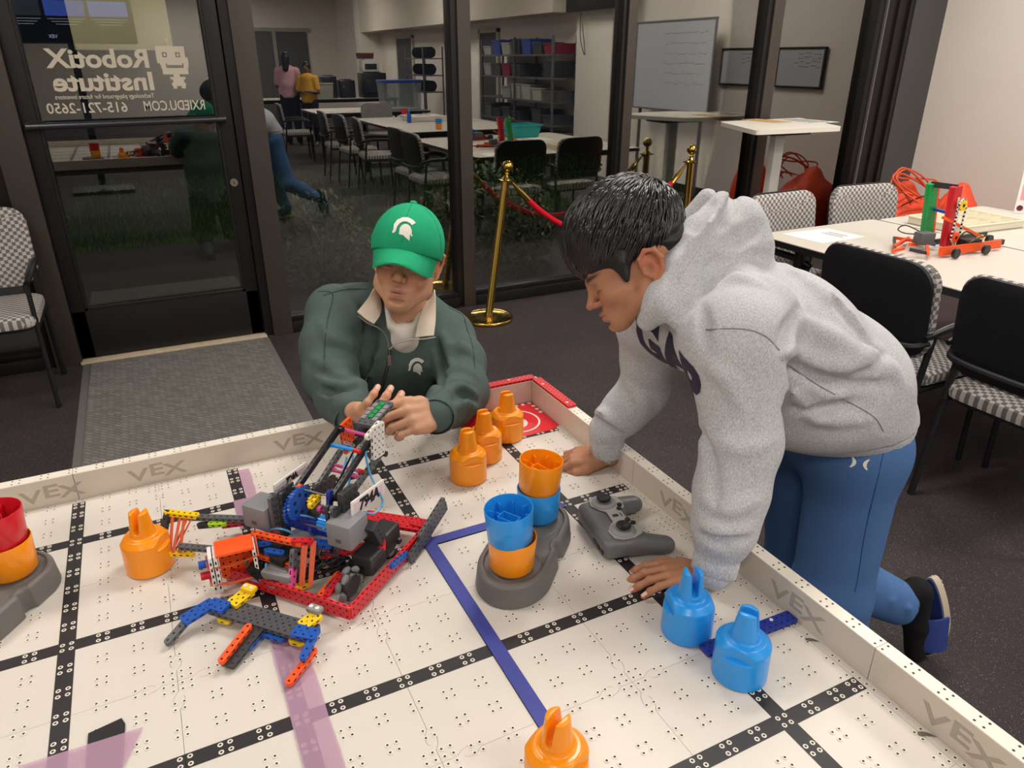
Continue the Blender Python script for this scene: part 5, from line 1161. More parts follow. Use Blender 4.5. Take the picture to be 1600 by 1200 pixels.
bb_(LZ(502, 930, .03), LZ(528, 898, .03), (0, 0, 1), M_org, 1); bb_(LZ(512, 928, .034), LZ(532, 900, .034), (0, 0, 1), M_rdb, 1)
bb_(LZ(505, 938, .025), LZ(524, 945, .025), (0, 0, 1), M_wht, 1)
for k in (.06, .12, .19): bb_(lv(k, .03, .03), lv(k, S_ - .03, .03), (1, 0, 0), M_bk, 1)
bb_(lv(.02, .09, .03), lv(S_ - .02, .09, .03), (0, 1, 0), M_bk, 1); bb_(lv(.02, .19, .03), lv(S_ - .02, .19, .03), (0, 1, 0), M_bk, 1)
# wheels
M_rub = mat('grey wheel roller', '77787a', .5)
def wheel(c, r=.031):
    w = link('wheel', None, bot, Matrix.Translation(c) @ Matrix.Rotation(pi / 2, 4, 'Y')); mb = MB()
    mb.lathe([(.004, -.009), (r * .62, -.009), (r * .70, -.006), (r * .70, .006), (r * .62, .009), (.004, .009)], 28); mb.lathe([(.010, .009), (.010, .013), (.004, .013)], 14)
    for k in range(6): a = k * pi / 3; mb.box((math.cos(a) * r * .45, math.sin(a) * r * .45, .0095), (r * .5, .004, .003), 0, None) if False else mb.box((r * .42, 0, .0095), (r * .5, .004, .003), 0, TR(rz=a))
    part('hub', mb, M_bk, w); rl = MB()
    for k in range(10):
        a = k * pi / 5; s_ = 1 if k % 2 else -1; p = V3(math.cos(a) * r * .84, math.sin(a) * r * .84, s_ * .004); t_ = V3(-math.sin(a), math.cos(a), 0)
        rl.tube([p - t_ * .0085, p - t_ * .004, p, p + t_ * .004, p + t_ * .0085], [.0035, .0052, .0058, .0052, .0035], 8)
    part('roller', rl, M_rub, w, stuff=True); return w
for c in (LZ(546, 912, .033), LZ(606, 846, .033), lv(.225, .045, .033), lv(.225, .20, .033)): wheel(c)
# drive motors, brain, battery
def motor(c, d, m=M_gy, rz=0, name='motor', lab=None, hl=True):
    mb = MB(); mb.box((0, 0, 0), d, 0, b=.004)
    if hl: mb.box((0, -d[1] / 2 - .0002, -d[2] * .1), (d[0] * .28, .001, d[2] * .22), 1); mb.box((0, 0, d[2] / 2 + .0004), (d[0] * .6, d[1] * .6, .0015), 0)
    return part(name, mb, [m, M_dk], bot, TR(c, rz=rz), label=lab)
motor(LZ(577, 872, .045), (.042, .048, .036), M_bk); motor(LZ(600, 838, .045), (.04, .05, .04), M_bk); motor(lv(.19, .05, .045), (.05, .045, .036), M_bk)
brain = motor(LZ(490, 842, .060), (.075, .055, .030), M_lgr, -.15, 'control_brain', 'light gray control unit'); part('screen', MB().box((.0, -.004, .0155), (.030, .02, .001)), mat('dim screen', '39434a', .2), brain)
motor(LZ(443, 893, .035), (.058, .05, .024), M_lgr, -.1, 'battery', 'light gray battery case')
# towers
for a_, mm in ((.196, M_gy), (.186, M_bk), (.088, M_bk), (.078, M_gy)):
    bb_(lv(a_, .085, .02), lv(a_, .085, .150), (1, 0, 0), mm, 1); bb_(lv(a_, .135, .02), lv(a_, .135, .135), (1, 0, 0), mm, 1)
pl = bb_(LA(444, 786, .200) + lv(0, -.03, 0), LA(444, 786, .200) + lv(0, .022, 0), (1, 0, 0), M_gy, 5, .0064, 'tower_plate', 'blue-gray perforated tower plate')
bb_(lv(.072, .085, .13), lv(.072, .145, .13), (1, 0, 0), M_bk, 3, .0064, 'tower_plate')
for z in (.045,): bb_(lv(.078, .11, z), lv(.198, .11, z), (0, 0, 1), M_bk, 2)
bb_(lv(.09, .085, .1), lv(.18, .085, .1), (0, 1, 0), M_dbl, 2); bb_(LA(515, 770, .1), LA(515, 815, .1), (1, 0, 0), M_dbl, 1)
def lbox(c, size, m, name, lab=None, rz=0, b=.005):
    return part(name, MB().box((0, 0, 0), size, 0, b=b).box((0, -size[1] / 2 - .0004, -.008), (.010, .001, .007), 1), [m, mat('brown pad', '5a4a42', .6)], bot, TR(c, rz=rz), label=lab)
lbox(LA(412, 799, .235), (.052, .052, .046), mat('motor gray', '85858a', .5), 'motor', 'gray motor box on the left tower'); lbox(LA(543, 826, .055), (.050, .055, .048), mat('motor gray', '85858a', .5), 'motor', 'gray motor box on the right tower')
bb_(LA(575, 822, .03), LA(585, 840, .03), (0, 1, 0), M_bk, 3, .02)
def gear(c, r, m, n=28, th=.006, lab=None):
    mb = MB(); pts = []
    for k in range(n * 4): a = 2 * pi * k / (n * 4); rr = r if (k % 4) < 2 else r - .0022; pts.append((rr * math.cos(a), rr * math.sin(a)))
    mb.prism(pts, -th / 2, th / 2)
    for k in range(6):
        a = k * pi / 3; hp = [(r * .55 * math.cos(a) + .004 * math.cos(q), r * .55 * math.sin(a) + .004 * math.sin(q), th / 2 + .0002) for q in [i * pi / 3 for i in range(6)]]; mb.add(hp, [(0, 1, 2, 3, 4, 5)], 1); mb.add([(x, y, -z) for x, y, z in hp], [(5, 4, 3, 2, 1, 0)], 1)
    return part('gear', mb, [m, M_dk], bot, Matrix.Translation(c) @ Matrix.Rotation(pi / 2, 4, 'Y'), label=lab, smooth=25)
gear(LA(463, 792, .178), .034, M_blb, 30, lab='large blue gear'); gear(LA(468, 786, .160), .031, M_blb, 26); gear(LA(492, 822, .13), .016, M_blb, 16); gear(LA(509, 818, .10), .014, M_bl, 14, .02)
gear(LA(488, 783, .14), .012, M_yel, 12); bb_(LA(486, 790, .13), LA(497, 778, .13), (1, 0, 0), M_yel, 1); bb_(LA(500, 795, .12), LA(510, 800, .12), (1, 0, 0), M_pk, 1)
# number plates
M_ink = mat('black marker', '151316', .6)
def plate(a_, q, txt, lab):
    p0, p1, p2 = LA(*q[0], a_), LA(*q[1], a_), LA(*q[2], a_); x = (p1 - p0); w_ = x.length; u_ = (p2 - p0); x.normalize(); n_ = x.cross(u_).normalized(); y_ = n_.cross(x); h_ = u_.dot(y_)
    if n_.x > 0: n_ = -n_
    Mx = Matrix(((x.x, y_.x, x.cross(y_).x, p0.x), (x.y, y_.y, x.cross(y_).y, p0.y), (x.z, y_.z, x.cross(y_).z, p0.z), (0, 0, 0, 1)))
    s_ = 1 if x.cross(y_).x < 0 else -1; r_ = .004; mb = MB(); mb.box((w_ / 2, h_ / 2, 0), (w_ + .006, abs(h_) + .006, .004), 0, b=.0018); mb.box((w_ / 2, h_ / 2, s_ * .0022), (w_ - .004, abs(h_) - .003, .0006), 1)
    o = part('number_plate', mb, [M_wht, mat('pink-white card', 'e6d3db', .6)], bot, Mx, label=lab)
    t_ = text_mb(txt, abs(h_) * 1.15, .0002, .0014, M=TR((w_ / 2, h_ * .12, s_ * .0028), rz=0, s=(1, 1, 1)), shear=.1); part('number', t_, M_ink, o, smooth=0); return o
plate(.048, [(551, 806), (598, 770), (548, 788)], '794A', 'white plate hand-lettered 794A'); plate(.215, [(430, 768), (478, 733), (427, 760)], '794A', 'second white number plate')
bb_(LA(535, 785, .07), LA(552, 772, .07), (1, 0, 0), M_bk, 3, .012)
# lift arms
def arm(p, q, m, w=1): return bb_(p, q, (1, 0, 0), m, w, .0075, 'lift_arm', None, .008)
aR0, aR1, aL0, aL1 = LA(520, 777, .10), LA(588, 674, .10), LA(464, 762, .17), LA(529, 670, .17)
arm(aR0, aR1, M_blk); arm(aL0, aL1, M_blk); arm(LA(543, 778, .092), LA(592, 712, .092), M_gy); arm(LA(487, 775, .165), LA(530, 708, .165), M_gy)
bb_(LA(492, 770, .15), LA(520, 752, .15), (1, 0, 0), M_bk, 2)
def rod(p, q, m, r=.0031, name='rod'): return part(name, MB().cyl(p, q, r, 10), m, bot)
rod(aL0 + lv(.01, 0, 0), aR0 + lv(-.012, 0, 0), mat('steel shaft', '8d8a86', .35, .8), .0018, 'shaft'); rod(LA(478, 792, .19), LA(515, 800, .08), mat('steel shaft', '8d8a86', .35, .8), .0018, 'shaft'); rod(LA(455, 813, .19), LA(505, 826, .08), mat('steel shaft', '8d8a86', .35, .8), .0018, 'shaft')
rod(LA(537, 671, .168), LA(573, 680, .102), M_pk); rod(LA(516, 695, .170), LA(553, 703, .112), M_bl, .004); rod(LA(553, 703, .112), LA(563, 706, .098), M_rdb, .0045)
rod(LA(518, 725, .170), LA(560, 736, .10), M_pk); rod(LA(515, 733, .170), LA(556, 745, .10), M_pk)
rod(LA(515, 733, .171), LA(524, 735, .158), M_rdb, .0042, 'collar'); rod(LA(560, 735, .104), LA(566, 737, .094), M_rdb, .0042, 'collar'); rod(LA(556, 744, .106), LA(562, 746, .096), M_pk, .004, 'collar')
for p in (aR0, aR1, aL0, aL1, LA(597, 708, .092), LA(592, 673, .095)): rod(p + lv(-.010, 0, 0), p + lv(-.004, 0, 0), M_blk, .0058, 'cap')
rod(aL0 + lv(-.004, 0, .004), aL0 + lv(-.010, 0, .004), M_org, .005, 'collar')
# head of the lift: orange plate left, white plate right, gray ladder on top
bb_((LA(541, 664, .176) + LA(545, 700, .176)) / 2 + lv(0, -.004, .030), (LA(541, 664, .176) + LA(545, 700, .176)) / 2 + lv(0, .004, -.026), (1, 0, 0), M_org, 3, .0055, 'side_plate', 'orange perforated plate')
bb_(LA(588, 678, .086) + lv(0, .006, .012), LA(588, 712, .086) + lv(0, .006, 0), (1, 0, 0), M_wht, 3, .0055, 'side_plate', 'white perforated plate')
bb_(LA(574, 683, .088), LA(592, 662, .088), (1, 0, 0), M_wht, 1)
t0, t1 = LA(572, 662, .125), LA(600, 632, .125); td = (t1 - t0).normalized(); lad = bb_(t0 - td * .004, t1 + td * .004, (0, -.45, 1), M_gy, 3, .008, 'ladder_beam', 'gray tip beam with a green stripe', .004)
g_ = MB()
for k in range(4): g_.box((-.012 + k * .0125, 0, .0050), (.0105, .0095, .002), 0, b=.0006)
part('green_insert', g_, M_grn, lad)
g_ = MB()
for k in range(4):
    for sy in (-1, 1): g_.box((-.018 + k * .0125, sy * .0125, .0048), (.0105, .0095, .0018), 0, b=.0006)
part('gray_insert', g_, M_lgr, lad)
bb_(LA(566, 676, .14), LA(578, 661, .14), (0, 0, 1), M_bk, 2, .014); rod(LA(551, 661, .155), LA(572, 667, .13), M_bk, .0016); bb_(LA(556, 692, .14), LA(575, 672, .14), (0, 0, 1), M_bk, 1); bb_(LA(564, 700, .12), LA(580, 684, .12), (0, 0, 1), M_lgr, 1)
bb_(LA(540, 694, .15), LA(550, 697, .14), (0, 0, 1), M_lgr, 1)
# front scoop: wide gray plate and four fingers
z0 = .022
def lz(u, v, c=z0): return LZ(u, v, c)
bb_(lz(338, 946), lz(488, 990), (0, 0, 1), mat('slate gray plastic', '505258', .42), 3, .0075, 'scoop_plate', 'dark gray perforated scoop plate', .004)
bb_(lz(332, 944, .03), lz(350, 949, .03), (0, 0, 1), M_blb, 2); bb_(lz(290, 968, .026), lz(329, 944, .030), (0, 0, 1), M_blb, 2, name='scoop_finger', label='blue bent finger'); bb_(lz(263, 1003, .010), lz(292, 970, .018), (0, 0, 1), M_gy, 1, .008, 'scoop_finger')
bb_(lz(347, 1032, .018), lz(388, 980, .026), (0, 0, 1), M_org, 1, .0064, 'scoop_finger', 'orange straight finger'); bb_(lz(358, 1037, .010), lz(400, 985, .018), (0, 0, 1), M_bk, 2, .0064, 'scoop_finger'); bb_(lz(388, 1012, .012), lz(407, 990, .012), (0, 0, 1), M_blb, 1); bb_(lz(405, 988, .012), lz(440, 998, .012), (0, 0, 1), M_blb, 1)
bb_(lz(464, 986, .030), lz(491, 992, .030), (0, 0, 1), M_blb, 2); bb_(lz(491, 994, .028), lz(474, 1027, .024), (0, 0, 1), M_blb, 1, name='scoop_finger'); bb_(lz(490, 1018, .014), lz(452, 1066, .010), (0, 0, 1), M_org, 1, .0064, 'scoop_finger', 'orange finger at the right end')
bb_(lz(366, 942, .030), lz(388, 925, .034), (0, 0, 1), M_yel, 2, .0064, 'scoop_bracket', 'yellow bracket'); bb_(lz(476, 976, .030), lz(494, 962, .034), (0, 0, 1), M_yel, 2, .0064, 'scoop_bracket', 'yellow bracket')
for (u, v), m in (((389, 920), M_yel), ((492, 952), M_lgr)):
    mb = MB(); mb.box((0, 0, 0), (.026, .016, .010), 0, b=.004); mb.lathe([(.0035, .005), (.0035, .0062), (0, .0062)], 10, 1, TR((.006, -.001, 0))); mb.lathe([(.0035, .005), (.0035, .0062), (0, .0062)], 10, 1, TR((-.006, -.001, 0))); part('hinge_block', mb, [m, M_wht], bot, TR(lz(u, v, .040)))
bb_(lz(345, 967, .012), lz(356, 970, .012), (0, 0, 1), M_yel, 1); bb_(lz(457, 1001, .012), lz(470, 1004, .012), (0, 0, 1), M_yel, 1)
# gripper on the left with its rubber bands
M_band = mat('orange rubber band', 'd8613c', .6)
g0, g1 = LZ(262, 801, .085), LZ(307, 806, .085); h0, h1 = LZ(250, 864, .028), LZ(300, 865, .028)
bb_(g0, g1, (0, 0, 1), M_yel, 1, .008, 'gripper_bar', 'yellow gripper bar'); bb_(h0, h1, (0, 0, 1), M_yel, 1, .008, 'gripper_bar', 'yellow gripper bar')
mid = (g0 + h0) / 2; bb_(h0, mid, (0, 1, 0), M_blb, 1, .008, 'gripper_post'); bb_(mid, g0, (0, 1, 0), M_bk, 1, .008, 'gripper_post')
bb_(LZ(297, 808, .080), LZ(386, 811, .090), (0, 0, 1), M_gy, 1, .008, 'gripper_arm'); bb_(LZ(283, 854, .045), LZ(330, 858, .055), (0, 0, 1), M_gy, 1, .008, 'gripper_arm')
def rband(pts, w_=.0030, closed=False, flat=.35): return part('rubber_band', MB().tube(pts, w_, 6, closed=closed, flat=flat), M_band, bot)
for (u0, v0), (u1, v1) in (((283, 800), (270, 866)), ((289, 799), (281, 866)), ((297, 801), (269, 862)), ((303, 803), (275, 858)), ((270, 800), (266, 862))): rband([LZ(u0, v0, .088), (LZ(u0, v0, .088) + LZ(u1, v1, .030)) / 2, LZ(u1, v1, .030)])
bb_(LZ(313, 821, .07), LZ(345, 818, .075), (0, 0, 1), M_bk, 1, .008); bb_(LZ(330, 819, .078), LZ(350, 818, .08), (0, 0, 1), mat('lime plastic', 'a8d81e', .4), 1, .006); bb_(LZ(350, 815, .075), LZ(395, 812, .075), (0, 0, 1), M_rdb, 1, .008); bb_(LZ(386, 822, .07), LZ(387, 806, .095), (1, 0, 0), M_bk, 1)
# boxed intake: white-edged orange crate
c0 = LZ(352, 912, .018); ex = (LZ(392, 900, .018) - LZ(345, 912, .018)); ex.z = 0; ex.normalize(); cf = Matrix(((ex.x, -ex.y, 0, 0), (ex.y, ex.x, 0, 0), (0, 0, 1, 0), (0, 0, 0, 1)))
cx = LZ(366, 908, .018); ck = link('intake_crate', None, bot, Matrix.Translation(cx) @ cf); ck['label'] = 'white and orange crate wrapped in orange rubber bands'
for k in range(5): part('slat', beam_mb(6, 1, .006), [M_org, M_dk], ck, TR((.0 + k * 0, 0, 0)) @ basis((-.012 + k * .0115, -.018, .037), (0, 0, 1), z=(0, -1, 0)), smooth=30)
part('lid', MB().box((.010, .004, .075), (.062, .044, .006), 0, b=.002), M_org, ck)
for x_, m in ((-.030, M_wht), (-.022, M_wht), (.040, M_wht)): part('side_frame', beam_mb(6, 3, .006), [m, M_dk], ck, basis((x_, .004, .036), (0, 0, 1), z=(1, 0, 0)), smooth=30)
part('roller', MB().cyl((-.026, -.004, .066), (.0, -.004, .066), .006, 12), mat('magenta plastic', 'c93a8c', .4), ck); part('roller', MB().cyl((-.05, -.002, .048), (-.02, -.002, .048), .007, 12), M_blb, ck); part('roller', MB().cyl((-.05, 0, .026), (-.02, 0, .026), .007, 12), M_rdb, ck)
for zc, tl in ((.052, .006), (.018, -.002)):
    for dz in (0, .006): part('rubber_band', MB().tube([(-.036, -.014, zc + dz * .4), (-.02, -.0235, zc), (.02, -.0235, zc + tl + dz), (.046, -.021, zc + tl * 2 + dz), (.046, .024, zc + tl), (.0, .027, zc), (-.036, .020, zc)], .0026, 6, closed=True, flat=.5), M_band, ck)
part('rubber_band', MB().tube([(-.034, -.024, .000), (-.005, -.0245, .018), (.02, -.0240, .022)], .0026, 6, flat=.5), M_band, ck)
# orange frame with pink post right of the crate
bb_(LZ(398, 834, .085), LZ(468, 849, .085), (0, 0, 1), M_org, 1, .008, 'frame_beam'); bb_(LZ(394, 864, .055), LZ(456, 882, .055), (0, 0, 1), M_org, 1, .008, 'frame_beam'); bb_(LZ(460, 846, .088), LZ(486, 846, .088), (0, 0, 1), M_rdb, 1, .009)
p0, p1 = LZ(459, 862, .075), LZ(456, 914, .030); bb_(p0, (p0 + p1) / 2, (1, 0, 0), M_gy, 1, .008, 'frame_post'); bb_((p0 + p1) / 2, p1, (1, 0, 0), M_pk, 1, .008, 'frame_post'); bb_(LZ(454, 921, .020), LZ(481, 912, .020), (0, 0, 1), M_yel, 1, .009)
for u0, u1 in ((474, 469), (479, 473), (488, 484), (492, 486)): rband([LZ(u0, 845, .090), LZ((u0 + u1) / 2, 880, .058), LZ(u1, 916, .024)])
bb_(LZ(398, 850, .07), LZ(420, 846, .075), (0, 0, 1), M_blb, 1, .010); bb_(LZ(418, 862, .065), LZ(440, 866, .065), (0, 0, 1), M_blb, 1, .010); bb_(LZ(490, 849, .08), LZ(514, 851, .08), (0, 0, 1), M_blb, 1, .012); bb_(LZ(436, 866, .06), LZ(450, 872, .06), (0, 0, 1), M_blk, 3, .012)
bb_(LZ(395, 885, .05), LZ(412, 900, .03), (0, 0, 1), M_blk, 2, .012); bb_(LZ(400, 905, .02), LZ(430, 885, .025), (0, 0, 1), M_rdb, 1)
# air tubes and cables
M_air = mat('light blue air tube', '5aa8dc', .35)
def tube(pts, m=M_air, r=.0021, name='air_tube'): return part(name, MB().tube(pts, r, 6, smooth=6), m, bot)
def PZ(l): return [LZ(*q) for q in l]
tube(PZ([(436, 828, .06), (440, 815, .09), (458, 806, .11), (485, 808, .105), (508, 820, .09)])); tube(PZ([(412, 835, .06), (418, 830, .075), (435, 826, .09), (455, 832, .08), (466, 842, .06)])); tube(PZ([(410, 845, .06), (402, 868, .05), (408, 880, .04), (430, 862, .05), (448, 870, .05), (458, 895, .04), (450, 914, .03), (432, 918, .025), (408, 910, .025), (385, 903, .03)]))
tube(PZ([(416, 880, .05), (413, 900, .035), (405, 907, .03)])); tube([LA(571, 700, .10), LA(573, 720, .09), LA(580, 745, .08), LA(590, 765, .05), LA(598, 785, .04), LA(585, 802, .04), LA(568, 800, .05)]); tube([LA(542, 715, .14), LA(535, 740, .13), LA(530, 765, .12), LA(510, 790, .11)]); tube([LA(552, 712, .13), LA(548, 735, .12), LA(545, 755, .11), LA(540, 765, .1)])
R_ = random.Random(11)
for k in range(14):
    a = LZ(R_.uniform(480, 560), R_.uniform(862, 900), R_.uniform(.02, .05)); b = LZ(R_.uniform(480, 560), R_.uniform(862, 900), R_.uniform(.02, .045)); mdl = (a + b) / 2 + lv(R_.uniform(-.02, .02), R_.uniform(-.02, .02), R_.uniform(0, .025)); tube([a, mdl, b], M_blk, .0022, 'cable')
for pts in ([LZ(505, 850, .08), LZ(500, 870, .07), LZ(520, 885, .05), LZ(545, 870, .05)], [LA(560, 690, .11), LA(545, 720, .12), LA(530, 750, .13), LA(515, 775, .14)]): tube(pts, M_blk, .002, 'cable')
# ================================================================ furniture and things around the field
def checker(name, c1, c2, sc=60):
    m = bpy.data.materials.new(name); m.use_nodes = True; nt = m.node_tree; b = nt.nodes['Principled BSDF']; tc = nt.nodes.new('ShaderNodeTexCoord'); mp = nt.nodes.new('ShaderNodeMapping'); mp.inputs['Location'].default_value = (.0031, .0043, .0027)
    mp.inputs['Scale'].default_value = (1, .02, 1); ck = nt.nodes.new('ShaderNodeTexChecker'); ck.inputs['Color1'].default_value = rgb(c1); ck.inputs['Color2'].default_value = rgb(c2); ck.inputs['Scale'].default_value = sc
    nt.links.new(tc.outputs['Object'], mp.inputs[0]); nt.links.new(mp.outputs[0], ck.inputs[0]); nt.links.new(ck.outputs[0], b.inputs[0]); b.inputs['Roughness'].default_value = .9; b.inputs['Specular IOR Level'].default_value = .2
    return m
M_ckb = checker('checked grey back fabric', 'c0bbb8', '726c69'); M_cks = checker('checked grey seat fabric', 'c0bbb8', '726c69'); M_cks.node_tree.nodes['Mapping'].inputs['Scale'].default_value = (1, 1, .02)
M_shell = mat('black chair shell', '17181c', .45, noise=.1, nscale=8)
def rrect(w_, h_, r, n=6, top=0):
    pts = []
    for cx, cy, a0 in ((w_ / 2 - r, h_ / 2 - r, 0), (-w_ / 2 + r, h_ / 2 - r, 90), (-w_ / 2 + r * .8, -h_ / 2 + r * .8, 180), (w_ / 2 - r * .8, -h_ / 2 + r * .8, 270)):
        rr = r if a0 < 180 else r * .8
        for k in range(n + 1): a = math.radians(a0 + 90 * k / n); pts.append((cx + rr * math.cos(a), cy + rr * math.sin(a)))
    return pts
def pad(w_, h_, t, r, crown=.5, M=None, bend=0, mi=0):
    """soft cushion outline w x h in XY, thickness along z"""
    mb = MB(); out = rrect(w_, h_, r); n = len(out); rings = []
    for k, z in ((.90, -t / 2), (.985, -t * .38), (1.0, -t * .05), (.985, t * .28), (.93, t * .44), (.75, t * .52), (.45, t * .56), (.15, t * .57)): rings.append([(x * k, y * k, z - bend * (x * k) ** 2) for x, y in out])
    vs = [p for r_ in rings for p in r_] ; fs = [(j * n + i, j * n + (i + 1) % n, (j + 1) * n + (i + 1) % n, (j + 1) * n + i) for j in range(len(rings) - 1) for i in range(n)]
    fs += [list(range(n))[::-1], [(len(rings) - 1) * n + i for i in range(n)]]; mb.add(vs, fs, mi, M); return mb
def make_chair(label, group, M):
    c = thing('side_chair', label, 'chair', M, group)
    bk = basis((0, -.235, .70), (1, 0, 0), z=(0, 1, .14))      # pad faces +y
    # fabric mesh stored upright so the checks run square across it
    part('backrest_pad', pad(.505, .385, .042, .10, M=bk @ TR((0, 0, .008)), bend=-.35), M_ckb, c)
    part('backrest_shell', pad(.49, .375, .022, .10, M=bk @ TR((0, -.012, -.018)) @ TR(rx=pi), bend=.35), M_shell, c)
    part('seat_pad', pad(.50, .47, .06, .09, M=TR((0, .02, .445))), M_cks, c); part('seat_shell', pad(.48, .45, .03, .09, M=TR((0, .02, .415), rx=pi)), M_shell, c)
    for sx in (-1, 1):
        part('leg', MB().tube([(sx * .235, .215, 0), (sx * .235, .20, .30), (sx * .237, .185, .62)], .0135, 10, smooth=3, flat=.8), M_shell, c); part('leg', MB().tube([(sx * .235, -.245, 0), (sx * .235, -.20, .35), (sx * .237, -.165, .62)], .0135, 10, smooth=3, flat=.8), M_shell, c)
        part('armrest', MB().tube([(sx * .250, -.235, .625), (sx * .255, -.10, .650), (sx * .255, .12, .645), (sx * .245, .21, .620)], [.010, .017, .018, .012], 10, smooth=4), M_shell, c)
        part('side_rail', MB().cyl((sx * .235, -.21, .40), (sx * .235, .20, .40), .010, 8), M_shell, c)
    part('back_support', MB().tube([(-.245, -.20, .60), (-.2, -.262, .585), (0, -.275, .58), (.2, -.262, .585), (.245, -.20, .60)], .012, 8, smooth=4), M_shell, c)
    return c
CG = 'checked gray side chairs'
ch1 = make_chair('black-backed chair at the near long side of the table, directly behind the boy', CG, TR((2.00, .385, 0), rz=-pi / 2))
dup(ch1, TR((2.04, -.175, 0), rz=-pi / 2), 'black-backed chair at the right picture edge, next to the one behind the boy')
dup(ch1, TR((2.42, 1.28, 0), rz=pi + .05), 'checked gray chair at the far side of the table, just right of the boy\'s hood')
dup(ch1, TR((3.02, 1.27, 0), rz=pi - .06), 'checked gray chair at the far side of the table, left of the orange bag')
dup(ch1, TR((-1.47, 2.64, 0), rz=pi), 'checked gray chair standing alone at the left of the glass door')
M_lam = mat('pale grey laminate', 'cfc8bd', .42, noise=.03, nscale=12); M_edge = mat('black table edge', '17171a', .4)
def long_table(x0, x1, y0, y1, label, z=.74):
    t = thing('long_table', label, 'table', TR(((x0 + x1) / 2, (y0 + y1) / 2, 0)), 'laminate tables'); w_, d_ = x1 - x0, y1 - y0; r = .03
    def rr(w_, d_, r): return [(cx + r * math.cos(math.radians(a0 + 30 * k)), cy + r * math.sin(math.radians(a0 + 30 * k))) for cx, cy, a0 in ((w_ / 2 - r, d_ / 2 - r, 0), (-w_ / 2 + r, d_ / 2 - r, 90), (-w_ / 2 + r, -d_ / 2 + r, 180), (w_ / 2 - r, -d_ / 2 + r, 270)) for k in range(4)]
    part('tabletop', MB().prism(rr(w_ - .006, d_ - .006, r), z - .004, z), M_lam, t, smooth=30); part('edge_band', MB().prism(rr(w_, d_, r + .003), z - .032, z - .0035), M_edge, t, smooth=30)
    for sy in (-1, 1):
        for sx in (-1, 1): part('leg', MB().box((sx * (w_ / 2 - .10), sy * (d_ / 2 - .22), (z - .03) / 2), (.045, .045, z - .03), b=.004), M_edge, t)
        part('crossbar', MB().box((0, sy * (d_ / 2 - .22), z - .06), (w_ - .2, .03, .04)), M_edge, t)
    return t
long_table(2.065, 2.925, -.52, 1.33, 'pale gray laminate table nearest the boy, with paper and a small robot on it')
long_table(2.935, 3.86, -.52, 1.31, 'pale gray laminate table against the right wall side, holding the cream tray')
# paper on the table
def sheet(pts, z, label, lines, cat='paper'):
    o = tag(part('paper_sheet', MB().prism([(p[0], p[1]) for p in pts], z, z + .0008), mat('white paper', 'f2efe8', .7), smooth=0), label, cat)
    return o
pa_ = [atz(1222, 365, .741), atz(1284, 380, .741), atz(1352, 370, .741), atz(1292, 357, .741)]
ps = sheet(pa_, .7405, 'white printed sheet near the table corner beside the boy\'s hood', 3)
u_ = (pa_[3] - pa_[0]).normalized(); v_ = (pa_[1] - pa_[0]).normalized(); o_ = pa_[0]; mb = MB()
for k, (a, b, l) in enumerate(((.62, .30, .28), (.70, .34, .18), (.78, .38, .2))):
    wv = (pa_[1] - pa_[0]); wu = (pa_[3] - pa_[0]); p_ = o_ + wu * a + wv * .3; q_ = p_ + wv * (l + .25); mb.tube([V3(p_.x, p_.y, .7418), V3(q_.x, q_.y, .7418)], .0022, 4)
part('printed_line', mb, mat('grey ink', '8a8a90', .8), ps)
# cream sorting tray
tr = [atz(1425, 343, .77), atz(1516, 360, .77), atz(1594, 346, .77), atz(1502, 326, .77)]; M_tray = mat('cream translucent plastic', 'ece5cf', .35)
tc_ = sum((Vector(p) for p in tr), Vector()) / 4; tc_.z = .742; ux = (tr[1] - tr[0] + tr[2] - tr[3]); ux.z = 0; L1 = ux.length / 2; ux.normalize(); uy = Vector((-ux.y, ux.x, 0)); L2 = abs(((tr[3] - tr[0] + tr[2] - tr[1]) / 2).dot(uy))
tray = thing('sorting_tray', 'cream plastic sorting tray with compartments lying behind the small robot', 'tray', Matrix(((ux.x, uy.x, 0, tc_.x), (ux.y, uy.y, 0, tc_.y), (0, 0, 1, tc_.z), (0, 0, 0, 1))))
mb = MB(); mb.box((0, 0, .002), (L1 - .02, L2 - .02, .003))
for s_ in (-1, 1): mb.box((0, s_ * (L2 / 2 - .012), .020), (L1 - .02, .003, .036)); mb.box((s_ * (L1 / 2 - .012), 0, .020), (.003, L2 - .02, .036)); mb.box((0, s_ * (L2 / 2 - .005), .038), (L1, .014, .003)); mb.box((s_ * (L1 / 2 - .005), 0, .038), (.014, L2, .003))
part('tray_shell', mb, M_tray, tray); mb = MB()
for k in range(1, 5): mb.box((-L1 / 2 + L1 * k / 5, 0, .019), (.003, L2 - .025, .034))
mb.box((0, L2 * .12, .019), (L1 - .025, .003, .034)); part('divider', mb, M_tray, tray)
mb = MB(); R_ = random.Random(9)
for k in range(40): mb.box((R_.uniform(-.4, .4) * L1, R_.uniform(-.4, .4) * L2, .008), (.02, .006, .006), R_.randint(0, 2), None)
part('small_part', mb, [M_tray, M_gy, M_wht], tray, stuff=True)
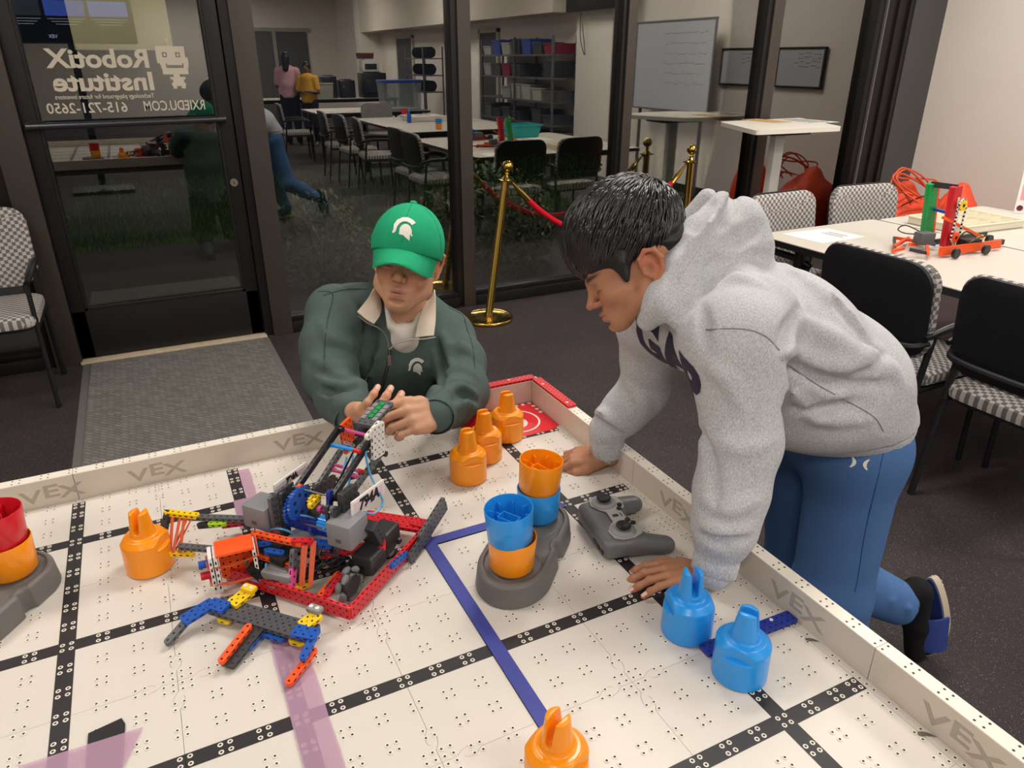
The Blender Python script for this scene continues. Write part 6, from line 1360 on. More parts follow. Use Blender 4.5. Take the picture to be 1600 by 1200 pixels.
# small robot on the table
RM2 = TR(atz(1480, 380, .742)); rb2_ = thing('small_robot', 'small colourful robot with a green and red tower on the pale table', 'robot', RM2)
RI2 = RM2.inverted()
def q3(u, v, y): return RI2 @ aty(u, v, y)
def qz(u, v, z): return RI2 @ atz(u, v, z)
def b2(a, b, up, m, w=1, t=.0064, name='beam', ext=.006, label=None): return beam_between(name, a, b, up, m, rb2_, w, t, True, label, ext)
gA = qz(1446, 372, .765); yt = aty(1446, 372, .60).y
def up_(base, u, v):  # point above a base point where the picture shows its top
    B_ = RM2 @ base; a = aty(u, v, B_.y); return RI2 @ a
b2(gA, up_(gA, 1457, 288), (0, -1, 0), M_grn, 4, .03, 'tower_post', label='green tower post'); g2 = gA + Vector((.035, -.01, 0)); b2(g2, up_(g2, 1466, 290), (0, -1, 0), M_org, 1, .012, 'tower_post')
rA = qz(1478, 382, .765); b2(rA, up_(rA, 1494, 293), (0, -1, 0), M_rdb, 4, .03, 'tower_post', label='red tower post'); r2 = rA + Vector((.03, -.012, 0)); b2(r2, up_(r2, 1497, 310), (0, -1, 0), M_wht, 1, .014, 'tower_post')
tpa = up_(gA, 1457, 288); tpb = up_(rA, 1494, 293); b2(tpa, tpb, (0, -1, 0), M_bk, 2, .012, 'cross_beam'); b2(gA + V3(0, 0, .14), rA + V3(0, 0, .14), (0, -1, 0), M_blb, 1, .02)
for k, (cu, cv, m, r) in enumerate(((1504, 321, M_yel, .024), (1492, 371, M_org, .024))):
    cpos = up_(r2 + V3(.01, -.02, 0), cu, cv); mb = MB(); mb.cyl(cpos + V3(0, -.006, 0), cpos + V3(0, .006, 0), r, 24); mb.cyl(cpos + V3(0, -.008, 0), cpos + V3(0, .008, 0), r * .3, 12, 1); part('sprocket', mb, [m, M_dk], rb2_)
c1 = up_(r2 + V3(.01, -.02, 0), 1504, 321); c2_ = up_(r2 + V3(.01, -.02, 0), 1492, 371); dd = (c2_ - c1).normalized(); sd = V3(dd.z, 0, -dd.x)
part('chain', MB().tube([c1 + sd * .028, (c1 + c2_) / 2 + sd * .026, c2_ + sd * .028, c2_ + dd * .028, c2_ - sd * .028, (c1 + c2_) / 2 - sd * .026, c1 - sd * .028, c1 - dd * .028], .0045, 6, smooth=5, closed=True), checker('white and black chain', 'e8e6e0', '1a1a1c', 110), rb2_)
b2(qz(1470, 393, .768), qz(1561, 381, .768), (0, -1, .1), M_org, 3, .014, 'base_rail', label='long orange base rail'); b2(qz(1550, 379, .765), qz(1566, 378, .765), (0, -1, 0), M_bk, 2, .014)
b2(qz(1462, 378, .765), qz(1540, 366, .765), (0, -1, .1), M_bk, 2, .010, 'base_rail'); b2(up_(r2, 1474, 340), qz(1535, 371, .78), (0, -1, 0), M_org, 1, .010, 'brace'); b2(qz(1515, 375, .785), qz(1535, 368, .785), (0, 0, 1), mat('lime plastic', 'a8d81e', .4), 1)
for u, v in ((1493, 398), (1540, 392), (1500, 384), (1545, 376)): c_ = qz(u, v, .758); part('wheel', MB().cyl(c_ + V3(0, -.008, .006), c_ + V3(0, .008, .006), .022, 18), M_blk, rb2_)
part('motor', MB().box((0, 0, 0), (.075, .055, .055), b=.006), M_gy, rb2_, TR(qz(1444, 372, .80), rz=-.2)); part('motor', MB().box((0, 0, 0), (.09, .05, .03), b=.004), M_blk, rb2_, TR(qz(1515, 378, .785), rz=-.2))
for a, b, m in (((1397, 385), (1420, 372), M_org), ((1395, 392), (1412, 388), M_org), ((1400, 372), (1440, 378), M_org), ((1423, 390), (1446, 395), M_bk), ((1422, 382), (1448, 380), M_org), ((1448, 380), (1450, 397), M_org), ((1432, 376), (1460, 382), M_blb), ((1397, 372), (1398, 390), M_bk)): b2(qz(*a, .772), qz(*b, .765), (0, 0, 1), m, 1, .014, 'claw_beam')
part('cable', MB().tube([qz(1438, 362, .82), qz(1415, 352, .84), qz(1403, 358, .82), qz(1412, 364, .79), qz(1430, 366, .80)], .003, 6, smooth=5), M_blk, rb2_); part('cable', MB().tube([up_(gA, 1462, 276), up_(gA, 1465, 284), up_(gA, 1473, 288)], .0015, 5, smooth=4), M_yel, rb2_)
part('cable', MB().tube([qz(1498, 372, .80), qz(1510, 362, .83), qz(1525, 372, .82), qz(1512, 380, .80), qz(1535, 370, .81)], .003, 6, smooth=5), M_blk, rb2_)
# orange drawstring bags on the floor by the glass corner
M_bag = mat('bright orange nylon', 'f2502a', .55, noise=.1, nscale=7)
def bag(c, r, h_, label, seed, cords=True, z0=0):
    b = thing('drawstring_bag', label, 'bag', TR(c)); s = SDF((-r - .06, -r - .06, -.02), (r + .06, r + .06, h_ + .14), .013); R = random.Random(seed)
    s.ell((0, 0, h_ * .42), (r, r * .8, h_ * .46), k=.02); s.ell((0, 0, h_ * .25), (r * .95, r * .8, h_ * .28), k=.08); s.cap((0, 0, h_ * .78), (.1 * r, 0, h_ * .90), r * .34, r * .22, k=.08)
    for k in range(11):
        a = 2 * pi * k / 11 + R.uniform(-.1, .1); ca, sa = math.cos(a), math.sin(a); s.chain([A((ca * r * .26, sa * r * .22, h_ * .86)), A((ca * r * .62, sa * r * .5, h_ * .74)), A((ca * r * .95, sa * r * .76, h_ * .48))], [.016, .020, .006], k=.03)
        s.chain([A((ca * r * .46, sa * r * .38, h_ * .86)), A((ca * r * .86, sa * r * .7, h_ * .70))], [.010, .008], k=.03, mode='s') if k % 2 else None
    s.half((0, 0, .004), (0, 0, -1)); V, F = s.mesh(); np_part('sack', relax(V, F, 1), F, M_bag, b)
    if cords:
        for k in range(5):
            p = [V3(R.uniform(-.5, .1) * r, R.uniform(-.8, -.3) * r, h_ * R.uniform(.78, .9)), V3(-r * R.uniform(.6, 1.1), -r * .4, h_ * R.uniform(.95, 1.1)), V3(-r * R.uniform(.2, .6), -r * .3, h_ * R.uniform(1.05, 1.22)), V3(r * R.uniform(.0, .7), -r * .4, h_ * R.uniform(.9, 1.05)), V3(r * .4, -r * .5, h_ * .8)]; part('cord', MB().tube(p, .007, 6, smooth=5), mat('orange cord', 'e8603c', .6), b)
        part('black_strap', MB().tube([V3(-r * .7, -r * .55, h_ * .78), V3(-r * .2, -r * .75, h_ * .90), V3(r * .45, -r * .72, h_ * .80), V3(r * .7, -r * .6, h_ * .66)], .012, 6, smooth=4, flat=.3), M_black, b)
    return b
bag((4.86, 2.58, 0), .34, .64, 'bright orange drawstring bag with looped cords on the floor by the glass corner', 2)
p = aty(1500, 300, 2.0); bag((p.x, 2.0, 0), .20, p.z + .10, 'second orange drawstring bag partly hidden behind the small robot tower', 5, False)
# sign standing on the far table
sg = thing('tabletop_sign', 'small printed sign with pink and blue panels at the right picture edge', 'sign', Matrix.Translation(atz(1583, 333, .741)) @ Matrix.Rotation(-.95, 4, 'Z') @ Matrix.Rotation(-.22, 4, 'X'))
part('sign_board', MB().box((.11, 0, .15), (.22, .006, .30), b=.002), M_wht, sg)
mb = MB(); mb.box((.11, -.0035, .22), (.19, .001, .08), 0).box((.11, -.0035, .12), (.19, .001, .09), 1); part('sign_panel', mb, [mat('pale blue print', '9cc4e0', .6), mat('pink print', 'e79aa8', .6)], sg, smooth=0)
mb = MB(); mb.lathe([(.016, 0), (.016, .001), (.012, .001), (.012, 0)], 20, 0, TR((.025, -.0035, .03), rx=pi / 2))
for z in (.10, .12, .14): mb.box((.11, -.0045, z), (.15, .0006, .006))
part('printed_line', mb, mat('maroon ink', '7c3a4c', .6), sg)
# brass posts and the red rope
M_brass = mat('polished brass', 'c9aa58', .14, 1); M_rope = cloth_mat('red velvet rope', 'd5182c', 300, .4)
def stanchion(base, top, label):
    base = Vector(base); top = Vector(top); s = thing('stanchion', label, 'stanchion', TR(base), 'brass rope posts'); d = top - base; H_ = d.length; T = d.to_track_quat('Z', 'Y').to_matrix().to_4x4()
    mb = MB(); mb.lathe([(.001, .0), (.160, .0), (.162, .004), (.162, .016), (.158, .022), (.150, .023), (.143, .020), (.08, .018), (.03, .020), (.001, .02)], 56); part('base', mb, M_brass, s)
    part('pole', MB().lathe([(.026, .016), (.026, .05), (.0245, .055), (.0245, H_ - .12), (.001, H_ - .12)], 24), M_brass, s, T)
    part('collar', MB().lathe([(.001, H_ - .118), (.052, H_ - .118), (.054, H_ - .113), (.03, H_ - .108), (.022, H_ - .10), (.012, H_ - .085), (.016, H_ - .075), (.011, H_ - .065), (.018, H_ - .055), (.001, H_ - .055)], 28), M_brass, s, T); part('ball', MB().sph((0, 0, H_ - .030), .035, 28), M_brass, s, T); return s
s1b = atz(763, 499, .0); s1t = aty(794, 252, s1b.y + .02); stanchion(s1b, s1t, 'tilted brass rope post with round base, right of the man'); s2t = V3(2.83, 2.80, 1.0); stanchion((2.83, 2.80, 0), s2t, 'upright brass rope post behind the boy, beside the high table')
def along(b, t, f): return Vector(b).lerp(Vector(t), f)
ra_ = along(s1b, s1t, .885) + V3(.03, 0, 0); rb_2 = along((2.83, 2.8, 0), s2t, .885) + V3(-.03, 0, 0); pts = [ra_.lerp(rb_2, t) - V3(0, 0, 1) * (.40 * 4 * t * (1 - t)) for t in [k / 14 for k in range(15)]]
rp = thing('barrier_rope', 'red velvet barrier rope hanging between the two brass posts', 'rope', TR(pts[7])); RR = TR(pts[7]).inverted()
part('rope', MB().tube([RR @ p for p in pts[1:-1]], .018, 12, smooth=3), M_rope, rp)
for i0, i1, k in ((0, 1, 0), (14, 13, 1)):
    a, b = RR @ pts[i0], RR @ pts[i1]; part('hook', MB().tube([a, a.lerp(b, .4), a.lerp(b, .75), b.lerp(b + (b - a), .25)], [.006, .010, .019, .021], 12), M_brass, rp)
# high table
zt_ = 1.14; qd = [atz(1124, 190, zt_), atz(1181, 204, zt_), atz(1317, 198, zt_), atz(1250, 184, zt_)]; hc = V3(3.30, 2.48, 0)
ht = thing('high_table', 'tall white pedestal table by the window with papers on top', 'table', TR(hc)); M_htw = mat('white laminate', 'e9e2d6', .35)
mb = MB(); cx_ = sum(p.x for p in qd) / 4 - hc.x; cy_ = sum(p.y for p in qd) / 4 - hc.y; qq = [((p.x - hc.x), (p.y - hc.y)) for p in qd]
def roundq(q, r=.05):
    out = []; n = len(q)
    for i in range(n):
        p = Vector(q[i]); a = Vector(q[i - 1]); b = Vector(q[(i + 1) % n]); da = (a - p).normalized() * r; db = (b - p).normalized() * r
        for t in (0, .25, .5, .75, 1): out.append(tuple((p + da) * (1 - t) ** 2 + p * 2 * t * (1 - t) + (p + db) * t * t))
    return out
rq = roundq(qq)
area = sum(rq[i][0] * rq[(i + 1) % len(rq)][1] - rq[(i + 1) % len(rq)][0] * rq[i][1] for i in range(len(rq)))
if area < 0: rq = rq[::-1]
part('tabletop', MB().prism(rq, zt_ - .028, zt_), M_htw, ht, smooth=30)
part('pedestal', MB().box((0, 0, .58), (.085, .055, 1.06), b=.006), mat('white painted steel', 'dcd8d2', .4), ht); part('foot', MB().box((0, 0, .02), (.50, .08, .04), b=.008).box((0, 0, .02), (.08, .50, .035), b=.008), M_htw, ht); part('bracket', MB().box((0, 0, 1.095), (.34, .26, .025), b=.004), M_black, ht)
c_ = atz(1197, 189, zt_); tag(part('paper_sheet', MB().box((c_.x, c_.y, zt_ + .0015), (.16, .34, .002), 0, None), mat('kraft paper', 'c09a62', .7)), 'brown paper sheet on the tall white table', 'paper')
c_ = atz(1255, 189, zt_); ps2 = tag(part('paper_sheet', MB().box((c_.x, c_.y, zt_ + .0012), (.28, .40, .0015))  , mat('printed paper', 'dcdcd4', .7)), 'printed white sheet on the tall white table', 'paper')
mb = MB(); R_ = random.Random(1)
for k in range(9): mb.box((c_.x - .0 + R_.uniform(-.02, .02), c_.y - .16 + k * .038, zt_ + .0024), (.20, .012, .0006))
part('printed_line', mb, mat('dark print', '44504a', .8), ps2)
# ================================================================ the room behind the camera (seen as reflections in the glass)
def wbox(x0, x1, y0, y1, z0, z1): return (((x0 + x1) / 2, (y0 + y1) / 2, (z0 + z1) / 2), (x1 - x0, y1 - y0, z1 - z0))
struct('trim_10', MB().box(*wbox(4.95, 5.47, -12.4, -2.5, 2.15, CEIL)), mat('bulkhead paint', 'd4c9ba', .8), cat='beam')
struct('trim_11', MB().box(*wbox(5.28, 5.47, -2.37, -1.45, 0, CEIL)), M_wall, cat='column'); struct('trim_12', MB().box(*wbox(4.95, 5.47, -12.9, -12.4, 0, CEIL)), M_wall, cat='column')
M_dkd = mat('doorway shade grey', '3f3f3e', .6)  # panel colour stands in for the shade of the open door recesses
def wall_door(n, y0, y1, z1, lab):
    d = struct('door_%d' % n, MB().box(*wbox(5.43, 5.47, y0, y1, 0, z1)), M_dkd, label=lab)
    part('door_frame', MB().box(*wbox(5.415, 5.47, y0 - .06, y0, 0, z1 + .06)).box(*wbox(5.415, 5.47, y1, y1 + .06, 0, z1 + .06)).box(*wbox(5.415, 5.47, y0 - .06, y1 + .06, z1, z1 + .06)), mat('door casing', 'c9beae', .6), d)
wall_door(2, rx(622, 80, 5.45).y, rx(645, 80, 5.45).y, 1.98, 'dark gray panel painted as a shaded doorway'); wall_door(3, rx(752, 80, 5.45).y, rx(778, 80, 5.45).y, 1.98, 'dark gray panel painted as a shaded doorway')
a, b = ry(396, 50, Y0 + .04), ry(479, 50, Y0 + .04); d4 = struct('door_4', MB().box(*wbox(a.x, b.x, Y0, Y0 + .03, 0, b.z)), mat('glazed grey', '5c5d5c', .4))
part('mullion', MB().box(*wbox((a.x + b.x) / 2 - .25, (a.x + b.x) / 2 - .15, Y0 + .03, Y0 + .06, 0, b.z)).box(*wbox(a.x - .1, b.x + .1, Y0 + .03, Y0 + .05, b.z, b.z + .1)), mat('pale door casing', 'a9a79f', .6), d4)
# tables and chairs behind
long_table(2.30, 3.95, -3.75, -1.25, 'pale laminate table behind the camera with the white carton, seen reflected in the glass'); long_table(2.05, 4.0, -6.3, -5.0, 'farther pale laminate table behind the camera with the clear bin, seen reflected in the glass')
long_table(1.6, 4.6, -9.2, -8.3, 'equipment table at the back of the room, seen reflected in the glass', .80)
for i, (x, y, r, lab) in enumerate(((2.05, -1.75, -1.45, 'nearest black chair beside the carton table, seen reflected'), (2.0, -2.45, -1.6, 'second black chair beside the carton table, seen reflected'), (1.95, -3.15, -1.5, 'third black chair beside the carton table, seen reflected'), (1.75, -5.3, -1.5, 'black chair by the farther table, seen reflected left of the brass post'), (2.9, -4.4, 0.1, 'black chair between the two rear tables, seen reflected'))): dup(ch1, TR((x, y, 0), rz=r), lab)
def lidbox(x0, x1, y0, y1, z0, z1, m, lab, cat='box', name='storage_box', lid=None, lm=None):
    b = thing(name, lab, cat, TR(((x0 + x1) / 2, (y0 + y1) / 2, z0))); w_, d_, h_ = x1 - x0, y1 - y0, z1 - z0
    part('body', MB().prism([(-w_ * .46, -d_ * .46), (w_ * .46, -d_ * .46), (w_ * .46, d_ * .46), (-w_ * .46, d_ * .46)], 0, h_ * .9, top=[(-w_ / 2, -d_ / 2), (w_ / 2, -d_ / 2), (w_ / 2, d_ / 2), (-w_ / 2, d_ / 2)]), m, b); part('lid', MB().box((0, 0, h_ * .95), (w_ + .02, d_ + .02, h_ * .1), b=.004), lm or m, b); return b
M_clear = mat('clear bin plastic', '9aa4a8', .3, alpha=.55)
M_blue_l = mat('blue lid', '2b49b0', .4); M_bkp = mat('printer black', '141416', .4); M_grb = mat('warm grey plastic', '9a948c', .6)
lidbox(3.25, 3.92, -5.6, -5.2, .745, 1.22, M_clear, 'clear storage bin with a blue lid on a rear table, seen reflected in the glass', lm=M_blue_l)
pz = lidbox(2.85, 3.36, -3.2, -2.7, .745, .81, mat('white carton', 'e8e4dc', .7), 'flat white pizza carton on a rear table, seen reflected in the glass', name='flat_carton')
part('red_print', MB().lathe([(.09, 0), (.09, .0008), (0, .0008)], 28, 0, TR((0, 0, .0665), s=(1.4, .8, 1))), mat('faded red print', 'c98a84', .7), pz, smooth=0)
def openbin(x0, x1, y0, y1, z0, h_, m, lab):
    b = thing('plastic_bin', lab, 'bin', TR(((x0 + x1) / 2, (y0 + y1) / 2, z0))); w_, d_ = x1 - x0, y1 - y0; mb = MB(); t = .006
    lo = [(-w_ * .42, -d_ * .42), (w_ * .42, -d_ * .42), (w_ * .42, d_ * .42), (-w_ * .42, d_ * .42)]; hi_ = [(-w_ / 2, -d_ / 2), (w_ / 2, -d_ / 2), (w_ / 2, d_ / 2), (-w_ / 2, d_ / 2)]
    mb.prism(lo, 0, h_, cap=False, top=hi_); mb.add([(x, y, .004) for x, y in lo], [(0, 1, 2, 3)]); mb.prism([(x * .96, y * .96) for x, y in lo], .004, h_, cap=False, top=[(x * .96, y * .96) for x, y in hi_]); part('bin_body', mb, m, b)
    part('rim', MB().box((0, d_ / 2, h_), (w_ + .03, .02, .01), b=.002).box((0, -d_ / 2, h_), (w_ + .03, .02, .01), b=.002).box((w_ / 2, 0, h_), (.02, d_, .01), b=.002).box((-w_ / 2, 0, h_), (.02, d_, .01), b=.002), m, b); return b
openbin(3.06, 3.46, -.36, -.04, .742, .13, mat('teal plastic', '14a7a8', .4), 'teal plastic bin on the right laminate table, seen reflected in the glass')
rr_ = thing('red_robot_parts', 'dark red robot chassis on the laminate table, seen reflected in the glass', 'robot', TR((2.66, -.06, .742)))
for y_ in (-.09, .09): part('chassis_rail', beam_mb(24, 2), [mat('dark red', '8c1420', .4), M_dk], rr_, TR((0, y_, .02), rx=pi / 2)); 
for x_ in (-.15, .15): part('chassis_rail', beam_mb(14, 2), [mat('dark red', '8c1420', .4), M_dk], rr_, TR((x_, 0, .02), rz=pi / 2) @ TR(rx=pi / 2))
part('motor', MB().box((.02, 0, .05), (.10, .08, .06), b=.006), M_gy, rr_); part('motor', MB().box((-.08, .02, .08), (.07, .06, .07), b=.006), M_blb, rr_); part('beam', beam_mb(16, 1), [M_bl, M_dk], rr_, TR((-.06, 0, .13), ry=.5))
for x_ in (-.12, .12):
    for y_ in (-.11, .11): part('wheel', MB().cyl((x_, y_ - .01, .032), (x_, y_ + .01, .032), .031, 18), M_blk, rr_)
for k, (x_, y_, rz_) in enumerate(((3.15, .35, .2), (3.35, .12, -.1), (3.0, .05, .5))): tag(part('paper_sheet', MB().box((x_, y_, .7415 + .001 * k), (.22, .30, .001), 0), MATS['white paper']), ['white paper sheet on the right laminate table, farthest from the teal bin, seen reflected', 'white paper sheet on the right laminate table, closest to the wall, seen reflected', 'white paper sheet on the right laminate table, beside the table seam, seen reflected'][k], 'paper')
bt = thing('blue_bottle', 'small blue bottle beside the flat carton, seen reflected in the glass', 'bottle', TR((2.78, -2.60, .742))); part('bottle_body', MB().lathe([(.001, 0), (.03, 0), (.03, .10), (.012, .13), (.012, .15), (.001, .15)], 20), M_blb, bt); part('cap', MB().lathe([(.014, .15), (.014, .18), (.001, .18)], 16), M_bl, bt)
cu = thing('red_cup', 'small red cup behind the flat carton, seen reflected in the glass', 'cup', TR((3.0, -3.45, .742))); part('cup_body', MB().lathe([(.001, .003), (.035, .003), (.05, .13), (.047, .13), (.033, .01), (.001, .008)], 24), M_rd, cu)
cup(M_bl, 'blue cup-up pin on the orange one on the rear table, seen reflected', TR((2.78, -1.48, .80)), 'inverted game pins'); cup(M_or, 'orange cup-up pin on the rear table, seen reflected', TR((2.78, -1.48, .742)), 'inverted game pins')
# equipment on the back table
def printer(x, y, w_, d_, h_, z, m, lab, name='desktop_printer'):
    p = thing(name, lab, 'printer', TR((x, y, z))); part('housing', MB().box((0, 0, h_ / 2), (w_, d_, h_), b=.02), m, p); part('front_panel', MB().box((0, d_ / 2 + .004, h_ * .45), (w_ * .7, .01, h_ * .5), b=.003), mat('smoked panel', '2c2f33', .2), p); part('top_tray', MB().box((0, 0, h_ + .01), (w_ * .6, d_ * .6, .02), b=.004), m, p); return p
printer(3.15, -8.75, .30, .35, .42, .80, M_bkp, 'black machine at the left of the rear equipment table, seen reflected'); printer(3.52, -8.75, .32, .35, .34, .80, M_bkp, 'black machine in the middle of the rear equipment table, seen reflected'); printer(4.05, -8.6, .50, .45, .48, .80, M_bkp, 'large black machine on the rear equipment table, seen reflected'); printer(4.0, -8.6, .36, .32, .22, 1.30, mat('white machine', 'c9c9c6', .5), 'white machine on top of the large black one, seen reflected')
lidbox(3.78, 4.1, -8.72, -8.5, 1.545, 1.66, mat('maroon box', '5a2026', .6), 'maroon carton on top of the white machine, seen reflected', lm=mat('tan lid', 'b98f4a', .6))
lidbox(2.75, 3.15, -8.45, -8.32, .80, 1.10, M_grb, 'gray padded case on the rear equipment table, seen reflected')
# shelving with bins
M_wire = mat('grey shelf steel', '6f7072', .4, .6); sh = thing('shelf_unit', 'gray steel shelf unit full of bins against the right wall, seen reflected', 'shelf', TR((5.2, -3.8, 0))); YL = 1.25
for sx in (-.2, .2):
    for sy in (-1, 0, 1): part('post', MB().box((sx, sy * YL, .93), (.03, .03, 1.86)), M_wire, sh)
ZS = (.30, .62, .95, 1.28, 1.60)
for z in ZS: part('shelf_board', MB().box((0, 0, z), (.46, 2 * YL + .05, .025)), M_wire, sh)
R_ = random.Random(21); cols = ['3a3b3e', '5a5b5d', '8a1a30', '2f4aa0', '9a9a98', '46484a', 'b0ada4', '33343a']; gb = ['lowest', 'second', 'third', 'fourth', 'top']; n_ = 0
pos_w = ['at the window end', 'second from the window end', 'third from the window end', 'middle', 'third from the far end', 'second from the far end', 'at the far end']
for zi, z in enumerate(ZS):
    for k in range(7):
        if R_.random() < .12: continue
        y_ = -3.8 + YL - .17 - k * .36; h_ = R_.uniform(.12, .22); cn = cols[R_.randint(0, 7)]; c = thing('storage_bin', '%s storage bin on the %s shelf, %s, seen reflected' % ({'3a3b3e': 'charcoal', '5a5b5d': 'gray', '8a1a30': 'red', '2f4aa0': 'blue', '9a9a98': 'pale gray', '46484a': 'dark gray', 'b0ada4': 'cream', '33343a': 'black'}[cn], gb[zi], pos_w[k]), 'bin', TR((5.2, y_, z + .013)), 'bins on the steel shelf unit'); part('body', MB().prism([(-.17, -.13), (.17, -.13), (.17, .13), (-.17, .13)], 0, h_, top=[(-.19, -.15), (.19, -.15), (.19, .15), (-.19, .15)]), mat('bin ' + cn, cn, .5), c); part('rim', MB().box((0, 0, h_), (.40, .32, .014), b=.003), mat('bin ' + cn, cn, .5), c)
r2s = thing('wire_rack', 'smaller steel rack with spools farther along the right wall, seen reflected', 'shelf', TR((4.75, -7.3, 0)))
for sx in (-.2, .2):
    for sy in (-.5, .5): part('post', MB().box((sx, sy, .88), (.025, .025, 1.76)), M_wire, r2s)
for z in (.5, .95, 1.25, 1.55):
    part('shelf_board', MB().box((0, 0, z), (.44, 1.04, .02)), M_wire, r2s)
for zi, z in enumerate((.95, 1.25, 1.55)):
    for k in range(5): t = thing('filament_spool', '%s black spool %s of the wire rack, seen reflected' % (['nearest', 'second', 'middle', 'fourth', 'farthest'][k], ['low on', 'in the middle tier', 'on the top tier'][zi]), 'spool', TR((4.75, -6.92 - k * .19, z + .11)), 'spools on the wire rack'); part('spool', MB().lathe([(.03, -.03), (.10, -.03), (.10, -.024), (.07, -.022), (.07, .022), (.10, .024), (.10, .03), (.03, .03)], 24, 0, TR(rx=pi / 2)), M_bkp, t)
# boards
def board(x, y0, y1, z0, z1, lab, marks, name='whiteboard', fr='26272a'):
    b = thing(name, lab, 'whiteboard', TR((x, (y0 + y1) / 2, (z0 + z1) / 2))); w_, h_ = y1 - y0, z1 - z0; part('panel', MB().box((0, 0, 0), (.012, w_, h_)), mat('whiteboard surface', 'b9bcc2', .35), b)
    part('frame', MB().box((-.004, 0, h_ / 2), (.024, w_ + .03, .02), b=.003).box((-.004, 0, -h_ / 2), (.024, w_ + .03, .02), b=.003).box((-.004, w_ / 2, 0), (.024, .02, h_), b=.003).box((-.004, -w_ / 2, 0), (.024, .02, h_), b=.003), mat('board frame ' + fr, fr, .4), b)
    mb = MB(); R = random.Random(marks)
    for k in range(marks):
        z = h_ * .36 - k * h_ * .11; y = w_ * .4
        while y > -w_ * .1: l = R.uniform(.02, .07); mb.box((-.0068, y, z + R.uniform(-.01, .01)), (.0006, l, .006)); y -= l + .02
    part('marker_writing', mb, mat('grey marker', '6a6d74', .7), b, smooth=0); return b
board(5.445, 1.40, 2.0, 1.29, 1.65, 'small whiteboard on the right wall nearest the glass, corner just inside the right picture edge', 4); board(5.445, .56, 1.33, 1.29, 1.65, 'small whiteboard on the right wall, second from the glass, seen reflected', 3)
wb_ = board(5.25, -.84, .63, .98, 1.96, 'large whiteboard on a stand before the right wall, seen reflected', 6, 'standing_whiteboard', '6a6c6e')
for y_ in (-.6, .6): part('stand_leg', MB().box((.02, y_, -.98), (.03, .03, 1.0)).box((.0, y_, -1.455), (.5, .03, .03)), M_wire, wb_)
tv = thing('wall_screen', 'dark screen hung high by the right wall column, seen reflected', 'screen', TR((5.12, -1.75, 2.5))); part('bezel', MB().box((0, 0, 0), (.06, 1.25, .72), b=.008), M_bkp, tv); part('mount', MB().box((.1, 0, 0), (.16, .2, .2)), M_wire, tv); part('loose_cable', MB().tube([(.02, -.3, -.36), (.06, -.35, -.7), (.08, -.25, -.9), (.05, -.3, -.5)], .006, 6, smooth=5), M_blk, tv)
# screen whose reflection shows in the door glass
a, b = ry(2, 66, -3.2), ry(212, 62, -3.2); sc_ = thing('display_screen', 'large black display with dim app tiles behind the camera, seen reflected in the door', 'screen', TR(((a.x + b.x) / 2, -3.2, a.z + .42))); W2 = b.x - a.x
part('bezel', MB().box((0, 0, 0), (W2 + .04, .05, .86), b=.006), M_bkp, sc_); part('screen_surface', MB().box((0, .026, 0), (W2, .004, .82)), mat('black screen', '07080c', .15), sc_, smooth=0)
mb = MB()
for k in range(3): mb.box((-W2 / 2 + W2 * (k + .5) / 3.1 + .03, .029, -.06), (W2 / 3.4, .001, .16), k)
part('app_tile', mb, [mat('dim tile %d' % k, c, .5, emit=c, estr=.9) for k, c in enumerate(('28303c', '3c5cc8', '5a78d8'))], sc_, smooth=0)
mb = MB()
for k in range(3):
    for j in range(3): mb.box((-W2 / 2 + W2 * (k + .5) / 3.1 + .03, .029, -.17 - j * .028), (W2 / 3.6 * (1 - j * .2), .001, .007))
part('caption_line', mb, mat('dim white glow', 'aab0c0', .5, emit='aab4d0', estr=.6), sc_, smooth=0)
part('logo', text_mb('VEX', .05, .0004, .001, M=Matrix.Translation((-W2 * .12, .029, -.37)) @ Matrix.Rotation(pi, 4, 'Z') @ Matrix.Rotation(pi / 2, 4, 'X')), mat('blue white glow', 'c8d4f0', .5, emit='9ab8ff', estr=1.2), sc_, smooth=0)
part('stand', MB().box((0, -.05, -1.2), (.08, .06, 1.7)).box((0, -.05, -a.z - .40), (.7, .5, .04)), M_black, sc_)
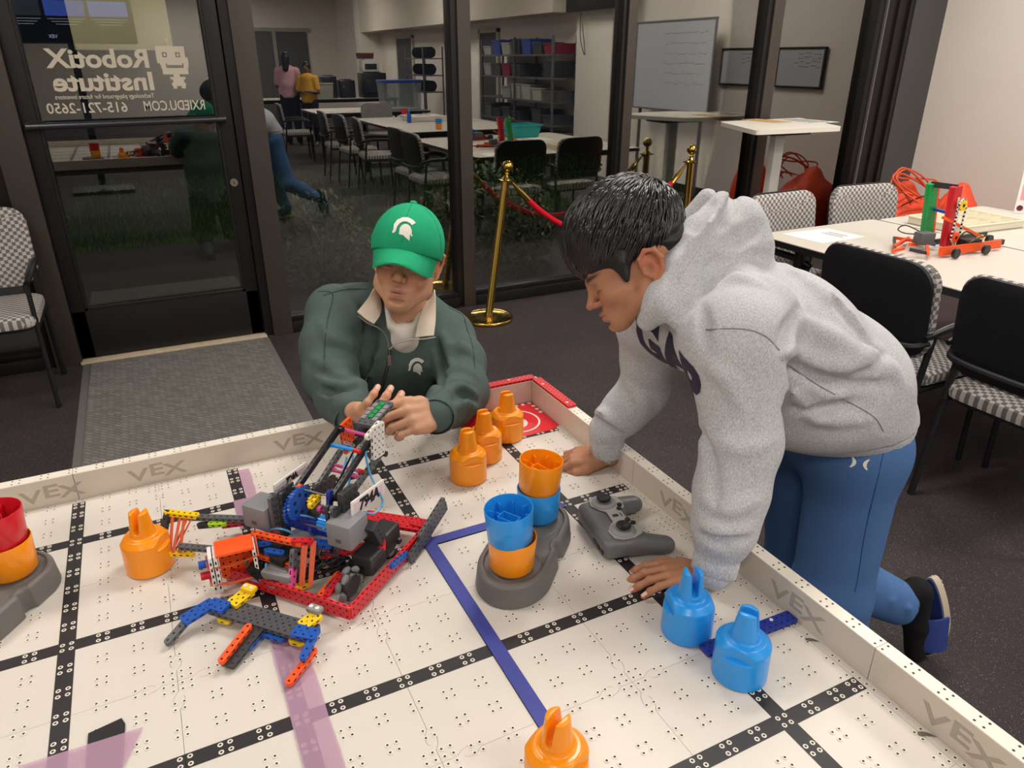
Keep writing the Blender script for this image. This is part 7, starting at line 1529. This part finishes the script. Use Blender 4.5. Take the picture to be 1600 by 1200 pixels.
# two people standing at the back
def small_person(x, y, h_, shirt, pants, skin, lab, rz_, long_hair=False):
    k = h_ / 1.7; p = thing('person', lab, 'person', TR((x, y, 0), rz=rz_)); s = SDF((-.32 * k, -.36 * k, 0), (.42 * k, .36 * k, 1.8 * k), .016 * k); q = lambda *a: A(a) * k
    s.ell(q(0, 0, 1.575), A((.088, .072, .11)) * k); s.cap(q(0, 0, 1.5), q(-.01, 0, 1.38), .05 * k); s.chain([q(0, 0, 1.32), q(0, 0, .95)], [.11 * k, .11 * k], flat=(0, 1, 0, .8))
    el = []
    for sy in (-1, 1): s.chain([q(0, sy * .18, 1.36), q(.03, sy * .23, 1.10), q(.22, sy * .10, 1.12)], [.045 * k, .038 * k, .026 * k]); s.chain([q(.22, sy * .1, 1.12), q(.30, sy * .06, 1.13)], [.028 * k, .022 * k]); s.chain([q(0, sy * .09, .92), q(.01, sy * .095, .5), q(-.01, sy * .1, .08), q(.10, sy * .1, .03)], [.075 * k, .055 * k, .04 * k, .035 * k])
    V, F = s.mesh(); np_part('body', V, F, M_skin, p, color=np.tile(np.array(skin), (len(V), 1)))
    s = SDF((-.3 * k, -.36 * k, .8 * k), (.3 * k, .36 * k, 1.5 * k), .016 * k); s.chain([q(0, 0, 1.36), q(0, 0, 1.12), q(0, 0, .92)], [.125 * k, .135 * k, .14 * k], flat=(0, 1, 0, .78), k=.04)
    for sy in (-1, 1): s.chain([q(0, sy * .17, 1.37), q(.03, sy * .22, 1.16)], [.07 * k, .062 * k], k=.03)
    s.half(q(0, 0, .88), (0, 0, -1)); V, F = s.mesh(); np_part('shirt', V, F, cloth_mat('shirt ' + shirt, shirt, 300, .2), p)
    s = SDF((-.2 * k, -.24 * k, .06 * k), (.2 * k, .24 * k, 1.0 * k), .016 * k)
    for sy in (-1, 1): s.chain([q(0, sy * .08, .90), q(.01, sy * .095, .5), q(-.01, sy * .1, .10)], [.115 * k, .08 * k, .06 * k], k=.03)
    V, F = s.mesh(); np_part('trousers', V, F, cloth_mat('pants ' + pants, pants, 300, .2), p)
    s = SDF((-.16 * k, -.14 * k, 1.25 * k), (.14 * k, .14 * k, 1.75 * k), .012 * k); s.ell(q(-.015, 0, 1.60), A((.098, .085, .105)) * k)
    if long_hair: s.chain([q(-.05, 0, 1.6), q(-.09, 0, 1.40)], [.08 * k, .06 * k])
    s.ell(q(.095, 0, 1.54), A((.06, .07, .075)) * k, k=.02, mode='s'); V, F = s.mesh(); np_part('hair', V, F, M_hair, p); return p
a = ry(447, 100, -7.75); ad = small_person(a.x, -7.75, 1.66, 'c79aa4', '23252c', (.22, .12, .08), 'person in a pink shirt standing at the back of the room, seen reflected', -1.2, True)
b = ry(477, 110, -7.55); small_person(b.x, -7.45, 1.50, 'c9963a', '1f222a', (.20, .11, .07), 'person in a mustard yellow shirt standing beside the pink-shirted one, seen reflected', 2.2)
tag(part('paper_sheet', MB().box((0, 0, 0), (.004, .22, .28)), MATS['white paper'], None, TR((a.x + .13, -8.02, 1.13), rz=-1.2, ry=.3)), 'white paper held by the person in pink, seen reflected', 'paper')
